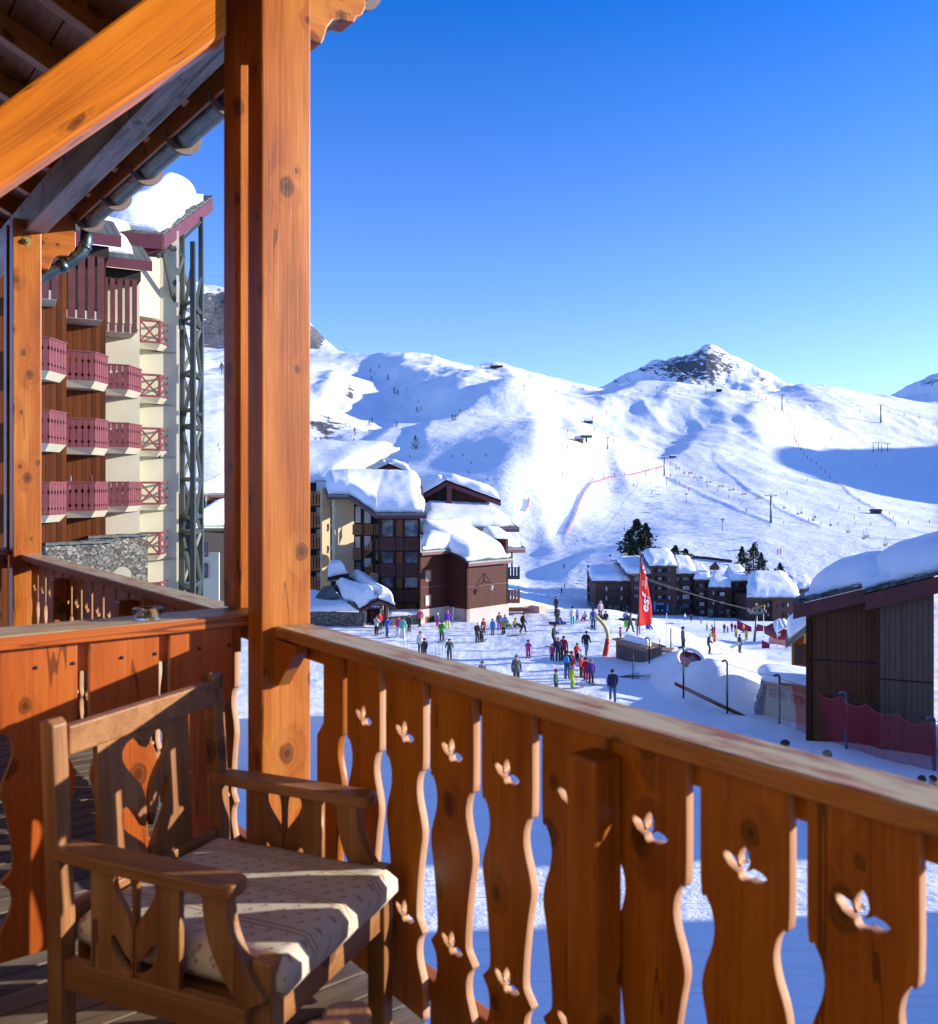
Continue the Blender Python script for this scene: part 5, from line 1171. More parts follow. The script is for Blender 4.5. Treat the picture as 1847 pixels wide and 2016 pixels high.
# entrance canopy
can = empty('entrance_canopy', 'snow-laden gabled entrance canopy with maroon rakes and a dark name board', 'canopy', a7(530, 1420, 78))
Yc = 78.5
c0, cA, c1 = a7(418, 1325, Yc), a7(565, 1243, Yc), a7(695, 1298, Yc)
mb = MB()
for p, q in ((c0, cA), (cA, c1)): mb.box(p - ZV * .42, q - p, Vector((0, .08, 0)), ZV * .42)
mb.build('rake_board', M_MAROON, can)
gb = Vector((-3.6, 7.5, 1.2))
mb = MB(); slab4(mb, c0 + gb, c0, cA, cA + gb, .12); slab4(mb, c1, c1 + gb, cA + gb, cA, .12); slab4(mb, a7(325, 1270, 79.5), c0, cA, a7(420, 1230, 84), .12); mb.build('roof', M_SLATE, can)
snow_patch(c1 + ZV * .03, c1 + gb, cA + gb, cA + ZV * .03, 1.0, (0, 0, 0.06, 0), M_SNOW, can, seed=17)
snow_patch(a7(330, 1265, 79.6) + gb * .2, c0 + ZV * .03, cA + ZV * .03, a7(230, 1120, 85), 1.1, (0.05, .03, .05, 0), M_SNOW, can, seed=18)
mb = MB()
M_CPOST = plain('canopy_post', (.22, .2, .17), .7)
for x in (455, 620):
    mb = MB(); mb.box(a7(x, 1425, Yc + .2), Vector((.22, 0, 0)), Vector((0, .22, 0)), ZV * 1.5 if x == 455 else ZV * 1.45); mb.build('post', M_CPOST, can)
mb = MB(); mb.box(a7(500, 1318, Yc + .05), Vector((a7(592, 0, Yc).x - a7(500, 0, Yc).x, 0, 0)), Vector((0, .06, 0)), ZV * ((1318 - 1266) * .2618 * Yc / F)); mb.build('name_board', plain('navy_board', (.025, .035, .06), .4), can)
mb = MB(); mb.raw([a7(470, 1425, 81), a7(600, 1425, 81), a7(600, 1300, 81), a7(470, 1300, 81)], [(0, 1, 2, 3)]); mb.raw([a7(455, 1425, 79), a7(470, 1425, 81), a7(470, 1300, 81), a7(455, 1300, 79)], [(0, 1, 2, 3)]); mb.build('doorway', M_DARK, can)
mb = MB(); mb.box(a7(575, 1425, 80.4), Vector((.28, 0, 0)), Vector((0, .3, 0)), ZV * 1.7); mb.build('door_jamb', M_CREAM, can)
sw = empty('stone_wall', 'low rubble stone wall left of the entrance canopy under a bank of snow', 'wall', a7(300, 1430, 79))
mb = MB(); p, q = a7(-60, 1340, 80), a7(455, 1330, 79); mb.wall((p.x, p.y), (q.x, q.y), -14, p.z, 0.5); mb.build('masonry', M_STONE, sw)
snow_patch(a7(-60, 1342, 79.8), a7(455, 1332, 78.9), a7(430, 1250, 84), a7(-60, 1190, 86), 0.5, (0, 0, 0, 0), M_SNOW, sw, seed=19, lump=.35)
sw2 = empty('stone_wall', 'snow-capped stone kerb wall right of the entrance canopy', 'wall', a7(760, 1400, 80))
mb = MB(); p, q = a7(640, 1375, 80.5), a7(880, 1360, 81.2); mb.wall((p.x, p.y), (q.x, q.y), -14, p.z, 0.5); mb.build('masonry', M_STONE, sw2)
snow_patch(a7(640, 1378, 80.4), a7(880, 1362, 81.0), a7(870, 1345, 85), a7(640, 1350, 84), 0.35, (0, 0, 0, 0), M_SNOW, sw2, seed=20, lump=.35)
# small pyramid roof and snow-topped porch left of the canopy
po = empty('porch_roof', 'little dark pyramid porch roof with a snow block beside it, left of the canopy', 'porch', a7(200, 1250, 84))
mb = MB(); ap = a7(215, 1145, 83); mb.raw([a7(160, 1250, 82), a7(268, 1225, 81.5), a7(240, 1200, 85), a7(130, 1215, 85), ap], [(0, 1, 4), (1, 2, 4), (2, 3, 4), (3, 0, 4)]); slab4(mb, a7(80, 1240, 82.5), a7(215, 1250, 82), a7(215, 1140, 84.5), a7(150, 1150, 86), .15); mb.build('roof', M_SLATEP, po)
mb = MB(); slab4(mb, a7(180, 1090, 84), a7(345, 1062, 84), a7(330, 1048, 86.5), a7(190, 1050, 86.5), .25); mb.build('canopy_slab', M_DARK, po)
snow_patch(a7(186, 1080, 84.1), a7(330, 1052, 84.1), a7(300, 1040, 86.3), a7(190, 1050, 86.3), 1.25, (0, 0, 0, 0), M_SNOW, po, seed=21)
# ---------------------------------------------------------------- residences across the valley
def zq(x, y): return 1422.5 + .2681 * x, 1024.2 + .2681 * y
def aq(x, y, Y): return at(*zq(x, y), Y)
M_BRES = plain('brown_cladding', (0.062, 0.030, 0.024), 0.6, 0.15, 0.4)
M_BRES2 = plain('brown_cladding_lit', (0.095, 0.042, 0.033), 0.6, 0.12, 0.4)  # lighter copy of the cladding, sunlit tone put into its colour
M_BRAIL = plain('brown_rail', (0.070, 0.034, 0.028), 0.6, 0.2, 1)
M_PALE = plain('pale_window', (0.55, 0.56, 0.56), 0.6, 0.15, 1)
def fwin(parent, x0, y0, x1, y1, Y, pane=None, frame=None, conv=a1):
    p, q = conv(x0, y1, Y), conv(x1, y1, Y); h = conv(x0, y0, Y).z - p.z; d = q - p; n = Vector((d.y, -d.x, 0)).normalized(); e = d.normalized(); mb = MB(); f = 0.10
    mb.mi = 0
    mb.box(p + n * .01, e * f, n * .08, ZV * h); mb.box(p + n * .01 + e * (d.length - f), e * f, n * .08, ZV * h); mb.box(p + n * .01 + e * f, e * (d.length - 2 * f), n * .08, ZV * f); mb.box(p + n * .01 + e * f + ZV * (h - f), e * (d.length - 2 * f), n * .08, ZV * f)
    w = mb.build('window', frame or M_BRAIL, parent)
    mb = MB(); o = p + n * .04 + e * f + ZV * f; mb.raw([o, o + e * (d.length - 2 * f), o + e * (d.length - 2 * f) + ZV * (h - 2 * f), o + ZV * (h - 2 * f)], [(0, 1, 2, 3)]); mb.build('pane', pane or M_GLASS, w)
def fbal(parent, x0, x1, y0, y1, Y, out=1.6, recess=None, ry=None):
    """far balcony: rail between rows y0..y1, with a dark sheet for the shadowed recess above it from row ry"""
    p, q = a1(x0, y1, Y - out), a1(x1, y1, Y - out); h = a1(x0, y0, Y - out).z - p.z; mb = MB()
    mb.box(p - ZV * .25, q - p, Vector((0, out, 0)), ZV * .22); s = mb.build('balcony', M_BRES, parent)
    slat_rail(p, q, h, 0.42, 0.15, 0.12, 0.06).build('balustrade', M_BRAIL, s)
    if ry is not None:  # flat dark sheet: the recess's shade put into its colour
        pp = a1(x0, y0, Y - .05); mb = MB(); mb.raw([pp, a1(x1, y0, Y - .05), a1(x1, ry, Y - .05), a1(x0, ry, Y - .05)], [(0, 1, 2, 3)]); mb.build('loggia_shade', M_DARK, parent)
def fblock(parent, x0, x1, ytop, ybot, Y, mat=None, dep=9, Yr=None, name='wall'):
    p, q = a1(x0, 0, Y), a1(x1, 0, Yr or Y); mb = MB(); mb.wall((p.x, p.y), (q.x, q.y), a1(0, ybot, Y).z - (4 if ybot > 480 else 0), a1(0, ytop, Y).z, dep); return mb.build(name, mat or M_BRES2, parent)
def froof(parent, x0, x1, ye, yt, xt0, xt1, Y, dep=9, snow=1.3, over=1.0, seed=0, ins=(.01, .02, .03, 0), Yr=None):
    a, b = a1(x0, ye, Y - over), a1(x1, ye, (Yr or Y) - over); d, c = a1(xt0, yt + 8, Y + dep), a1(xt1, yt + 8, Y + dep)
    d = d - ZV * snow * .6; c = c - ZV * snow * .6
    roof_on(parent, a, b, c, d, .3, .5, snow, ins, mat_roof=M_BRES, mat_fas=M_BRES, sides='alr', smat=M_SNOWF, seed=seed, trim=False, lump=.07)
r1 = empty('apartment_block', 'tall brown apartment block with white snow roofs rising behind the red flag', 'apartment building', a1(650, 540, 250))
Y = 245
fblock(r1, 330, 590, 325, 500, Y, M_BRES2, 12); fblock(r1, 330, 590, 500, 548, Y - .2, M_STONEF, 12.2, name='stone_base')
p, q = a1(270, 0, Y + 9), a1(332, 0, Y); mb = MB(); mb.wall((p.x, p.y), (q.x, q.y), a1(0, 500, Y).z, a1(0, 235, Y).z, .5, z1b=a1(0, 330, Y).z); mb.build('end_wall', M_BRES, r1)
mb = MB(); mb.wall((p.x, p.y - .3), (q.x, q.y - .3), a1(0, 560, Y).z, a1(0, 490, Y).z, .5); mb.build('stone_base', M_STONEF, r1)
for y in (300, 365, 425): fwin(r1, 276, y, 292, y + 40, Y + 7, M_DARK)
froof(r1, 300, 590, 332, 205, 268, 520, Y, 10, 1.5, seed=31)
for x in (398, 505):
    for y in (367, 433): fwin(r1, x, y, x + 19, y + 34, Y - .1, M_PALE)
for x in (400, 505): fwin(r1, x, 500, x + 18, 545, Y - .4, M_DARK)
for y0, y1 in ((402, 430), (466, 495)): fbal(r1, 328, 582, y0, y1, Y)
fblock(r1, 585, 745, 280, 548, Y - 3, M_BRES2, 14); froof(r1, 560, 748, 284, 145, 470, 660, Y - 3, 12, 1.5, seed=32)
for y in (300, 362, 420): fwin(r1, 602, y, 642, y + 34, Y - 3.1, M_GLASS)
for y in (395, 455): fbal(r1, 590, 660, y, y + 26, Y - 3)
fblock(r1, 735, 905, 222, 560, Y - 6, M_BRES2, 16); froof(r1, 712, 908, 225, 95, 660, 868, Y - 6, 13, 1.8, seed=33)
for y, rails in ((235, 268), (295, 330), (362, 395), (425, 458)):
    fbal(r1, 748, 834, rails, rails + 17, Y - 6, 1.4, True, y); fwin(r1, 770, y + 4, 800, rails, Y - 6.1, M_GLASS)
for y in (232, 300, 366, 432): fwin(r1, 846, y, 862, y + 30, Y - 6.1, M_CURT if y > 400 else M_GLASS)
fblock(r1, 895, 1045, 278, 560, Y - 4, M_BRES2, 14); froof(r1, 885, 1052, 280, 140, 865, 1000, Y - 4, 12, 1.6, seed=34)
for y in (300, 366, 432): fwin(r1, 906, y, 922, y + 28, Y - 4.1, M_GLASS)
for y, rails in ((295, 330), (360, 395), (420, 460), (485, 525)):
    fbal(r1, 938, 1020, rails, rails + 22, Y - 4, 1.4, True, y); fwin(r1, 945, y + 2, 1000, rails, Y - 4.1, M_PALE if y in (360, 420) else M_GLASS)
fblock(r1, 870, 942, 500, 640, Y - 4.4, M_STONEF, 3, name='stone_base'); fwin(r1, 905, 505, 925, 530, Y - 4.5, M_DARK)
for x in (545, 942):
    p = a1(x - 11, 172, Y + 8); mb = MB(); mb.box(p, Vector((.9, 0, 0)), Vector((0, .9, 0)), ZV * 1.5); mb.box(p + Vector((-.1, -.1, 1.5)), Vector((1.1, 0, 0)), Vector((0, 1.1, 0)), ZV * .2); mb.build('chimney', M_CONC, r1)
# ski office at the foot of the tall block
M_BLUE = plain('blue_panel', (0.05, 0.22, 0.55), 0.5, 0.1, 2); M_NAVY = plain('navy_door', (0.015, 0.018, 0.035), 0.4, 0.2, 2)
mb = MB(); p, q = a1(752, 552, Y - 6.3), a1(828, 552, Y - 6.3); mb.box(p, q - p, Vector((0, .1, 0)), ZV * (a1(0, 500, Y - 6.3).z - p.z)); mb.build('office_door', M_NAVY, r1)
mb = MB(); p, q = a1(766, 496, Y - 6.5), a1(816, 496, Y - 6.5); mb.box(p, q - p, Vector((0, .1, 0)), ZV * .42); mb.build('sign_board', plain('cyan_sign', (.10, .45, .62), .5), r1)
mb = MB()
for x in (772, 806):
    c_ = a1(x, 537, Y - 6.45)
    for k in range(3): bar(mb, c_ + Vector((math.cos(k * 1.05), 0, math.sin(k * 1.05))) * .3, c_ - Vector((math.cos(k * 1.05), 0, math.sin(k * 1.05))) * .3, .09)
mb.build('snowflake_emblem', M_PALE, r1)
for x in (744, 835):
    mb = MB(); mb.box(a1(x, 545, Y - 9), Vector((.5, 0, 0)), Vector((0, .1, 0)), ZV * (2.7 if x < 800 else 1.9)); tag(mb.build('banner', M_BLUE), 'blue upright banner %s of the ski office door' % ('left' if x < 800 else 'right'), 'banner')
r2 = empty('apartment_block', 'middle brown apartment block with two stepped snow roofs, right of the tall block', 'apartment building', a1(1230, 590, 240))
Y = 238
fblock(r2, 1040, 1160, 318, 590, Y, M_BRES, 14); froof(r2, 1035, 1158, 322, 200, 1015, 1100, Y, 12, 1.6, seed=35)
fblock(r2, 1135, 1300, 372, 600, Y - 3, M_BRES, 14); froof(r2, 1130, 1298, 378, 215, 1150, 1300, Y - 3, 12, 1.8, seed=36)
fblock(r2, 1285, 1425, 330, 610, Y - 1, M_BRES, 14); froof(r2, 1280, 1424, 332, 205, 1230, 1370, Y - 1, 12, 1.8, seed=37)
mb = MB(); g0, g1, g2 = a1(1140, 250, Y + 3), a1(1180, 215, Y + 2), a1(1205, 250, Y + 2); mb.raw([g0, g2, g1], [(0, 1, 2)]); mb.box(g0, g1 - g0, Vector((0, -.6, 0)), ZV * .9); mb.box(g1, g2 - g1, Vector((0, -.6, 0)), ZV * .9); mb.build('gable', M_BRES, r2)
for x0, x1, ys in ((1045, 1130, (340, 402, 470)), (1190, 1262, (400, 462)), (1290, 1385, (335, 400, 470))):
    for y in ys:
        YY = Y if x0 < 1100 else (Y - 3 if x0 < 1250 else Y - 1)
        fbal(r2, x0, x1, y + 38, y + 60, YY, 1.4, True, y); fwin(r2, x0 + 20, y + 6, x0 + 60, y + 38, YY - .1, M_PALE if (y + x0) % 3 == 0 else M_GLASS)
for x, y in ((1160, 400), (1160, 472)): fwin(r2, x, y, x + 14, y + 28, Y - 3.1, M_PALE)
for x0, x1 in ((1140, 1165), (1268, 1288)):
    fblock(r2, x0, x1, 532, 600, Y - 5, M_STONEF, 2, name='stone_pier')
for x0, x1 in ((1070, 1105), (1195, 1245), (1300, 1365)): fwin(r2, x0, 535, x1, 565, Y - 3.2, M_GLASS)
p = a1(1388, 290, Y); mb = MB(); mb.box(p, Vector((.9, 0, 0)), Vector((0, .9, 0)), ZV * 1.2); mb.build('chimney', M_CONC, r2)
r3 = empty('apartment_block', 'low brown apartment block under one broad smooth snow roof, left of the dark cabin', 'apartment building', a1(1620, 620, 225))
Y = 225
fblock(r3, 1400, 1590, 445, 635, Y, M_BRES, 14); fblock(r3, 1588, 1810, 455, 620, Y - 2, M_BRES2, 14, name='wall'); fblock(r3, 1490, 1810, 618, 660, Y - 2.2, M_STONEF, 3, name='stone_base')
froof(r3, 1400, 1800, 452, 255, 1410, 1690, Y - 2, 16, 2.6, seed=38)
for x0, y0, x1, y1, m_ in ((1462, 482, 1486, 510, M_PALE), (1548, 483, 1566, 516, M_PALE), (1655, 485, 1674, 518, M_DARK), (1688, 482, 1706, 516, M_PALE), (1655, 552, 1674, 585, M_DARK), (1690, 548, 1708, 582, M_GLASS), (1548, 555, 1566, 580, M_PALE), (1620, 490, 1627, 530, M_DARK)):
    fwin(r3, x0, y0, x1, y1, Y - (.1 if x0 < 1588 else 2.1), m_)
mb = MB(); p = a1(1495, 308, Y + 8); mb.box(p, Vector((1.4, 0, 0)), Vector((0, 1.5, 0)), ZV * .6); mb.build('roof_hatch', M_DARK, r3)
r4 = empty('snowy_roof_house', 'house deep in snow, just behind the broad snow roof left of the dark cabin', 'house', a1(1770, 400, 262))
fblock(r4, 1690, 1900, 385, 480, 262, M_BRES, 8); froof(r4, 1690, 1880, 390, 285, 1670, 1850, 262, 12, 2.6, seed=39)
r5 = empty('snowy_roof_house', 'small dark chalet under a rounded snow cap, uphill of the broad snow roof', 'house', a1(1780, 290, 285))
fblock(r5, 1720, 1900, 282, 330, 285, M_BRES, 8); froof(r5, 1705, 1850, 283, 215, 1730, 1840, 285, 9, 2.2, seed=40)
r6 = empty('snow_hut', 'tiny dark hut with a white snow cap on the slope behind the pines', 'hut', a1(1700, 245, 300))
fblock(r6, 1650, 1740, 205, 250, 300, M_BRES, 6); froof(r6, 1645, 1750, 208, 185, 1655, 1735, 300, 6, 1.0, seed=41)
r7 = empty('ski_hut', 'little brown ski hut standing alone on the slope right of the pines', 'hut', a1(1560, 125, 330))
fblock(r7, 1525, 1605, 95, 128, 330, M_BRES, 5); froof(r7, 1518, 1608, 97, 82, 1530, 1598, 330, 5, .3, seed=42)

# ---------------------------------------------------------------- the dark boarded cabin on the right
cab = empty('wooden_cabin', 'big dark boarded cabin with thick snow roof and maroon rake boards at the right edge', 'cabin', aq(900, 1550, 37))
WD = Vector((0.885, -0.467, 0)); WB = Vector((0.467, 0.885, 0)); WN = -WB
def on_wall(x, y, o=None):
    """point of the gable wall plane seen at (x, y)"""
    o = o if o is not None else at(1587, HOR, 38.0); k = (x - CX) / F; s = (k * o.y - o.x) / (WD.x - k * WD.y); p = o + WD * s; p.z = (HOR - y) / F * p.y; return p
O1 = at(1587, HOR, 38.0); O2 = O1 - WB * 0.45
pl, pr = on_wall(1587, 1203, O1), on_wall(1737, 1152, O1)
mb = MB(); mb.wall((pl.x, pl.y), (pr.x, pr.y), -14.5, pl.z - .2, .3, z1b=pr.z + .2); mb.build('boarded_wall', M_OLDWOOD, cab)
ql, qr = on_wall(1731, 1170, O2), on_wall(1839, 1135, O2); ql.z += .1
mb = MB(); mb.wall((ql.x, ql.y), (qr.x, qr.y), -14.5, ql.z + .1, .3, z1b=qr.z + .3); mb.build('boarded_wall', M_GREYWOOD, cab)
far_r = O1 + WD * 24
mb = MB(); mb.wall((qr.x + .8, qr.y + .9), (far_r.x, far_r.y), -14.5, 1.5, .3, z0b=-14.5, z1b=1.5); mb.wall((pl.x + WB.x * 6.5, pl.y + WB.y * 6.5), (pl.x, pl.y), -14.5, pl.z - .3, .3); mb.build('boarded_wall', M_OLDWOOD, cab)
mb = MB(); p, q = on_wall(1587, 1299, O1 - WB * .03), on_wall(1733, 1307, O1 - WB * .03); mb.box(p, q - p, -WB * .02, ZV * .05); p, q = on_wall(1732, 1337.5, O2 - WB * .03), on_wall(1839, 1346, O2 - WB * .03); mb.box(p, q - p, -WB * .02, ZV * .05); mb.build('board_joint', M_DARK, cab)
mb = MB(); p = on_wall(1733, 1400, O2); 
mb.box(Vector((p.x, p.y, -14.5)) - WD * .12, WD * .12, WB * .45, ZV * (ql.z + 14.5)); mb.build('corner_board', M_OLDWOOD, cab)
OF = O1 - WB * 0.85
L1, L2 = on_wall(1562, 1192, OF), on_wall(1704, 1158, OF); M1, M2 = on_wall(1704, 1170, OF - WB * .25), on_wall(1847, 1135, OF - WB * .25)
M3 = M1 + (M2 - M1) * 3.4
for a, b, fs in ((L1, L2, .58), (M1, M3, .66)):
    mb = MB(); mb.box(a - ZV * fs, b - a, -WB * .07, ZV * fs); mb.build('rake_board', plain('red_brown_rake', (.13, .028, .022), .5, .1, 2) if a is L1 else bpy.data.materials['red_brown_rake'], cab)
bk = WB * 7.2
mb = MB(); slab4(mb, L1 + ZV * .16, L2 + ZV * .16, L2 + bk + ZV * .16, L1 + bk + ZV * .16, .15); slab4(mb, M1 + ZV * .2, M3 + ZV * .2, M3 + bk + ZV * .2, M1 + bk + ZV * .2, .15); mb.build('roof', M_SLATE, cab)
mb = MB()
for k in range(30):
    t = (k % 10) / 10; a, b = ((L1, L2), (M1, M3))[k >= 10]; w = (b - a) / 10 if k < 10 else (b - a) / 20; p = a + w * (k if k < 10 else k - 10)
    mb.box(p + ZV * (.18 + .03 * (k % 3)) - WB * (.10 + .05 * (k % 2)), w * 1.0, WB * .8, ZV * .035 + w * 0.0)
for k in range(6):
    p = L1 + WB * (k * 1.2) + (L2 - L1) * 0.02 * (k % 2); mb.box(p + ZV * .22, (L2 - L1) * .16, WB * 1.15, ZV * .04)
mb.build('slate_edge', M_SLATEP, cab)
snow_patch(L1 + ZV * .17 + (L2 - L1) * .17, L2 + ZV * .17 + (L2 - L1) * .35, L2 + (L2 - L1) * .35 + bk + ZV * .2, L1 + bk + ZV * .2 + (L2 - L1) * .17, 1.0, (0, 0, 0.01, 0), M_SNOW, cab, 30, 24, rim=1.5, seed=50, lump=.10)
snow_patch(M1 + ZV * .21 - (M2 - M1) * .04, M3 + ZV * .21, M3 + bk + ZV * .2, M1 + bk + ZV * .2 - (M2 - M1) * .04, 1.3, (0, 0, .012, 0), M_SNOW, cab, 40, 26, rim=1.8, seed=51, lump=.08)
# unseen blocks added off to the right to shade the snow in front
mb = MB(); mb.box((33, 24.5, -14), (14, 0, 0), (0, 22.2, 0), ZV * 16.5); mb.build('unseen_shade_block', M_OLDWOOD, cab)
mb = MB(); mb.box((36, -12, -14), (14, 0, 0), (0, 32.5, 0), ZV * 15.6); mb.build('unseen_shade_block', M_OLDWOOD, ch)  # second added shade block, filed under the chalet
lean = empty('lean_to', 'small snow-topped lean-to with a dark doorway and lamp behind the dark cabin', 'lean-to', aq(570, 1050, 56))
Yl = 56
p, q = aq(520, 0, Yl), aq(640, 0, Yl); mb = MB(); mb.wall((p.x, p.y), (q.x, q.y), -15, aq(0, 905, Yl).z, .3, z1b=aq(0, 800, Yl).z); mb.build('wall', M_WARM, lean)
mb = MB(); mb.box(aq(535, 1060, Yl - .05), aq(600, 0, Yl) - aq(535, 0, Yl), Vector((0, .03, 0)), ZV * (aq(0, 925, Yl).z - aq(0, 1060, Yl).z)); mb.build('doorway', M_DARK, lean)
a, b = aq(462, 900, Yl - 1.2), aq(660, 750, Yl - 1.2)
mb = MB(); slab4(mb, a, b, b + Vector((2.3, 6, .2)), a + Vector((2.3, 6, .2)), .38); mb.build('roof', M_SLATEP, lean)
snow_patch(a + (b - a) * .12 + ZV * .02, b + ZV * .02, b + Vector((2.3, 6, .2)), a + Vector((2.3, 6, .2)), .45, (0, 0, .02, 0), M_SNOW, lean, seed=52)
mb = MB(); c_ = aq(604, 905, Yl - .3); mb.box(c_, (.22, 0, 0), (0, .2, 0), ZV * .5); mb.box(c_ + Vector((-.04, -.04, .5)), (.3, 0, 0), (0, .28, 0), ZV * .08); mb.build('lamp', plain('amber_lamp', (.5, .27, .08), .4), lean)
# half-buried garage in front of the cabin
gar = empty('garage', 'half-buried tan garage with brown eave beam and stone side, deep snow on top', 'garage', aq(430, 1480, 45))
g = {k: aq(*v) for k, v in dict(tl=(316, 1198, 45.6), tr=(640, 1268, 43.2), br=(640, 1535, 43.2), bl=(262, 1425, 45.6)).items()}
g['br'].z -= 2; g['bl'].z -= 1.5
mb = MB(); n_ = Vector((.45, .9, 0)) * 3; vs = [g['bl'], g['br'], g['tr'], g['tl']]; mb.raw(vs + [v + n_ for v in vs], [(0, 1, 2, 3), (7, 6, 5, 4), (0, 4, 5, 1), (3, 2, 6, 7), (0, 3, 7, 4), (1, 5, 6, 2)]); mb.build('wall', M_TAN, gar)
fo = Vector((-.45, -.9, 0)).normalized()
mb = MB(); p, q = g['tl'], g['tr']; mb.box(p + fo * .35 - (q - p) * .02, (q - p) * 1.05, -fo * .5, ZV * .30); mb.build('eave_beam', M_ORANGEW, gar)
for x, y in ((375, 1262), (535, 1305)):
    mb = MB(); c_ = aq(x - 28, y + 20, 45.2 if x < 400 else 44.2); mb.box(c_ + fo * .02, (q - p).normalized() * .62, fo * .3, ZV * .33); mb.build('beam_end', M_ORANGEW, gar)
mb = MB(); rr_ = random.Random(5)
for k in range(12):
    z0 = aq(0, 1425 - k * 19, 45.8).z; x = 250 + k * 5.0; mb.box(aq(x - 10 * rr_.random(), 1428 - k * 19, 45.5) , (.75 + .4 * rr_.random(), 0, 0), (.2, .9, 0), ZV * .2)
mb.build('stone_side', M_STONE, gar)
snow_patch(aq(300, 1178, 45.2), aq(700, 1262, 42.8), aq(760, 1150, 50), aq(255, 1110, 50), .5, (0, 0, 0, 0), M_SNOW, gar, seed=53, lump=.25)

# ---------------------------------------------------------------- netting fence along the run
def net_mat(name, col, cell, line):
    m, nt, b = new_mat(name); v = gcoord(nt, False); s = nd(nt, 'SeparateXYZ', Vector=v)
    fx = M_(nt, 'FRACT', M_(nt, 'DIVIDE', s.outputs[0], cell)); fz = M_(nt, 'FRACT', M_(nt, 'DIVIDE', s.outputs[2], cell))
    on = M_(nt, 'MAXIMUM', M_(nt, 'LESS_THAN', fx, line), M_(nt, 'LESS_THAN', fz, line))
    b.inputs['Base Color'].default_value = (*col, 1); b.inputs['Roughness'].default_value = .7
    tr = nd(nt, 'BsdfTransparent'); mx = nd(nt, 'MixShader', Fac=on); nt.links.new(tr.outputs[0], mx.inputs[1]); nt.links.new(b.outputs[0], mx.inputs[2])
    nt.links.new(mx.outputs[0], nt.nodes['Material Output'].inputs['Surface']); return m
M_NETR = net_mat('red_netting', (0.34, 0.010, 0.030), 0.075, 0.27); M_NETW = net_mat('pale_netting', (0.62, 0.63, 0.66), 0.075, 0.12)
M_POST = plain('blue_grey_steel_post', (0.16, 0.17, 0.24), 0.4, 0.15, 3, 0.5); M_POSTD = plain('dark_steel_post', (0.035, 0.035, 0.045), 0.4, 0.2, 3, 0.4)
fposts = [(1278.4, 1256, 1307, 57.5, 'goose-neck steel post at the planter corner, leftmost of the netting fence'), (1345.9, 1274, 1353, 47.6, 'goose-neck post of the netting fence beside the round pit in the bank'), (1431.9, 1300, 1386, 45.8, 'goose-neck post of the netting fence in front of the white snow bank'),
          (1535, 1328.5, 1419, 43.2, 'goose-neck post of the netting fence in front of the tan garage wall'), (1666.5, 1362, 1463, 35.6, 'blue-grey goose-neck post carrying red netting before the dark cabin'), (1839.4, 1411.6, 1519, 32.2, 'blue-grey goose-neck post at the right edge, end of the red netting')]
tops = []
for i, (x, yt, yb, Y, lab) in enumerate(fposts):
    b0 = at(x, yb, Y); t0 = at(x, yt, Y); L = t0.z - b0.z; b0 -= ZV * .6
    dx = Vector((-.14, -.02, 0)); P = [b0, t0 - ZV * .14] + [t0 - ZV * .14 + dx * (1 - math.cos(a)) + ZV * .14 * math.sin(a) for a in (.4, .8, 1.2, 1.6, 2.0)] + [t0 + dx * 2.1 - ZV * .06]
    mb = MB(); mb.tube(P, 0.055 if i > 3 else .05, 10); tag(mb.build('fence_post', M_POST if i > 3 else M_POSTD), lab, 'post', 'goose-neck posts of the netting fence'); tops.append((t0 + dx * 1.9 - ZV * .05, b0 + ZV * .6))
ends = tops + [(tops[-1][0] + Vector((1.6, -2.2, -.05)) * 2, tops[-1][1] + Vector((1.6, -2.2, -.05)) * 2)]
def net_span(a, b, mat, mb, t0=0.0, t1=1.0, nsag=3):
    (ta, ba), (tb, bb) = a, b; N_ = 24; vs, gs, fs = [], [], []; L = (tb - ta).length
    for i in range(N_ + 1):
        t = t0 + (t1 - t0) * i / N_; tp = ta.lerp(tb, t); bt = ba.lerp(bb, t); f = (t * nsag) % 1.0; tp = tp - ZV * (0.12 + .30 * 4 * f * (1 - f) * .8)
        for k in range(5):
            q = bt.lerp(tp, k / 4) + Vector((0, .1 * math.sin(t * 9 + k), 0)); 
            if k == 0: q = q - ZV * .15
            vs.append(q); gs.append((t * L, 0, (q.z - bt.z)))
    for i in range(N_):
        for k in range(4): fs.append((i * 5 + k, (i + 1) * 5 + k, (i + 1) * 5 + k + 1, i * 5 + k + 1))
    mb.raw(vs, fs, gs, True)
    return [v for v in vs[4::5]]
mb = MB(); net_span(ends[1], ends[2], M_NETW, mb); net_span(ends[2], ends[3], M_NETW, mb); net_span(ends[3], ends[4], M_NETW, mb, 0, .30)
tag(mb.build('pale_netting', M_NETW), 'thin pale safety netting hung before the snow bank and garage', 'netting')
mb = MB(); e1 = net_span(ends[3], ends[4], M_NETR, mb, .30, 1.0); e2 = net_span(ends[4], ends[5], M_NETR, mb); e3 = net_span(ends[5], ends[6], M_NETR, mb)
rn_ = tag(mb.build('red_netting', M_NETR), 'dark red safety netting hung in front of the dark cabin', 'netting')
mb = MB()
for e_ in (e1, e2, e3): mb.tube(e_, .012, 5)
mb.build('edge_rope', plain('pink_rope', (.5, .08, .12), .6), rn_)
for i in range(1, 6):
    a, b = ends[i][0], ends[i + 1][0]; mb = MB(); mb.tube([a.lerp(b, t / 10) - ZV * .10 * 4 * (t / 10) * (1 - t / 10) for t in range(11)], .014, 5)
    tag(mb.build('fence_cable', M_POSTD), ('cable between the pit post and the snow bank post', 'cable between the snow bank post and the garage post', 'cable from the garage post to the first red-net post', 'cable between the two red-net posts', 'cable leaving the last red-net post at the right edge')[i - 1], 'cable')
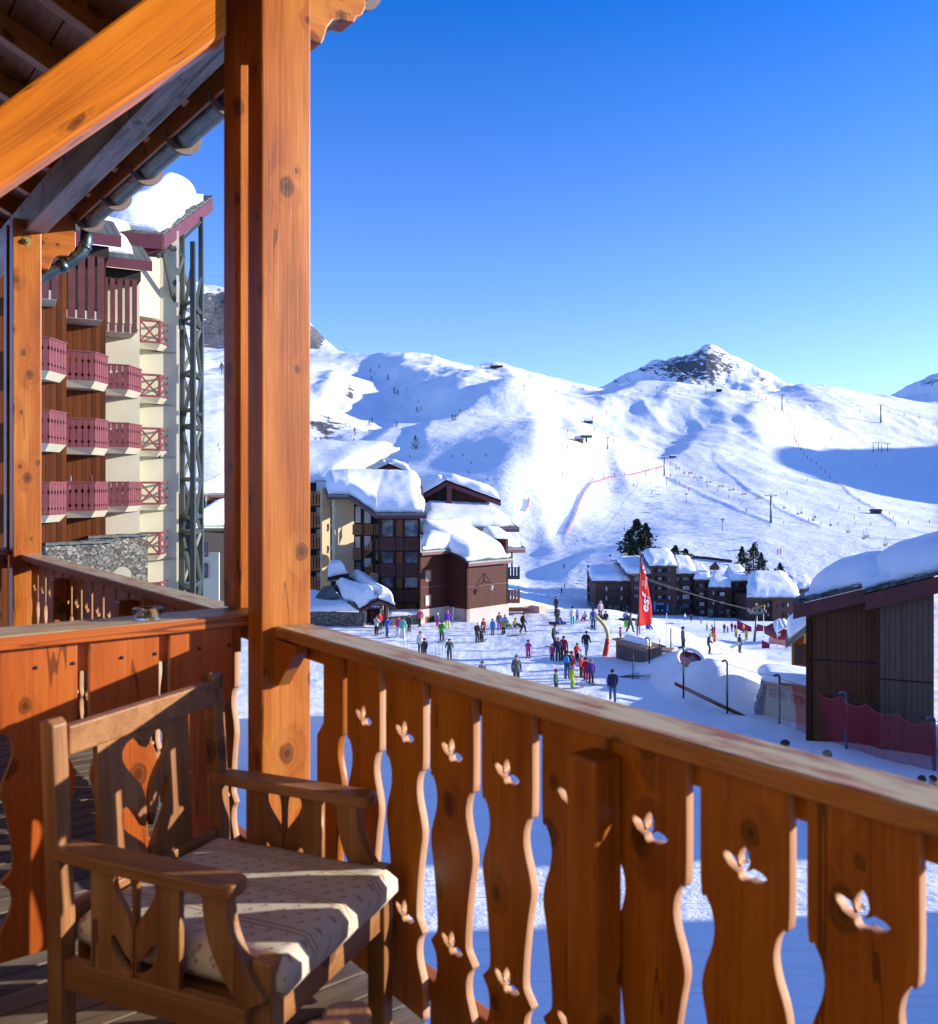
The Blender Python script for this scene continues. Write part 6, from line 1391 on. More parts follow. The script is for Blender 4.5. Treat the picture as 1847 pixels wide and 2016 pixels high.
mb = MB(); mb.box(at(1328, 1349, 48.6), at(1500, 1432, 44.2) - at(1328, 1349, 48.6), Vector((.1, .2, 0)), ZV * .16); tag(mb.build('edge_plank', M_OLDWOOD), 'brown plank edging along the foot of the pale netting', 'plank')
# pit in the bank, lined with red netting
pc = at(1360, 1302, 50.5); gy = gz(1360, 50.5)
pc = ground_row(1360, 1303, 40, 60); mb = MB(); ring = []
ex_, ey_ = Vector((1, 0, .0)), Vector((0, .9, .42))
vs = [pc + ZV * .10]; 
for k in range(28):
    a = 2 * math.pi * k / 28; vs.append(pc + ex_ * .72 * math.cos(a) + ey_ * .85 * math.sin(a) + ZV * .10)
pit = empty('snow_pit', 'round pit in the snow bank lined with dark red netting, behind a goose-neck post', 'pit', pc)
mb.raw(vs, [(0, k + 1, (k + 1) % 28 + 1) for k in range(28)], [(v.x, 0, v.y * 1.3) for v in vs]); mb.build('red_lining', plain('wine_lining', (.14, .012, .035), .8, .5, 14), pit)
mb = MB(); P = [pc + ex_ * .78 * math.cos(a) + ey_ * .92 * math.sin(a) + ZV * (.12 + .10 * math.sin(a)) for a in np.linspace(-.2, 3.4, 20)]; mb.tube(P, .12, 8); mb.build('snow_lip', M_SNOW, pit)

# ---------------------------------------------------------------- planter, flag and the things round them
pln = empty('planter', 'long timber planter box with dark panels and a heap of snow, under the red flag', 'planter', at(1245, 1300, 60))
M_PLW = wood('planter_wood', (.20, .11, .07), (.32, .19, .12), (.40, .26, .18), .6, .2, 0); M_PLD = plain('planter_panel', (.075, .06, .06), .6, .1, 4)
zt = -10.75; A = Vector((10.35, 61.7, 0)); Bq = Vector((11.85, 58.4, 0)); Cq = Vector((13.0, 59.0, 0)); Dq = A + (Cq - Bq)
def pbox(mb, p, q, z0, z1, th, out=0.0):
    d = q - p; n = Vector((d.y, -d.x, 0)).normalized(); mb.box(p + n * out + ZV * z0, d, -n * th, ZV * (z1 - z0))
mb = MB()
for p, q in ((A, Bq), (Bq, Cq), (Cq, Dq), (Dq, A)): pbox(mb, p, q, -13, zt, .12)
mb.build('box', M_PLW, pln)
for k in range(3):
    mb = MB(); p = A.lerp(Bq, .05 + k * .315); q = A.lerp(Bq, .05 + k * .315 + .29); pbox(mb, p, q, -13, zt - .28, .03, .035); mb.build('panel', M_PLD, pln)
for p, q in ((A, Bq), (Bq, Cq), (Cq, Dq), (Dq, A)):
    mb = MB(); d = (q - p).normalized(); n = Vector((d.y, -d.x, 0)); mb.box(p - d * .2 + n * .2 + ZV * (zt + .002), (q - p) + d * .2, -n * .42, ZV * .10); mb.build('rim_board', M_PLW, pln)
mb = MB(); mb.raw([A + ZV * (zt - .15), Bq + ZV * (zt - .15), Cq + ZV * (zt - .15), Dq + ZV * (zt - .15)], [(0, 1, 2, 3)]); mb.build('soil', M_DARK, pln)
snow_patch(A.lerp(Bq, .12) + ZV * (zt - .1) + (Cq - Bq) * .2, A.lerp(Bq, .93) + ZV * (zt - .1) + (Cq - Bq) * .25, A.lerp(Bq, .8) + ZV * (zt - .1) + (Cq - Bq) * .75, A.lerp(Bq, .12) + ZV * (zt - .1) + (Cq - Bq) * .75, .48, (0, 0, 0, 0), M_SNOW, pln, seed=60, lump=.6)
pl2 = empty('low_platform', 'snow-dusted timber platform corner behind the planter', 'platform', at(1300, 1275, 63)); mb = MB(); mb.box(at(1284, 1282, 62.5) - ZV * .5, (1.3, -.4, 0), (.5, 1.2, 0), ZV * .6); mb.build('deck', M_PLW, pl2)
# feather flag with its writing
YF = 62.0
M_FLAG, nt, b = new_mat('flag_red'); b.inputs['Base Color'].default_value = (.62, .012, .022, 1); b.inputs['Roughness'].default_value = .6
v = nd(nt, 'TexCoord').outputs['Object']; n_ = nd(nt, 'TexNoise', Vector=v, Scale=2.0, Detail=2.0); bp = nd(nt, 'Bump', Strength=.3, Distance=.05, Height=n_.outputs[0]); nt.links.new(bp.outputs[0], b.inputs['Normal'])
cr = ramp(nt, n_.outputs[0], [(.3, (.78, .014, .024)), (.7, (.88, .024, .04))]); nt.links.new(cr.outputs[0], b.inputs['Base Color'])
tl_ = nd(nt, 'BsdfTranslucent', Color=cr.outputs[0]); mx_ = nd(nt, 'MixShader', Fac=.55); nt.links.new(b.outputs[0], mx_.inputs[1]); nt.links.new(tl_.outputs[0], mx_.inputs[2]); nt.links.new(mx_.outputs[0], nt.nodes['Material Output'].inputs['Surface'])
flag = empty('feather_flag', 'tall red feather flag with white lettering on a wooden pole behind the planter', 'flag', at(1254.4, 1266, YF))
def ripple(p): return Vector((p.x, p.y + (p.x - 11.9) * .55 + .05 * math.sin((p.x - 11.8) * 5 + p.z * .9) , p.z))
Lft = [(1261.8, 1094.6), (1260.9, 1110), (1260, 1127), (1259, 1150), (1258.3, 1172), (1257.6, 1195), (1257, 1215), (1256.7, 1231.8)]
Rgt = [(1262.6, 1094.6), (1266, 1109), (1271.4, 1127), (1277.5, 1150), (1281.8, 1172), (1286.6, 1195), (1287, 1215), (1286.6, 1232.3)]
mb = MB(); vs, fs = [], []
for (lx, ly), (rx, ry) in zip(smooth_loop(Lft, 4, False), smooth_loop(Rgt, 4, False)):
    for k in range(9):
        t = k / 8; vs.append(ripple(at(lx + (rx - lx) * t, ly + (ry - ly) * t, YF)))
nr_ = len(vs) // 9
for i in range(nr_ - 1):
    for k in range(8): fs.append((i * 9 + k, (i + 1) * 9 + k, (i + 1) * 9 + k + 1, i * 9 + k + 1))
mb.raw(vs, fs, None, True); fo_ = mb.build('cloth', M_FLAG, flag); sm = fo_.modifiers.new('thick', 'SOLIDIFY'); sm.thickness = .012
mb = MB(); mb.tube([at(1254.4, 1275, YF + .02), at(1256.2, 1232, YF + .02)], .055, 8); mb.build('pole', M_PLW, flag)
mb = MB(); mb.tube([at(1256.2, 1233, YF), at(1258, 1172, YF), at(1261.9, 1093, YF)], .035, 8); mb.build('mast', M_IRON, flag)
M_WHITE = plain('white_print', (.78, .78, .80), .6, .03, 4)
def lettering(txt, parent, x, y, Y, height, mat, roll=0.0, shear=0.0, name='lettering', sx=1.0, bold=0.0, rip=False, n=Vector((0, -1, 0)), off=0.02, lift=0, align='CENTER'):
    """flat letters centred at photo pixel (x, y), height in photo pixels, facing us"""
    cu = bpy.data.curves.new(name, 'FONT'); cu.body = txt; cu.align_x = align; cu.align_y = 'CENTER'; cu.size = 1.0; cu.shear = shear; cu.offset = bold; cu.fill_mode = 'FRONT'
    o = bpy.data.objects.new(name, cu); COL.objects.link(o); dg = bpy.context.evaluated_depsgraph_get(); dg.update(); me = bpy.data.meshes.new_from_object(o.evaluated_get(dg)); bpy.data.objects.remove(o); bpy.data.curves.remove(cu)
    c0 = at(x, y, Y); s = height * Y / F / .7; ca, sa = math.cos(roll), math.sin(roll)
    for v_ in me.vertices:
        a_, b_ = v_.co.x * s * sx, v_.co.y * s; p = c0 + Vector((a_ * ca - b_ * sa, 0, a_ * sa + b_ * ca)); p = ripple(p) if rip else p; v_.co = p + n * off
    me.materials.append(mat); me.name = name; ob = bpy.data.objects.new(name, me); COL.objects.link(ob); ob.parent = parent; ob.matrix_parent_inverse = parent.matrix_basis.inverted(); return ob
RU = R(86)
lettering('esf', flag, 1273.0, 1191.5, YF, 15.0, M_WHITE, RU, 0.32, sx=1.42, bold=0.018, rip=True, off=.035)
for k, (t_, h_) in enumerate((('ÉCOLE', 2.3), ('DU SKI', 2.6), ('FRANÇAIS', 3.4))):
    lettering(t_, flag, 1266.6 + k * 3.3 + (0.8 if k == 2 else 0), 1149.0, YF, h_, M_WHITE, RU, .2, sx=(1.0, 1.0, 1.12)[k], rip=True, off=.035)
mb = MB(); P = [(1268, 1112), (1270.6, 1120), (1274.3, 1131), (1272, 1130), (1269.5, 1128), (1267, 1124.5), (1266.2, 1118)]
vs = [ripple(at(x, y, YF)) + Vector((0, -.035, 0)) for x, y in P]; mb.raw(vs, [tuple(range(len(P)))[::-1]]); mb.build('emblem', M_WHITE, flag)
mb = MB(); P = [(1269.2 + 1.8 * math.cos(a), 1123 + 2.8 * math.sin(a)) for a in np.linspace(0, 6.28, 13)[:-1]]; mb.raw([ripple(at(x, y, YF)) + Vector((0, -.045, 0)) for x, y in P], [tuple(range(len(P)))]); mb.build('emblem_disc', M_FLAG, flag)
# names on the entrance board
M_YEL = plain('yellow_print', (.55, .50, .08), .6, .05, 4); M_BLU = plain('blue_print', (.05, .22, .55), .6, .05, 4)
ccx, ccy = z7(546, 1301); lettering('Callisto', can, ccx, ccy, Yc, 2.9, M_WHITE, 0, 0, sx=1.25, bold=.015, off=.03)
x_, y_ = z7(520, 1283); lettering('les', can, x_, y_, Yc, 2.6, M_BLU, R(3), 0, sx=1.7, bold=.01, off=.03)
x_, y_ = z7(566, 1280); lettering('RESIDENCES', can, x_, y_, Yc, 2.0, M_YEL, R(3), 0, sx=.98, off=.03)
x_, y_ = z7(562, 1269); lettering('2', can, x_, y_, Yc, 2.2, M_YEL, 0, 0, off=.03)
# bent yellow pole with its red pad
yp = empty('padded_pole', 'bent yellow pole with a red padded foot on the snow left of the planter', 'pole', at(1191, 1292.6, 62.7))
mb = MB(); mb.tube([at(x, y, 62.5) for x, y in smooth_loop([(1172.5, 1212.5), (1180, 1219.5), (1188, 1228.5), (1193.5, 1238), (1196.3, 1248), (1196.6, 1259)], 4, False)], .13, 10); mb.build('bent_tube', plain('pale_yellow_pad', (.55, .46, .16), .6, .1, 3), yp)
mb = MB(); mb.tube([at(1196.6, 1257.5, 62.5), at(1193.8, 1276, 62.5), at(1190.5, 1294, 62.5)], [.15, .185, .19], 12); mb.build('red_pad', plain('red_pad', (.62, .022, .012), .5, .1, 4), yp)
op = empty('padded_pole', 'orange padded post standing on the far snow beside the dark skier', 'pole', at(1407, 1248, 86))
mb = MB(); p = ground_row(1407, 1249, 60, 100); mb.tube([p, p + ZV * 1.75], .17, 10); mb.build('orange_pad', plain('orange_pad', (.62, .06, .015), .5, .1, 4), op); mb = MB(); mb.tube([p + ZV * 1.75, p + ZV * 2.6], .06, 8); mb.build('post', M_POST, op)
for x, y0, y1, r_, m_, lab in ((1312.6, 1207, 1281, .03, M_WHITE, 'thin white pole on the plaza right of the flag'), (1321, 1237, 1281, .05, M_POSTD, 'short dark pole right of the thin white pole'), (1221.5, 1247, 1274, .045, M_POSTD, 'dark stub pole at the left end of the planter'), (1503.5, 1205, 1257, .05, M_WHITE, 'thin white pole beside the lift pylon'), (1529.8, 1221, 1273, .06, M_WHITE, 'white flag-less pole in front of the red hut')):
    p = ground_row(x, y1, 50, 140); mb = MB(); mb.tube([p - ZV * .2, Vector((p.x, p.y, (HOR - y0) / F * p.y))], r_, 8); tag(mb.build('snow_pole', m_), lab, 'pole')
sg = empty('oval_sign', 'small white oval sign on a thin post behind the planter', 'sign', at(1298.7, 1283, 61.5))
mb = MB(); mb.tube([at(1299, 1258, 61.5), at(1299, 1285, 61.5)], .025, 6); mb.build('post', M_POSTD, sg); c_ = at(1298.9, 1274, 61.45); mb = MB(); mb.prism([(.15 * math.cos(a), .24 * math.sin(a)) for a in np.linspace(0, 6.283, 21)[:-1]], (c_, (1, 0, 0), (0, 0, 1)), .03); mb.build('plate', plain('white_plate', (.62, .66, .64), .5, .1, 12), sg)
# lift pylon in the valley
def pyl(p, h, arm, lab, big=True, grp=None, lean=0.0):
    """lift pylon: tapered mast, cross-arm, sheave trains"""
    r_ = empty('lift_pylon', lab, 'lift pylon', p, 0, grp); t = p + Vector((lean, 0, h)); w = h * .05
    mb = MB(); mb.tube([p - ZV * 1.0, t], [w, w * .6], 10); mb.build('mast', M_TRIM, r_)
    mb = MB(); mb.box(t + Vector((-arm, -.15, -.2)), (2 * arm, 0, 0), (0, .3, 0), ZV * .3); mb.box(t + Vector((-arm * .6, -.1, .55)), (1.2 * arm, 0, 0), (0, .2, 0), ZV * .14); mb.box(t + Vector((-.1, -.1, .1)), (.2, 0, 0), (0, .2, 0), ZV * .5); mb.build('cross_arm', M_TRIM, r_)
    for s in (-1, 1):
        mb = MB(); c_ = t + Vector((s * arm, 0, .1)); mb.box(c_ + Vector((-.1, -.9, -.05)), (.2, 0, 0), (0, 1.8, 0), ZV * .12)
        for k in (-.7, -.25, .25, .7): mb.tube([c_ + Vector((-.08, k, .15)), c_ + Vector((.08, k, .15))], .2, 10)
        mb.build('sheave_train', M_POST, r_)
    return t
pb = ground_row(1484, 1263, 90, 150)
h_ = (1263 - 1206) / F * pb.y
pt = pyl(pb, h_, .95, 'stout grey drag-lift pylon with wheels and a yellow hook, before the low apartment block', True, None, .45 * pb.y / 120)
mb = MB(); bar(mb, pt + Vector((-.6, 0, .5)), pt + Vector((1.1, 0, 1.05)), .12); bar(mb, pt + Vector((1.1, 0, 1.05)), pt + Vector((1.02, 0, .4)), .1)
tag(mb.build('lifting_hook', plain('yellow_hook', (.55, .38, .05), .5)), 'yellow lifting beam on top of the stout drag-lift pylon', 'beam')
# red hut, red fences and tent near the lift
def av(x, y, Y): return at(1451 + .0847 * x, 1166.5 + .0847 * y, Y)
Yh = 118
hut = empty('red_hut', 'red gabled hut with a white snow roof near the lift pylon', 'hut', av(1110, 1050, Yh))
M_HUT = planks('red_boarding', (.20, .018, .025), .2, .6)
mb = MB(); P = [av(930, 1100, Yh), av(1310, 1100, Yh), av(1310, 975, Yh), av(1110, 845, Yh), av(930, 945, Yh)]; mb.prism([(p.x, p.z) for p in P], ((0, Yh, 0), (1, 0, 0), (0, 0, 1)), -5); mb.build('wall', M_HUT, hut)
bk_ = Vector((1.6, 6, .2)); snow_patch(av(1330, 985, Yh - .4), av(1330, 985, Yh - .4) + bk_, av(1110, 830, Yh - .4) + bk_, av(1110, 830, Yh - .4), .5, (0, 0, .02, 0), M_SNOWF, hut, seed=61)
snow_patch(av(905, 950, Yh - .4) + bk_, av(905, 950, Yh - .4), av(1110, 830, Yh - .4), av(1110, 830, Yh - .4) + bk_, .4, (0, 0, .02, 0), M_SNOWF, hut, seed=62)
mb = MB(); mb.box(av(945, 1020, Yh - .2), av(1015, 1020, Yh - .2) - av(945, 1020, Yh - .2), (0, .08, 0), ZV * .45); mb.build('sign_board', M_PALE, hut)
rf = MB(); 
for k in range(26):
    x = 745 + k * 22; y = 1175 + 4.0 * k; rf.box(av(x, y, Yh - 6), av(x + 15, y + 3, Yh - 6) - av(x, y, Yh - 6), (0, .05, 0), ZV * (.75 + .25 * ((k * 7) % 3)))
M_REDM = plain('red_mats', (.42, .02, .03), .6, .6, 5)
tag(rf.build('red_fence', M_REDM), 'red slatted mats fencing the lift area below the red hut', 'fence')
for x0, y0, x1, y1, h_, Y_, lab in ((0, 640, 340, 800, 1.5, 150, 'wine red net fence climbing left of the lift pylon'), (430, 720, 840, 820, 1.6, 150, 'wine red net fence right of the lift pylon'), (580, 1100, 760, 1200, 1.3, 112, 'red net fence at the foot of the purple snow ramp')):
    p, q = av(x0, y0, Y_), av(x1, y1, Y_); mb = MB(); mb.wall((p.x, p.y), (q.x, q.y), p.z - h_, p.z, .04, z0b=q.z - h_, z1b=q.z); tag(mb.build('net_fence', plain('wine_net', (.22, .015, .06), .8, .4, 2) if x0 == 0 else bpy.data.materials['wine_net']), lab, 'fence')
# ---------------------------------------------------------------- people on the plaza
BONES = [('pelvis', 'spine', 'J'), ('spine', 'chest', 'J'), ('chest', 'neck', 'J'), ('neck', 'head', 'S'), ('head', 'crown', 'S'), ('head', 'nose', 'S'),
         ('chest', 'shl', 'J'), ('shl', 'ell', 'J'), ('ell', 'wrl', 'J'), ('wrl', 'hal', 'G'), ('hal', 'fil', 'G'), ('wrl', 'thl', 'G'), ('chest', 'shr', 'J'), ('shr', 'elr', 'J'), ('elr', 'wrr', 'J'), ('wrr', 'har', 'G'), ('har', 'fir', 'G'), ('wrr', 'thr', 'G'),
         ('pelvis', 'hil', 'T'), ('hil', 'knl', 'T'), ('knl', 'anl', 'T'), ('anl', 'tol', 'B'), ('pelvis', 'hir', 'T'), ('hir', 'knr', 'T'), ('knr', 'anr', 'T'), ('anr', 'tor', 'B')]
RAD = dict(pelvis=.168, spine=.170, chest=.176, neck=.066, head=.098, crown=.082, nose=.018, sh=.094, el=.074, wr=.052, ha=.044, fi=.022, th=.018, hi=.118, kn=.092, an=.078, to=.050)
STAND = dict(pelvis=(0, 0, .94), spine=(0, .01, 1.14), chest=(0, .01, 1.33), neck=(0, 0, 1.475), head=(0, -.015, 1.60), crown=(0, 0, 1.69), nose=(0, -.115, 1.585),
             shl=(.185, .01, 1.385), ell=(.255, .03, 1.13), wrl=(.262, -.05, .90), hal=(.262, -.065, .83), fil=(.258, -.075, .75), thl=(.225, -.10, .86),
             hil=(.095, 0, .88), knl=(.110, -.02, .48), anl=(.115, .02, .10), tol=(.135, -.15, .05))
def full(d):
    q = dict(STAND); q.update(d)
    for k in list(q):
        if k.endswith('l') and len(k) == 3:
            m_ = k[:2] + 'r'
            if m_ not in d and m_ not in q: q[m_] = (-q[k][0], q[k][1], q[k][2])
    return q
POSES = {
 'stand': full({}),
 'walk': full(dict(hil=(.09, 0, .88), knl=(.10, -.20, .53), anl=(.10, -.26, .12), tol=(.11, -.43, .08), hir=(-.09, 0, .88), knr=(-.10, .08, .48), anr=(-.10, .30, .14), tor=(-.11, .18, .05),
                   ell=(.25, .14, 1.15), wrl=(.25, .10, .92), hal=(.25, .07, .85), fil=(.25, .04, .78), thl=(.22, .03, .86), elr=(-.25, -.08, 1.13), wrr=(-.24, -.22, .95), har=(-.23, -.27, .90), fir=(-.22, -.32, .84), thr=(-.20, -.28, .92), chest=(0, -.04, 1.33), neck=(0, -.07, 1.47), head=(0, -.10, 1.59), crown=(0, -.09, 1.68), nose=(0, -.20, 1.575))),
 'ski': full(dict(pelvis=(0, .06, .90), hil=(.11, .05, .84), knl=(.12, -.10, .47), anl=(.12, .0, .12), tol=(.13, -.15, .07), spine=(0, .03, 1.10), chest=(0, -.03, 1.28), neck=(0, -.08, 1.42), head=(0, -.12, 1.545), crown=(0, -.11, 1.635), nose=(0, -.22, 1.525),
                  shl=(.185, -.02, 1.335), ell=(.28, .0, 1.10), wrl=(.30, -.20, 1.00), hal=(.30, -.27, .98), fil=(.29, -.31, .93), thl=(.27, -.29, 1.02))),
 'photo': full(dict(ell=(.30, -.16, 1.30), wrl=(.12, -.25, 1.50), hal=(.09, -.26, 1.56), fil=(.06, -.26, 1.62), thl=(.07, -.23, 1.55))),
 'arms': full(dict(ell=(.30, -.10, 1.14), wrl=(.10, -.22, 1.10), hal=(.04, -.23, 1.11), fil=(-.02, -.22, 1.12), thl=(.05, -.22, 1.16))),
 'sit': full(dict(pelvis=(0, .1, .17), spine=(0, .08, .38), chest=(0, .02, .57), neck=(0, -.02, .71), head=(0, -.05, .84), crown=(0, -.04, .93), nose=(0, -.15, .825), shl=(.185, .03, .62), ell=(.26, -.05, .40), wrl=(.20, -.24, .32), hal=(.17, -.30, .31), fil=(.14, -.36, .29), thl=(.14, -.30, .35),
                  hil=(.10, .05, .16), knl=(.16, -.34, .42), anl=(.15, -.62, .12), tol=(.16, -.78, .18))),
}
BODY = {}
def body_mesh(pose, kid):
    key = (pose, kid)
    if key in BODY: return BODY[key]
    J = {k: Vector(v) for k, v in POSES[pose].items()}; names = list(J); hs_k = 1.38 if kid else 1.0
    if kid:
        base = J['neck'].copy()
        for k in ('head', 'crown', 'nose'): J[k] = base + (J[k] - base) * 1.32
    bm = bmesh.new(); vd = {n: bm.verts.new(J[n]) for n in names}
    for a, b, r_ in BONES: bm.edges.new((vd[a], vd[b]))
    me = bpy.data.meshes.new('skeleton'); bm.to_mesh(me); bm.free()
    o = bpy.data.objects.new('skeleton', me); COL.objects.link(o)
    o.modifiers.new('skin', 'SKIN'); sk = o.data.skin_vertices[0].data
    for i, n in enumerate(names):
        r = RAD.get(n, RAD.get(n[:2], .06))
        if kid and n in ('head', 'crown', 'nose'): r *= 1.3
        if kid and n[:2] in ('hi', 'kn', 'an'): r *= 1.12
        sk[i].radius = (r, r * (.80 if n in ('pelvis', 'spine', 'chest') else 1)); sk[i].use_root = (n == 'pelvis')
    ss = o.modifiers.new('sub', 'SUBSURF'); ss.levels = 2
    dg = bpy.context.evaluated_depsgraph_get(); dg.update(); out = bpy.data.meshes.new_from_object(o.evaluated_get(dg)); bpy.data.objects.remove(o); bpy.data.meshes.remove(me)
    out.name = 'person'; slot = dict(J=0, T=1, S=2, G=3, B=4)
    segs = [(J[a], J[b], slot[r_], .10 if r_ == 'J' else .07) for a, b, r_ in BONES]
    for p in out.polygons:
        c = p.center; best, bi = 9, 0
        for a, b, s_, w in segs:
            ab_ = b - a; t = max(0, min(1, (c - a).dot(ab_) / max(ab_.dot(ab_), 1e-6))); d = (a + ab_ * t - c).length - w
            if s_ == 0 and (a is J['chest'] and b is J['neck']): d += .05
            if d < best: best, bi = d, s_
        if pose != 'sit' and bi == 1 and c.z > J['hil'].z - .10: bi = 0
        p.material_index = bi; p.use_smooth = True
    for _ in range(5): out.materials.append(None)
    BODY[key] = out; return out
CLOTH = {}
def cloth(c):
    k = tuple(round(x, 3) for x in c)
    if k not in CLOTH: CLOTH[k] = plain('cloth', c, .8, .22, 11)
    return CLOTH[k]
SKIN = plain('skin', (.50, .27, .18), .6, .06, 8); M_HAIRD = plain('dark_hair', (.03, .02, .015), .7, .3, 40); M_HAIRB = plain('brown_hair', (.14, .07, .035), .7, .3, 40)
BLK, NAVY, WHT, GRY, DGR, RED, CRIM, PINK, MAG, BLUE, SKYB, TEAL, LIME, GRN, YEL, PUR, BRN, JEAN, LJEAN, DGRN = (.016, .016, .02), (.022, .03, .09), (.62, .62, .62), (.20, .21, .22), (.06, .06, .065), (.42, .012, .022), (.30, .02, .06), (.60, .03, .17), (.34, .01, .14), (.02, .06, .52), (.04, .22, .60), (.03, .40, .33), (.40, .48, .04), (.04, .26, .04), (.60, .52, .06), (.13, .03, .34), (.10, .075, .06), (.05, .09, .20), (.20, .28, .42), (.035, .05, .045)
MESHES = {}
def shared(key, fn):
    if key not in MESHES: MESHES[key] = fn()
    return MESHES[key]
def cap_mesh(kind):
    def f():
        mb = MB(); vs, fs = [], []; n, m_ = 14, 7
        for i in range(m_ + 1):
            th = (math.pi * (.60 if kind != 'hat' else .52)) * i / m_
            for k in range(n):
                a = 2 * math.pi * k / n; front = max(0, -math.sin(a)); cut = 1 - .42 * front * (i / m_) ** 2
                t = th * cut; vs.append((math.sin(t) * math.cos(a), math.sin(t) * math.sin(a) * 1.08 + .04, math.cos(t)))
        fs = [(i * n + k, (i + 1) * n + k, (i + 1) * n + (k + 1) % n, i * n + (k + 1) % n) for i in range(m_) for k in range(n)]
        mb.raw(vs, fs, None, True)
        if kind == 'hat': mb.ball((0, .02, 1.08), .28, 8, 5)
        if kind == 'helmet': mb.ball((.86, .10, -.15), (.22, .36, .42), 8, 5); mb.ball((-.86, .10, -.15), (.22, .36, .42), 8, 5)
        return mb.mesh(kind, [None])
    return shared(kind, f)
def goggle_mesh():
    def f():
        mb = MB(); vs = []
        for z in (-.2, .26):
            for k in range(9):
                a = -math.pi / 2 + (k - 4) * .30; vs.append((math.cos(a) * 1.07, math.sin(a) * 1.12, z))
        mb.raw(vs, [(k, k + 1, k + 10, k + 9) for k in range(8)], None, True); return mb.mesh('goggles', [None])
    return shared('goggles', f)
def ski_mesh():
    def f():
        mb = MB(); P = [(-.75, 0), (.70, 0), (.80, .02), (.88, .07), (.92, .12), (.91, .13), (.86, .09), (.79, .04), (.70, .018), (-.75, .018)]
        mb.prism(P, ((-.04, 0, .0), (0, -1, 0), (0, 0, 1)), -.08); return mb.mesh('ski', [None])
    return shared('ski', f)
def pole_mesh():
    def f():
        mb = MB(); mb.tube([(0, 0, 0), (0, 0, 1.08)], .011, 6); mb.tube([(0, 0, 1.05), (0, 0, 1.2)], .018, 6); mb.tube([(0, 0, .08), (0, 0, .09)], .045, 8); return mb.mesh('ski_pole', [None])
    return shared('pole', f)
M_SKI = [plain('ski_red', (.40, .03, .04), .3, .3, 6), plain('ski_dark', (.04, .04, .05), .3, .3, 6), plain('ski_white', (.55, .55, .58), .3, .3, 6), plain('ski_blue', (.05, .12, .4), .3, .3, 6)]
def setmat(o, *ms):
    for i, m_ in enumerate(ms):
        o.material_slots[i].link = 'OBJECT'; o.material_slots[i].material = m_
def person(x, y, h, label, pose='stand', jk=BLK, tr=BLK, head=('hair', None), face=0, skis=None, poles=False, glove=BLK, boot=DGR, goggles=False, pack=None, grp=None, Y=None, dist=None, scarf=None):
    """x, y: photo pixel of the feet; h: real height; face: heading of the look, 0 = towards us, +90 = to the right"""
    kid = h < 1.45; me = body_mesh(pose, kid); p = ground(x, dist) if dist else ground_row(x, y, 18 if y > 1400 else 30, 400)
    o = bpy.data.objects.new('person', me); COL.objects.link(o); setmat(o, cloth(jk), cloth(tr), SKIN, cloth(glove), cloth(boot))
    s = h / (1.75 if pose != 'sit' else 1.75); o.scale = (s, s, s); o.location = p + ZV * .0; o.rotation_euler = (0, 0, R(face)); tag(o, label, 'person', grp or 'people on the snow plaza')
    J = POSES[pose]; k = 1.32 if kid else 1.0; base = Vector(J['neck']); hc = base + (Vector(J['head']) - base) * k + ZV * .02
    hr = .118 * (1.28 if kid else 1)
    kind, hcol = head
    cm = cap_mesh('helmet' if kind == 'helmet' else ('hat' if kind == 'hat' else 'hair')); c = bpy.data.objects.new({'helmet': 'helmet', 'hat': 'hat', 'hood': 'hood'}.get(kind, 'hair'), cm); COL.objects.link(c); c.parent = o
    c.location = hc + Vector((0, .004, 0)); c.scale = (hr * (1.12 if kind == 'helmet' else 1.0), hr * (1.12 if kind == 'helmet' else 1.02), hr * (1.1 if kind == 'helmet' else 1.02)); setmat(c, cloth(hcol) if hcol else M_HAIRD)
    if goggles:
        g_ = bpy.data.objects.new('goggles', goggle_mesh()); COL.objects.link(g_); g_.parent = o; g_.location = hc; g_.scale = (hr * .98,) * 3; setmat(g_, M_IRON)
    if pack:
        mb = MB(); mb.ball((0, .20, J['chest'][2] - .10), (.15, .10, .22), 12, 8); b_ = mb.build('backpack', cloth(pack), o)
    if scarf:
        mb = MB(); mb.tube([(.075 * math.cos(a), -.01 + .085 * math.sin(a), J['neck'][2] + .01) for a in np.linspace(0, 6.283, 13)], .045, 8); mb.build('scarf', cloth(scarf), o)
    if skis is not None:
        for sx in (-1, 1):
            q = bpy.data.objects.new('ski', ski_mesh()); COL.objects.link(q); q.parent = o; q.location = (J['anl'][0] * sx, J['anl'][1] - .06, .012); setmat(q, M_SKI[skis])
    if poles:
        for sx in (-1, 1):
            hand = Vector(J['hal' if sx > 0 else 'har']); q = bpy.data.objects.new('ski_pole', pole_mesh()); COL.objects.link(q); setmat(q, M_POSTD)
            mw = Matrix.Translation(p) @ Matrix.Rotation(R(face), 4, 'Z') @ Matrix.Scale(s, 4); top = mw @ (hand + ZV * .04); tip = mw @ Vector((hand.x * 1.15, hand.y + .12, 0.0)); d = top - tip
            q.scale = (s, s, d.length / 1.16); q.rotation_euler = d.to_track_quat('Z', 'Y').to_euler(); q.location = tip
            tag(q, 'thin dark ski pole held by a skier on the snow plaza', 'ski pole', 'ski poles held by skiers')
    return o
def z5p(x, y): return 682.8 + .154 * x, 1183.5 + .154 * y
def z6p(x, y): return 938.9 + .154 * x, 1183.5 + .154 * y
def P5(x, y, *a, **k): return person(*z5p(x, y), *a, **k)
def P6(x, y, *a, **k): return person(*z6p(x, y), *a, **k)
def PB(x, y, *a, **k): return person(*zb(x, y), *a, **k)
P5(378, 432, 1.68, 'woman in a pale silver jacket and black trousers facing the entrance canopy', 'arms', (.42, .42, .42), BLK, ('hair', None), 150, 1)
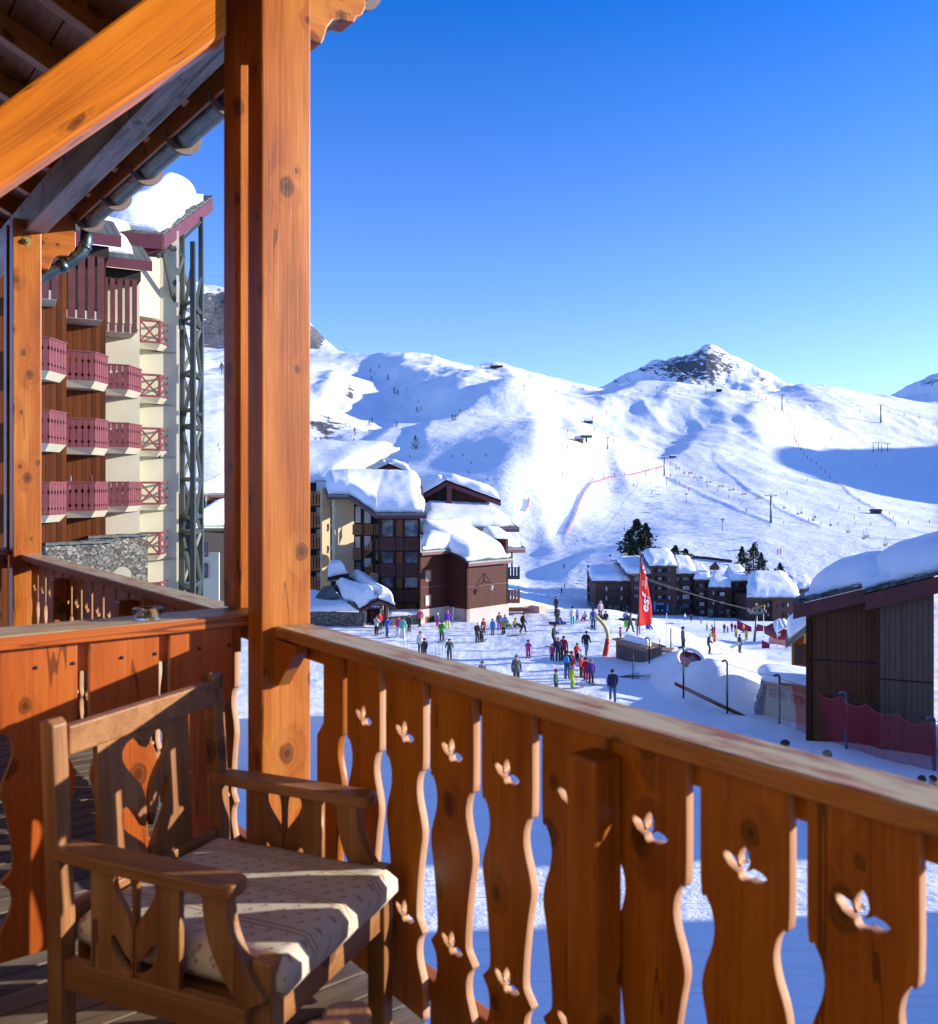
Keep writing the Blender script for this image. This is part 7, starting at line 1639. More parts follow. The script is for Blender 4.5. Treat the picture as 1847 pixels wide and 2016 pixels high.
P5(425, 370, 1.65, 'skier in red jacket and black trousers, behind the silver jacket at the canopy', 'stand', RED, BLK, ('hair', (.03, .02, .02)), 40)
P5(330, 300, 1.7, 'instructor in red jacket standing in the dark canopy doorway', 'arms', RED, CRIM, ('helmet', CRIM), 60)
P5(462, 345, 1.6, 'second red jacket behind the photographer, white collar, by the canopy', 'stand', (.5, .03, .06), BLK, ('helmet', DGR), -30)
P5(515, 472, 1.7, 'person in royal blue jacket and jeans holding a camera up to the face', 'photo', BLUE, JEAN, ('hair', None), 120, 1)
P5(655, 437, 1.62, 'person in pink jacket and white trousers looking away, left of the teal jacket', 'stand', PINK, WHT, ('hair', (.12, .05, .04)), 150, 2)
P5(715, 467, 1.68, 'person in teal jacket and white trousers seen from behind', 'stand', (.05, .48, .38), WHT, ('hat', BLK), 180, 2)
P5(798, 397, 1.55, 'person in dark coat with a brown fur hood right of the teal jacket', 'stand', (.05, .05, .045), DGR, ('hood', (.16, .11, .07)), 150)
P5(935, 342, 1.8, 'man in white, red and black ski jacket walking by the concrete base', 'walk', (.50, .10, .14), BLK, ('hair', (.04, .03, .03)), -30)
P5(1160, 328, 1.2, 'child in lilac jacket and pink trousers by the residence corner', 'stand', (.22, .16, .45), PINK, ('helmet', WHT), -40, 2)
P5(1290, 357, 1.72, 'skier in purple jacket, lime trousers and bright pink hat', 'stand', PUR, (.50, .56, .14), ('hat', (.62, .03, .22)), 200)
P5(1213, 512, 1.72, 'skier in green jacket and dark trousers standing alone on skis', 'ski', (.05, .30, .04), DGRN, ('helmet', DGR), 160, 1)
P5(942, 675, 1.68, 'person in white jacket with dark helmet behind the handrail', 'stand', WHT, DGR, ('helmet', DGR), 10, 1)
P5(997, 715, 1.35, 'child in black jacket with pink helmet, beside the white jacket', 'stand', (.03, .03, .05), DGR, ('helmet', (.42, .04, .10)), -20, 1, goggles=True)
P5(1313, 748, 1.55, 'skier in grey-green jacket with dark red scarf and black helmet', 'ski', (.07, .11, .09), DGR, ('helmet', BLK), 0, 1, True, scarf=(.16, .02, .04))
P5(1668, 533, 1.7, 'skier in grey-brown ski suit with a cream hat leaning on poles', 'ski', BRN, (.08, .07, .06), ('hat', (.6, .55, .42)), 140, 1, True, pack=BLK)
P5(1722, 517, 1.3, 'child in black with a teal collar right beside the grey-brown skier', 'ski', DGR, BLK, ('helmet', TEAL), 150, 1)
P6(85, 413, 1.25, 'child in red jacket and red helmet with black trousers near the corner box', 'stand', RED, BLK, ('helmet', (.40, .02, .02)), 20, 1, True)
P6(203, 428, 1.32, 'child in bright blue jacket and teal helmet seen from behind', 'stand', SKYB, GRY, ('helmet', (.05, .42, .42)), 180, 1)
P6(287, 378, 1.62, 'skier in mauve-grey jacket and violet trousers with a dark purple hat', 'stand', (.14, .13, .20), (.32, .03, .48), ('hat', (.07, .03, .10)), 190)
P6(338, 418, 1.3, 'child in yellow and black jacket with light blue helmet', 'stand', (.36, .34, .03), BLK, ('helmet', (.12, .38, .65)), 170, 1)
P6(395, 345, 1.25, 'child in olive green jacket crouching behind the yellow child', 'sit', (.20, .28, .06), (.20, .30, .05), ('helmet', (.55, .4, .5)), 30)
P6(490, 348, 1.7, 'person in black and yellow sitting on the snow by the terrace', 'sit', (.22, .20, .03), BLK, ('hair', (.3, .22, .06)), 60)
P6(360, 345, 1.2, 'child in pale blue jacket between the mauve and olive jackets', 'stand', (.10, .35, .60), BLUE, ('helmet', (.15, .45, .60)), -10)
P6(590, 412, 1.78, 'man in black jacket and trousers striding to the right by the terrace', 'walk', (.025, .025, .027), BLK, ('hair', (.10, .07, .05)), 100)
P6(1048, 300, 1.7, 'snowboarder in olive jacket and blue trousers sitting on the plaza', 'sit', (.07, .08, .05), SKYB, ('helmet', (.10, .08, .22)), 20)
P6(1225, 305, 1.7, 'woman in white top and teal trousers with black helmet', 'stand', WHT, (.04, .42, .36), ('helmet', BLK), 200, None, False)
P6(1285, 248, 1.0, 'small child in lilac jacket between the white tops', 'stand', (.45, .34, .58), (.10, .05, .14), ('helmet', (.07, .05, .12)), 0)
P6(1388, 258, 1.68, 'woman in white top and magenta trousers kneeling on the snow', 'sit', WHT, MAG, ('hair', (.30, .22, .12)), -30)
P6(1490, 352, 1.78, 'skier in blue-grey jacket with purple backpack seen from behind', 'stand', (.09, .22, .30), (.045, .055, .075), ('helmet', DGR), 180, 3, True, pack=PUR)
P6(1580, 225, 1.7, 'person in pale pink jacket and red trousers beyond the backpack skier', 'stand', (.55, .40, .44), (.42, .03, .05), ('helmet', (.5, .46, .44)), 20)
P6(1575, 248, 1.6, 'person in white and black sitting at the feet of the pale pink jacket', 'sit', GRY, BLK, ('hair', None), 0)
P6(1650, 248, 1.6, 'person in dark clothes sitting right of the pale pink jacket', 'sit', DGR, BLK, ('hair', None), -20)
P6(657, 726, 1.28, 'child in a bright pink ski suit standing alone on skis', 'ski', (.62, .02, .20), (.62, .02, .20), ('helmet', (.25, .03, .10)), 170, 1, True)
P6(985, 588, 1.8, 'man in dark green jacket sliding on skis with trailing poles', 'ski', (.03, .042, .038), BLK, ('hair', (.08, .05, .03)), 70, 1, True)
P6(963, 772, 1.15, 'small child in pink gilet and dark trousers beside two adults', 'stand', (.60, .03, .22), NAVY, ('hat', (.20, .04, .08)), 180)
P6(1040, 778, 1.68, 'woman in navy jacket with fair hair seen from behind', 'stand', NAVY, (.05, .045, .035), ('hair', (.28, .22, .12)), 190)
P6(1110, 772, 1.76, 'man in crimson jacket behind the navy jacket', 'stand', (.34, .02, .07), DGR, ('hair', (.09, .05, .03)), 170)
P6(1158, 1008, 1.82, 'man in black and sky blue jacket and jeans, back towards us', 'arms', (.03, .05, .09), (.07, .15, .30), ('hair', None), 160, pack=(.03, .25, .55))
P6(1212, 930, 1.4, 'skier in red suit half hidden behind the man in black and blue', 'stand', RED, RED, ('helmet', CRIM), 150, 0)
P6(1275, 772, 1.3, 'child in red jacket with white bib and grey helmet', 'ski', RED, BLK, ('helmet', GRY), 30, 0, True)
P6(1397, 698, 1.78, 'man in charcoal jacket and pale jeans walking right', 'walk', (.03, .035, .04), LJEAN, ('hair', None), 150)
P6(507, 1078, 1.8, 'man in grey patterned jacket with lime collar and dark hat, behind the handrail', 'stand', (.11, .12, .15), DGR, ('hat', (.05, .06, .08)), 10, scarf=(.40, .5, .06))
P6(70, 1140, 1.68, 'person with brown hair whose head just shows above the handrail', 'stand', (.25, .2, .16), DGR, ('hair', (.12, .06, .04)), 0)
P6(1012, 1175, 1.32, 'child with red helmet and black and green jacket at the handrail', 'stand', (.03, .10, .06), BLK, ('helmet', (.45, .02, .08)), 60, 1, goggles=True)
P6(1215, 1118, 1.35, 'child in lime green ski suit with pink helmet', 'ski', (.40, .52, .03), (.40, .52, .03), ('helmet', (.5, .2, .42)), 110, 1, True, glove=DGR)
P6(1335, 975, 1.4, 'child in red and black with a white helmet left of the purple jacket', 'stand', (.46, .015, .04), BLK, ('helmet', WHT), 60, 0, goggles=True)
P6(1395, 1012, 1.35, 'child in red suit with black helmet, squeezed beside the purple jacket', 'stand', RED, (.50, .02, .05), ('helmet', BLK), -20, 3)
P6(1462, 1053, 1.45, 'child in purple jacket and charcoal trousers with grey helmet', 'stand', (.10, .03, .30), DGR, ('helmet', GRY), 10, 1, True)
person(1206.5, 1383, 1.80, 'man in navy jacket and jeans walking away at the edge of the shade', 'walk', (.022, .028, .085), (.06, .11, .24), ('hair', None), 175)
PB(298, 440, 1.15, 'child in dark red jacket with red helmet behind the planter', 'stand', (.28, .015, .04), CRIM, ('helmet', (.3, .02, .05)), 90)
PB(400, 338, 1.75, 'man in charcoal jacket carrying a lime green bag left of the flag', 'walk', (.045, .05, .05), (.05, .06, .07), ('hair', (.15, .13, .1)), 60)
PB(490, 352, 1.6, 'person in grey and white striped clothes half hidden by the flag pole', 'stand', GRY, (.3, .3, .32), ('hair', None), 0)
PB(355, 208, 1.7, 'snowboarder in white and blue sitting with the board, left of the flag', 'sit', (.40, .42, .45), BLUE, ('helmet', DGR), 0)
PB(590, 305, 1.5, 'person in purple and blue crouching behind the foot of the flag', 'sit', PUR, BLUE, ('helmet', BLUE), 20)
PB(1280, 380, 1.78, 'skier in dark blue jacket and black trousers in front of the orange post', 'ski', (.03, .045, .09), BLK, ('helmet', BLK), -100, 1, True)
PB(965, 545, 1.7, 'person in black and white jacket behind the pit post', 'stand', (.22, .21, .20), DGR, ('hair', None), 90)
PB(1240, 565, 1.7, 'person in charcoal jacket and yellow cap behind the snow bank', 'ski', (.035, .04, .05), DGR, ('hat', (.62, .5, .05)), 80, 1, True)
PB(1568, 556, 1.8, 'snowboarder in black jacket carrying a pale board under the arm', 'stand', (.022, .025, .027), (.07, .08, .07), ('hair', (.08, .05, .03)), 100)
for x, y, h, jk, tr, lab in ((1405, 333, 1.5, PUR, NAVY, 'skier in purple near the lift, leftmost of the beginners'), (1440, 336, 1.05, GRY, DGR, 'tiny child in grey second of the beginners by the lift'), (1485, 325, 1.6, CRIM, PUR, 'skier in crimson stooping among the beginners by the lift'), (1520, 322, 1.3, DGRN, GRY, 'skier in green at the right of the beginners by the lift'),
                             (1530, 386, 1.4, YEL, DGR, 'child in yellow gilet below the beginners by the lift'), (1608, 338, 1.6, (.62, .16, .03), CRIM, 'skier in orange vest and crimson trousers left of the lift pylon'), (1640, 412, 1.5, (.5, .46, .05), DGRN, 'person in yellow top at the foot of the lift pylon'), (1220, 312, 1.2, GRY, DGR, 'little skier in grey behind the dark blue skier'),
                             (985, 205, 1.7, (.45, .55, .6), GRY, 'person in pale blue at the entrance of the brown block'), (1052, 217, 1.7, NAVY, BLK, 'person in dark clothes at the entrance of the brown block'), (1158, 245, 1.5, (.25, .3, .45), (.5, .3, .35), 'small skier in mauve in the shade below the brown block')):
    PB(x, y, h, lab, 'stand', jk, tr, ('helmet', tr), rnd.randint(-60, 60), 1 if y > 250 else None, grp='small figures in the valley')
for (x, y), h, jk, lab in (((1579, 1253), 1.7, RED, 'skier in red suit left of the red hut'), ((1112, 1157.5), 1.7, NAVY, 'dark blue skier on the lower slope, upper one of two near the residence'), ((1106, 1168), 1.6, BLK, 'black-clad skier on the lower slope, lower one of two near the residence'), ((1110.5, 1120), 1.7, BLK, 'skier in black on the slope right of the snowy roof steps'), ((1095, 1205), 1.6, DGR, 'seated-looking dark skier by the orange net behind the terrace'),
                            ((1097, 1228), 1.6, DGR, 'person in dark clothes behind the sitting snowboarder')):
    person(x, y, h, lab, 'stand', jk, jk, ('helmet', jk), rnd.randint(-60, 60), 1, grp='small figures in the valley')
for x, yt, Y, jk, hd, lab, fc in ((1546, 1454, 25.5, (.02, .02, .022), ('hair', None), 'man with short dark hair in black jacket just above the handrail', 70), (1629, 1474, 24.6, (.03, .025, .02), ('hair', (.22, .15, .08)), 'woman with tied brown hair just above the handrail', 190), (1815, 1524, 23.2, (.02, .02, .02), ('hair', None), 'dark-haired man at the right end of the handrail', 120), (1837, 1524, 23.6, (.05, .02, .02), ('hair', None), 'second dark-haired person at the right edge above the handrail', -100)):
    z = (HOR - yt) / F * Y; o = person(x, 1600, z - gz(x, Y) - .02, lab, 'stand', jk, JEAN, hd, fc, dist=Y, grp='passers-by below the balcony')
# boards, skis and bags
def flatboard(p, ang, L, w, mat, name, label, cat, tilt=None, grp=None):
    mb = MB(); P = smooth_loop([(-L / 2, 0), (-L / 2 + w * .3, -w / 2), (0, -w * .44), (L / 2 - w * .3, -w / 2), (L / 2, 0), (L / 2 - w * .3, w / 2), (0, w * .44), (-L / 2 + w * .3, w / 2)], 3)
    ex = Vector((math.cos(ang), math.sin(ang), 0)); ey = tilt or ZV.cross(ex)
    if isinstance(ang, Vector): ex = ang
    mb.prism(P, (p, ex, ey), .025, 0); return tag(mb.build(name, mat), label, cat, grp)
p = ground_row(*z6p(1025, 305)); flatboard(p + ZV * .20 + Vector((0, -.35, 0)), 0, 1.55, .28, plain('wine_board', (.12, .02, .05), .3, .4, 8), 'snowboard', 'dark red snowboard strapped in front of the sitting snowboarder', 'snowboard', ZV)
p = ground_row(*zb(360, 215)); flatboard(p + ZV * .2 + Vector((0, -.4, 0)), 0, 1.6, .28, M_IRON, 'snowboard', 'black snowboard in front of the sitter left of the flag', 'snowboard', ZV)
p = ground_row(*zb(1568, 556)); d_ = Vector((.86, 0, .42)).normalized(); mb = MB(); mb.prism(smooth_loop([(-.8, 0), (-.72, -.13), (0, -.12), (.72, -.14), (.8, 0), (.72, .14), (0, .12), (-.72, .13)], 3), (p + Vector((-.25, -.32, .92)), d_, Vector((-.42, 0, .86)).normalized()), .03, 0)
tag(mb.build('snowboard', plain('pale_board', (.42, .44, .38), .3, .4, 5)), 'pale snowboard carried under the arm of the man in black jacket', 'snowboard')
p = ground_row(*zb(385, 290)); 
mb = MB(); mb.ball(ground_row(*zb(400, 338)) + Vector((-.35, -.1, .75)), (.2, .12, .3), 10, 8); tag(mb.build('bag', plain('lime_bag', (.25, .60, .04), .5)), 'lime green bag in the hand of the man left of the flag', 'bag')
p = ground_row(*z5p(1352, 302)); mb = MB(); mb.box(p + Vector((-.05, 0, 0)), (.1, 0, 0), (0, .03, 0), (.08, .05, 1.62)); tag(mb.build('ski', M_SKI[2]), 'pair of skis held upright beside the purple jacket', 'skis')
for (x, y), n_, lab in ((zb(380, 815), 5, 'pile of dark skis lying on the snow beside the stuck pole'), (zb(790, 250), 4, 'pile of skis lying on the snow right of the flag'), (z6p(510, 450), 3, 'skis laid on the snow in front of the black-clad walker')):
    p = ground_row(x, y); mb = MB()
    for k in range(n_): a = .1 + .35 * (k % 3) - .2; mb.box(p + Vector((-.9 + .2 * k, -.1 * k, .02 + .03 * k)), Vector((math.cos(a), math.sin(a), 0)) * 1.6, Vector((-math.sin(a), math.cos(a), 0)) * .08, ZV * .025)
    tag(mb.build('skis', M_SKI[1]), lab, 'skis')
p = ground_row(*zb(432, 830)); mb = MB(); mb.tube([p, p + ZV * 1.75], .03, 6); mb.tube([p + ZV * 1.15, p + ZV * 1.3], .06, 6); tag(mb.build('stuck_pole', M_POSTD), 'dark pole stuck in the snow in front of the planter', 'pole')
for x, y, n_, lab in ((*z6p(465, 452), 2, 'ski poles stuck upright by the black-clad walker'), (*z5p(1140, 690), 3, 'ski poles stuck in the snow just above the handrail'), (*z5p(735, 620), 2, 'blue-handled ski poles just above the handrail on the left')):
    p = ground_row(x, y); mb = MB()
    for k in range(n_): mb.tube([p + Vector((.22 * k, 0, 0)), p + Vector((.22 * k + .08 * (k - 1), .0, 1.15))], .014, 5)
    tag(mb.build('ski_poles', M_POSTD), lab, 'ski poles')
# pale orange net line behind the plaza
mb = MB(); q = [ground_row(*z6p(x, y)) for x, y in ((590, 165), (690, 150), (800, 160), (880, 150))]
for a, b in zip(q[:-1], q[1:]): mb.wall((a.x, a.y), (b.x, b.y), a.z, a.z + .75, .02, z0b=b.z, z1b=b.z + .7)
tag(mb.build('orange_net', plain('faded_orange_net', (.62, .34, .26), .8, .2, 6)), 'faded orange net line on the snow behind the terrace', 'netting')
# ---------------------------------------------------------------- trees, lifts and markers on the slopes
def z3p(x, y): return 597.5 + .3389 * x, 625.9 + .3389 * y
def z4p(x, y): return 1195 + .353 * x, 654.4 + .353 * y
M_NEEDLE, nt, b = new_mat('pine_needles')
v = nd(nt, 'TexCoord').outputs['Object']; n_ = nd(nt, 'TexNoise', Vector=v, Scale=1.1, Detail=3.0); oi = nd(nt, 'ObjectInfo')
cr = ramp(nt, n_.outputs[0], [(.3, (.014, .030, .015)), (.55, (.034, .068, .030)), (.75, (.072, .110, .050))]); nt.links.new(cr.outputs[0], b.inputs['Base Color']); b.inputs['Roughness'].default_value = .8
M_BARK = plain('bark', (.06, .04, .03), .9, .3, 5)
def pine_meshes(kind, seed):
    r_ = random.Random(seed); mb = MB(); H = 1.0
    nl = 1700 if kind == 'big' else 170
    vs, fs = [], []
    for k in range(nl):
        t = r_.random() ** .8; z = .06 + .94 * t
        prof = (math.sin(min(1, (1 - t) * 1.1) * math.pi / 2) ** .95) * (.23 if kind == 'big' else .20) * (1 + .25 * math.sin(t * 23 + seed) + .2 * math.sin(t * 9 + 2 * seed))
        a = r_.random() * 6.283; lob = (1 + .42 * math.sin(4 * a + seed + t * 11)) * (1 + .22 * math.sin(t * 44 + a)); rr = prof * lob * (r_.random() ** .45)
        c = Vector((rr * math.cos(a), rr * math.sin(a), z)); s = (.024 if kind == 'big' else .055) * (.6 + .8 * r_.random())
        o_ = Vector((math.cos(a), math.sin(a), -.15 + .5 * r_.random())).normalized(); sd = o_.cross(ZV).normalized(); up = o_.cross(sd)
        for q in range(2):
            ang = r_.random() * 3.1; d = sd * math.cos(ang) + up * math.sin(ang); i = len(vs)
            vs += [c - d * s * .5, c + o_ * s * 1.1, c + d * s * .5, c - o_ * s * .35]; fs.append((i, i + 1, i + 2, i + 3))
    mb.raw(vs, fs); crown = mb.mesh('crown', M_NEEDLE)
    mb = MB(); mb.tube([(0, 0, -.08), (0, 0, .5), (0, 0, .95)], [.022, .014, .003], 7)
    for k in range(14 if kind == 'big' else 5):
        z = .15 + .75 * k / 14; a = k * 2.4; L = .22 * (1 - z) + .03; mb.tube([(0, 0, z), (L * math.cos(a), L * math.sin(a), z + .02)], [.007, .002], 5)
    return crown, mb.mesh('trunk', M_BARK)
PINES = {'big': [pine_meshes('big', s) for s in (1, 2, 3)], 'small': [pine_meshes('small', s) for s in (4, 5, 6)]}
def pine(p, h, kind, label, grp, wide=1.0):
    c_, t_ = PINES[kind][rnd.randint(0, 2)]; r_ = empty('pine_tree', label, 'tree', p, rnd.random() * 6.28, grp, h)
    for n, m_ in (('crown', c_), ('trunk', t_)):
        o = bpy.data.objects.new(n, m_); COL.objects.link(o); o.parent = r_
        if n == 'crown': o.scale = (wide, wide, 1)
for x, yb, yt, Y, w, lab in ((1237, 1088, 1046, 262, 1.1, 'shorter dark pine at the left of the pine clump behind the tall apartment block'), (1254, 1092, 1022, 266, 1.15, 'tallest dark pine of the clump behind the tall apartment block'), (1272, 1092, 1030, 264, 1.1, 'broad dark pine at the right of the clump behind the tall apartment block'),
                          (1330, 1100, 1074, 268, 1.6, 'rounded pine behind the chimney of the apartment block'), (1350, 1106, 1080, 270, 1.5, 'second rounded pine right of the chimney'), (1461, 1122, 1076, 262, 1.0, 'pine left of the pair behind the snow roofs'), (1484, 1126, 1070, 264, 1.0, 'pine in the middle of the group behind the snow roofs'), (1499, 1130, 1088, 260, .9, 'smaller pine right of the pair behind the snow roofs'), (1536, 1130, 1108, 258, 1.1, 'little pine beside the snow hut'),
                          (1733, 1096, 1077, 300, 1.5, 'bushy pine just above the snow of the dark cabin roof'), (1712, 1098, 1084, 300, .9, 'small pine left of the bushy one above the cabin roof')):
    p = at(x, yb, Y); g_ = gz(x, Y); H = (HOR - yt) / F * Y - min(p.z, g_); pine(Vector((p.x, Y, min(p.z, g_))), H, 'big', lab, 'pines behind the residences', w)
SP = [(145, 610, 40), (108, 642, 26), (130, 700, 50), (135, 750, 42), (70, 740, 42), (100, 728, 34), (245, 638, 26), (297, 688, 50), (383, 630, 34), (398, 614, 36), (542, 635, 32), (650, 765, 82), (382, 668, 20), (276, 698, 18), (292, 728, 30), (408, 752, 28), (866, 600, 42), (882, 600, 38), (897, 578, 22), (910, 553, 24), (965, 549, 14), (1000, 562, 18), (668, 492, 14), (660, 550, 34), (682, 535, 20), (548, 450, 34), (527, 440, 36), (603, 420, 14), (440, 296, 24), (395, 362, 26), (490, 362, 34), (1072, 952, 24), (1110, 948, 16), (866, 812, 10), (926, 806, 10), (975, 852, 10), (1060, 807, 8), (603, 845, 18), (618, 815, 14), (390, 318, 22), (415, 330, 14), (52, 640, 40), (250, 470, 30), (265, 440, 30), (958, 905, 12)]
for x, y, h in SP:
    X_, Y_ = z3p(x, y); p = ground_row(X_, Y_, 120, 1640); H = h * .3389 / F * p.y
    pine(p, max(H, 2.0), 'small', 'small dark fir dotted on the snow slope left of the pistes', 'small firs on the left slopes', 1.15)
for X_, Y_, h in ((436, 740, 26), (430, 880, 8), (432, 890, 8), (425, 620, 12), (415, 640, 10), (433, 660, 12)):
    p = ground_row(X_, Y_, 120, 2300); pine(p, max(h / F * p.y, 2), 'small', 'dark fir on the slope between lattice mast and corner post', 'firs between mast and post', 1.1)
# chairlift: pylons, cables, chairs
def lift(rows, lab, arm=2.2, hmul=1.0):
    out = []
    for i, (x, yb, yt) in enumerate(rows):
        X_, Yb_ = z4p(x, yb); p = ground_row(X_, Yb_, 150, 1690); h = max((yb - yt) * .353 / F * p.y, 4)
        out.append(pyl(p, h, arm * h / 12, lab[i], False, 'lift pylons on the slopes'))
    return out
T1 = lift([(915, 1062, 912), (320, 800, 700), (5, 652, 588)], ['tall leaning-looking lift pylon in the middle of the lower piste', 'lift pylon with red base pad at the end of the pink fence', 'lift pylon above the wooden lift station'], 2.4)
T2 = lift([(1528, 505, 405), (977, 437, 350), (553, 352, 303), (280, 354, 308)], ['large lift pylon on the right-hand slope near the skyline', 'lift pylon at the top of the marker line', 'lift pylon on the skyline below the rocky peak', 'lift pylon on the skyline left of the rocky peak'], 2.2)
T3 = lift([(645, 1102, 1055), (443, 948, 902), (333, 855, 815)], ['short drag-lift pylon with red base on the lower slope', 'short drag-lift pylon in the middle of the lower slope', 'short drag-lift pylon below the pink fence end'], 1.4)
T4 = [pyl(ground_row(*z3p(x, y), 600, 1690), max((y - yt) * .3389 / F * ground_row(*z3p(x, y), 600, 1690).y, 5), 2.5, lab, False, 'lift pylons on the slopes') for x, y, yt, lab in ((1282, 424, 393, 'small lift pylon in the blue hollow under the ridge'), (1725, 466, 430, 'small lift pylon at the right end of the blue hollow'), (243, 197, 172, 'left one of the twin pylons on the left skyline'), (263, 198, 174, 'right one of the twin pylons on the left skyline'))]
M_CABLE = plain('lift_cable', (.10, .11, .13), .5, .1, 1)
def cable(a, b, sag, r_, lab):
    mb = MB(); mb.tube([a.lerp(b, t / 14) - ZV * sag * 4 * (t / 14) * (1 - t / 14) for t in range(15)], r_, 5); return tag(mb.build('lift_cable', M_CABLE), lab, 'cable', 'lift cables')
cable(T1[0], T1[1], 4, .05, 'chairlift cable between the tall piste pylon and the red-based pylon'); cable(T1[1], T1[2], 3, .06, 'chairlift cable between the red-based pylon and the station pylon')
cable(T2[0], T2[1], 6, .10, 'chairlift cable running along the right-hand skyline'); cable(T2[1], T2[2], 6, .10, 'chairlift cable below the rocky peak'); cable(T2[2], T2[3], 5, .10, 'chairlift cable left of the rocky peak')
end = at(1790, 1062, 190); cable(end, T1[0], 5, .04, 'chairlift cable dropping from the tall piste pylon towards the dark cabin')
cable(T2[0], at(2100, 850, 620), 8, .08, 'chairlift cable leaving the picture on the right'); cable(T4[0], T4[1], 6, .12, 'thin cable across the blue hollow')
cable(pt + Vector((0, 0, .1)), a7(1620, 690, 97), .8, .013, 'drag-lift cable crossing in front of the apartment blocks'); cable(pt + Vector((0, 0, .3)), a7(1620, 705, 97), 1.0, .013, 'second drag-lift cable crossing in front of the apartment blocks')
def chair_mesh():
    mb = MB(); bar(mb, (0, 0, 0), (0, 0, -1.5), .07); bar(mb, (0, 0, -1.5), (-1.1, 0, -1.7), .06); bar(mb, (0, 0, -1.5), (1.1, 0, -1.7), .06); bar(mb, (-1.1, 0, -1.7), (-1.1, 0, -2.6), .06); bar(mb, (1.1, 0, -1.7), (1.1, 0, -2.6), .06)
    mb.box((-1.1, -.05, -2.7), (2.2, 0, 0), (0, -.5, 0), ZV * .1); mb.box((-1.1, 0, -2.6), (2.2, 0, 0), (0, .06, .1), ZV * .55); return mb.mesh('lift_chair', M_POSTD)
CHM = chair_mesh()
def chairs(pts, Yof, lab, grp):
    for x, y in pts:
        X_, y_ = z4p(x, y); Y_ = Yof(x); o = bpy.data.objects.new('lift_chair', CHM); COL.objects.link(o); o.location = at(X_, y_ - 4.2, Y_); o.rotation_euler = (0, 0, .6 + rnd.random() * .3); o.scale = (min(1.9, max(1.0, Y_ / 400)),) * 3; tag(o, lab, 'lift chair', grp)
Yt = [t.y for t in T1]
chairs([(390, 742), (432, 768), (468, 768), (490, 794), (525, 794), (557, 818), (577, 818), (625, 843), (645, 843), (685, 863), (705, 861), (757, 886), (773, 884), (835, 910), (852, 908), (988, 958), (1065, 990), (1085, 984), (1150, 1022), (1160, 1006), (1247, 1048), (1345, 1083), (1432, 1114), (1449, 1105), (1553, 1146)],
       lambda x: float(np.interp(x, [320, 915, 1690], [Yt[1], Yt[0], 195])), 'dark open chair hanging from the lower chairlift above the piste', 'chairs of the lower chairlift')
chairs([(680, 342), (735, 351), (778, 356), (888, 363), (1005, 376), (1072, 380), (1132, 396), (1265, 410), (1410, 430), (1570, 435), (1658, 448), (1742, 462), (330, 321), (380, 323), (410, 323), (458, 323), (493, 321)],
       lambda x: float(np.interp(x, [280, 553, 977, 1528, 1850], [T2[3].y, T2[2].y, T2[1].y, T2[0].y, T2[0].y * .8])), 'tiny chair hanging from the upper chairlift along the skyline', 'chairs of the upper chairlift')
# red marker poles
def marker_mesh():
    mb = MB(); mb.tube([(0, 0, -.3), (0, 0, 1.9)], .22, 7); mb.tube([(0, 0, 1.9), (0, 0, 2.2)], [.22, .10], 7); return mb.mesh('piste_marker', plain('marker_red', (.48, .02, .03), .6, .2, 2))
MKM = marker_mesh()
def markers(pts, conv, lab, grp, px=7.0):
    for x, y in pts:
        X_, y_ = conv(x, y); p = ground_row(X_, y_, 150, 1690); o = bpy.data.objects.new('piste_marker', MKM); COL.objects.link(o); o.location = p; s = max(.55, px / F * p.y / 2.2); o.scale = (s * .95, s * .95, s); tag(o, lab, 'piste marker', grp)
markers([(355, 808), (381, 830), (405, 850), (431, 868), (455, 887), (505, 830), (455, 800), (405, 770), (355, 742), (560, 862), (617, 892), (680, 926), (750, 965), (987, 1072)], z4p, 'red padded marker along the lower chairlift line', 'red markers along the lower chairlift')
markers([(822, 340), (848, 365), (862, 385), (872, 405), (898, 415), (927, 428), (940, 433), (985, 450), (1008, 472), (1025, 490), (1038, 508), (1048, 522), (1045, 545), (1038, 570), (1047, 597), (1057, 615), (1068, 638), (1082, 660), (1100, 682), (1118, 704), (1142, 722), (1168, 738), (1193, 760), (1218, 784), (1243, 812), (1280, 846), (1317, 878), (1361, 910), (1410, 941), (1466, 968), (1576, 1018), (1600, 1040)], z4p, 'small marker on the curved piste edge running down the right-hand slope', 'markers on the right-hand piste edge', 6.0)
markers([(1125, 1054), (1195, 1072), (1290, 1074), (1383, 1077), (1472, 1077), (1610, 1082), (1683, 1071), (1800, 1066), (1407, 990), (1296, 985)], z4p, 'red padded marker along the foot of the right-hand slope', 'red markers at the slope foot')
markers([(1535, 666), (1535, 760), (1505, 912), (1680, 948), (1745, 934), (1808, 922), (1765, 765), (1803, 720), (1690, 655), (1680, 590), (1760, 555)], z3p, 'red marker beside the smooth blue shaded slope', 'red markers on the middle slope')
markers([(2, 60), (100, 800), (42, 805), (215, 785), (230, 775), (275, 770), (215, 800)], z4p, 'red marker where the pink fence meets the lift', 'red markers at the pink fence', 7.0)
p = [ground_row(x, y, 200, 900) for x, y in ((1115, 1052), (1128, 1028), (1138, 1005), (1143, 988), (1152, 968), (1165, 952), (1200, 941), (1240, 936), (1285, 925), (1308, 918))]
mb = MB()
for a, b in zip(p[:-1], p[1:]): mb.wall((a.x, a.y), (b.x, b.y), a.z - .2, a.z + .9, .05, z0b=b.z - .2, z1b=b.z + .9)
M_PINKN = net_mat('pink_net', (.55, .10, .17), .5, .30)
tag(mb.build('piste_fence', M_PINKN), 'pink safety fence bending up the piste to the red-based pylon', 'fence')
p = [ground_row(x, y, 150, 900) for x, y in ((1034, 1008), (1041, 998), (1043, 988), (1040, 984))]; mb = MB()
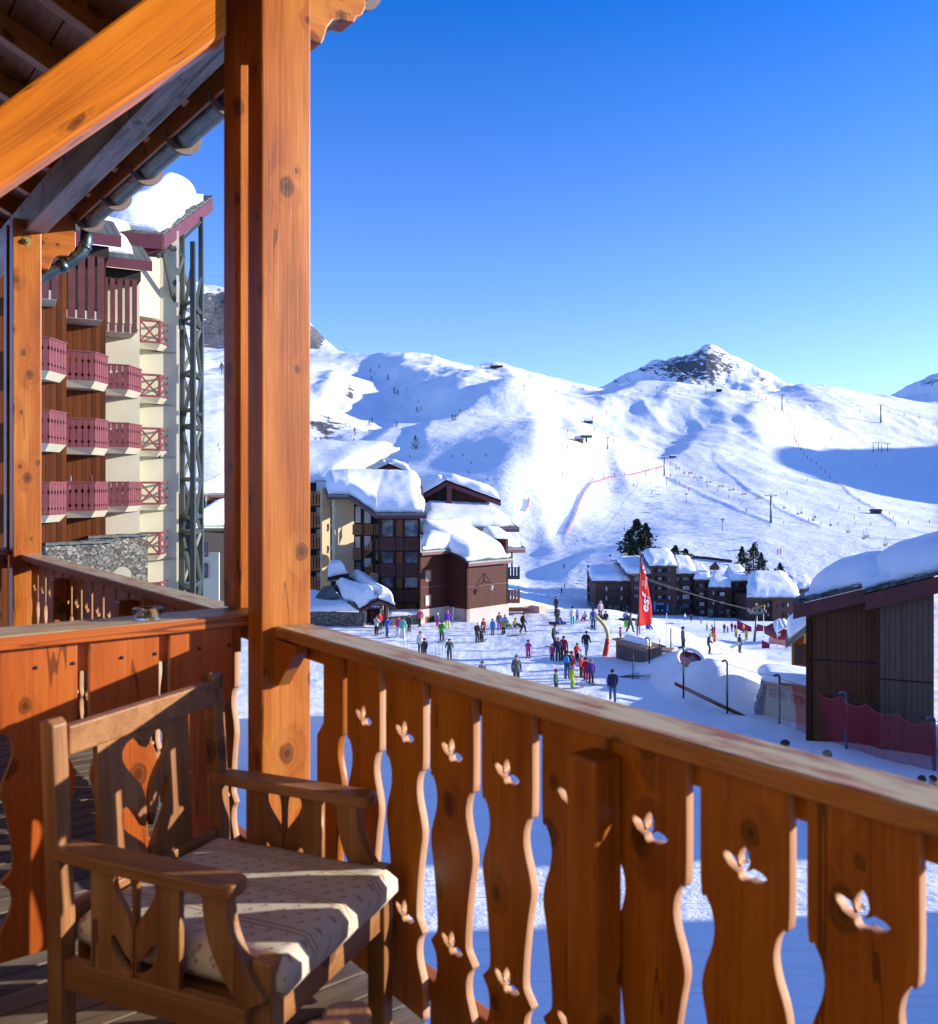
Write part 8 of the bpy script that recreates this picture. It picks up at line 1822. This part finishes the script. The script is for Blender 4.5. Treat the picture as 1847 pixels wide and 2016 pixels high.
for a, b in zip(p[:-1], p[1:]): mb.wall((a.x, a.y), (b.x, b.y), a.z - .2, a.z + 1.2, .05, z0b=b.z - .2, z1b=b.z + 1.2)
tag(mb.build('piste_fence', M_PINKN), 'short curl of pink fence at the foot of the blue shaded slope', 'fence')
# huts and stations on the slopes
def hut_at(x, y, w, h, conv, mat, lab, snow_=True):
    X_, y_ = conv(x, y); p = ground_row(X_, y_, 150, 1690); k = p.y / F; W_, H_ = w * k, h * k; r_ = empty('ski_hut', lab, 'hut', p)
    mb = MB(); mb.wall((p.x - W_ / 2, p.y), (p.x + W_ / 2, p.y), p.z - 1, p.z + H_ * .72, W_ * .7); mb.build('wall', mat, r_)
    mb = MB(); mb.box((p.x - W_ * .2, p.y - .1, p.z), (W_ * .22, 0, 0), (0, .08, 0), ZV * H_ * .45); mb.build('door', M_DARK, r_)
    a, b_ = Vector((p.x - W_ * .62, p.y - W_ * .15, p.z + H_ * .70)), Vector((p.x + W_ * .62, p.y - W_ * .15, p.z + H_ * .70)); u = Vector((0, W_ * .5, H_ * .38))
    mb = MB(); slab4(mb, a, b_, b_ + u, a + u, .2); slab4(mb, b_ + u * 2 - ZV * H_ * .76, a + u * 2 - ZV * H_ * .76, a + u, b_ + u, .2); mb.build('roof', M_IRON, r_)
    if snow_: snow_patch(a, b_, b_ + u, a + u, .5, (0, 0, 0, 0), M_SNOWF, r_, 8, 6)
    return p
hut_at(1508, 1013, 17, 9, z4p, M_BRES, 'dark hut at the foot of the right-hand slope beside the markers', False)
p = hut_at(1605, 724, 15, 11, z3p, M_ORANGEW, 'wooden lift station hut on the piste knoll')
mb = MB(); k = p.y / F; mb.box(p + Vector((2 * k, -1, 9 * k)), (22 * k, 0, 0), (0, 3, 0), ZV * 5 * k); mb.box(p + Vector((12 * k, 0, 0)), (3 * k, 0, 0), (0, 2, 0), ZV * 10 * k); tag(mb.build('lift_station', plain('green_station', (.03, .07, .07), .5)), 'dark green lift station roof beside the wooden hut', 'lift station')
hut_at(1660, 614, 14, 7, z3p, M_BRES, 'low hut uphill of the wooden lift station'); hut_at(628, 333, 9, 6, z4p, M_DARK, 'tiny black hut on the skyline below the rocky peak', False); hut_at(370, 702, 12, 5, z4p, M_BRES, 'dark low shelter beside the red-based pylon')
X_, y_ = z3p(1124, 292); p = ground_row(X_, y_, 900, 1900); k = p.y / F; r_ = empty('mountain_station', 'dark mountain station perched on the left ridge skyline', 'building', p); mb = MB(); mb.box(p + Vector((-10 * k, 0, 0)), (20 * k, 0, 0), (0, 12, 0), ZV * 5 * k); mb.build('hall', M_BRES, r_); mb = MB(); slab4(mb, p + Vector((-13 * k, -3, 4.5 * k)), p + Vector((12 * k, -3, 5.5 * k)), p + Vector((12 * k, 14, 7.5 * k)), p + Vector((-13 * k, 14, 6.5 * k)), 2); mb.build('roof', M_IRON, r_)
x, y = zz1(1468, 95); p = at(x, y, 285); r_ = empty('lattice_scaffold', 'grey lattice tower with instruments behind the pines', 'tower', p); mb = MB(); k = 285 / F
for sx in (0, 9): bar(mb, p + Vector((sx * k - 5 * k, 0, -6)), p + Vector((sx * k - 5 * k, 0, 7 * k)), .2)
for q in range(4): bar(mb, p + Vector((-5 * k, 0, (q * 3 - 4) * k)), p + Vector((4 * k, 0, (q * 3 - 2) * k)), .14)
mb.box(p + Vector((-3 * k, 0, 7 * k)), (6 * k, 0, 0), (0, 1, 0), ZV * 2 * k); bar(mb, p + Vector((-4 * k, 0, 10 * k)), p + Vector((3 * k, 0, 12 * k)), .25); bar(mb, p + Vector((0, 0, 7 * k)), p + Vector((0, 0, 13 * k)), .2); mb.build('frame', M_TRIM, r_)
mb = MB(); q = [at(x, y, 284) for x, y in (zz1(1625, 128), zz1(1628, 105), zz1(1642, 105), zz1(1645, 128))]
for a in (q[0], q[3]): mb.tube([a - ZV * .6, a + ZV * 1.3], .16, 7)
tag(mb.build('gate_pads', MKM.materials[0]), 'pair of red gate pads beside the little ski hut', 'gate pads')
x0_, x1_ = zz1(1040, 165), zz1(1290, 195); mb = MB(); q = [ground_row(x, y, 240, 420) for x, y in (zz1(1020, 168), zz1(1110, 175), zz1(1200, 186), zz1(1300, 200))]
for a, b in zip(q[:-1], q[1:]): mb.wall((a.x, a.y), (b.x, b.y), a.z, a.z + .9, .1, z0b=b.z, z1b=b.z + .9)
tag(mb.build('dark_fence', M_BRES), 'thin dark fence line on the slope behind the apartment blocks', 'fence')
for x, y, lab in ((1254, 597, 'lone skier in the big blue shadow, upper one'), (1502, 750, 'lone skier in the big blue shadow, lower one'), (97, 1108, 'skier on the piste left of the pine clump'), (905, 342, 'skier on the skyline near the top pylon')):
    X_, y_ = z4p(x, y); p = ground_row(X_, y_, 150, 1690); person(X_, y_, 1.7, lab, 'ski', BLK, BLK, ('helmet', BLK), 40, 1, grp='skiers on the slopes', dist=p.y).scale = (max(1.0, 4.5 / F * p.y / 1.75),) * 3
for i, (x, y) in enumerate(((1485, 668), (1515, 660), (1532, 668), (1566, 664))):
    X_, y_ = z4p(x, y); p = ground_row(X_, y_, 150, 1690); h = (16 if i else 18) * F / F / F * p.y; pyl(p, h, h * .35, ('first', 'second', 'third', 'last')[i] + ' of four small grey masts in the big blue shadow, counted from the left', False, 'masts in the blue shadow')

for i, (x, y) in enumerate(((1005, 905), (1120, 830), (860, 770), (600, 560), (700, 690), (520, 730), (250, 900), (150, 860), (1380, 1040), (780, 1000), (1000, 640), (880, 560), (1700, 640))):
    X_, y_ = z4p(x, y); p = ground_row(X_, y_, 150, 1690); person(X_, y_, 1.7, 'tiny skier far off on the open piste', 'ski', *[(BLK, BLK), (RED, BLK), (NAVY, NAVY), (BLUE, BLK)][i % 4], ('helmet', BLK), rnd.randint(0, 360), 1, grp='tiny skiers on the pistes', dist=p.y).scale = (max(.97, 3.4 / F * p.y / 1.75),) * 3
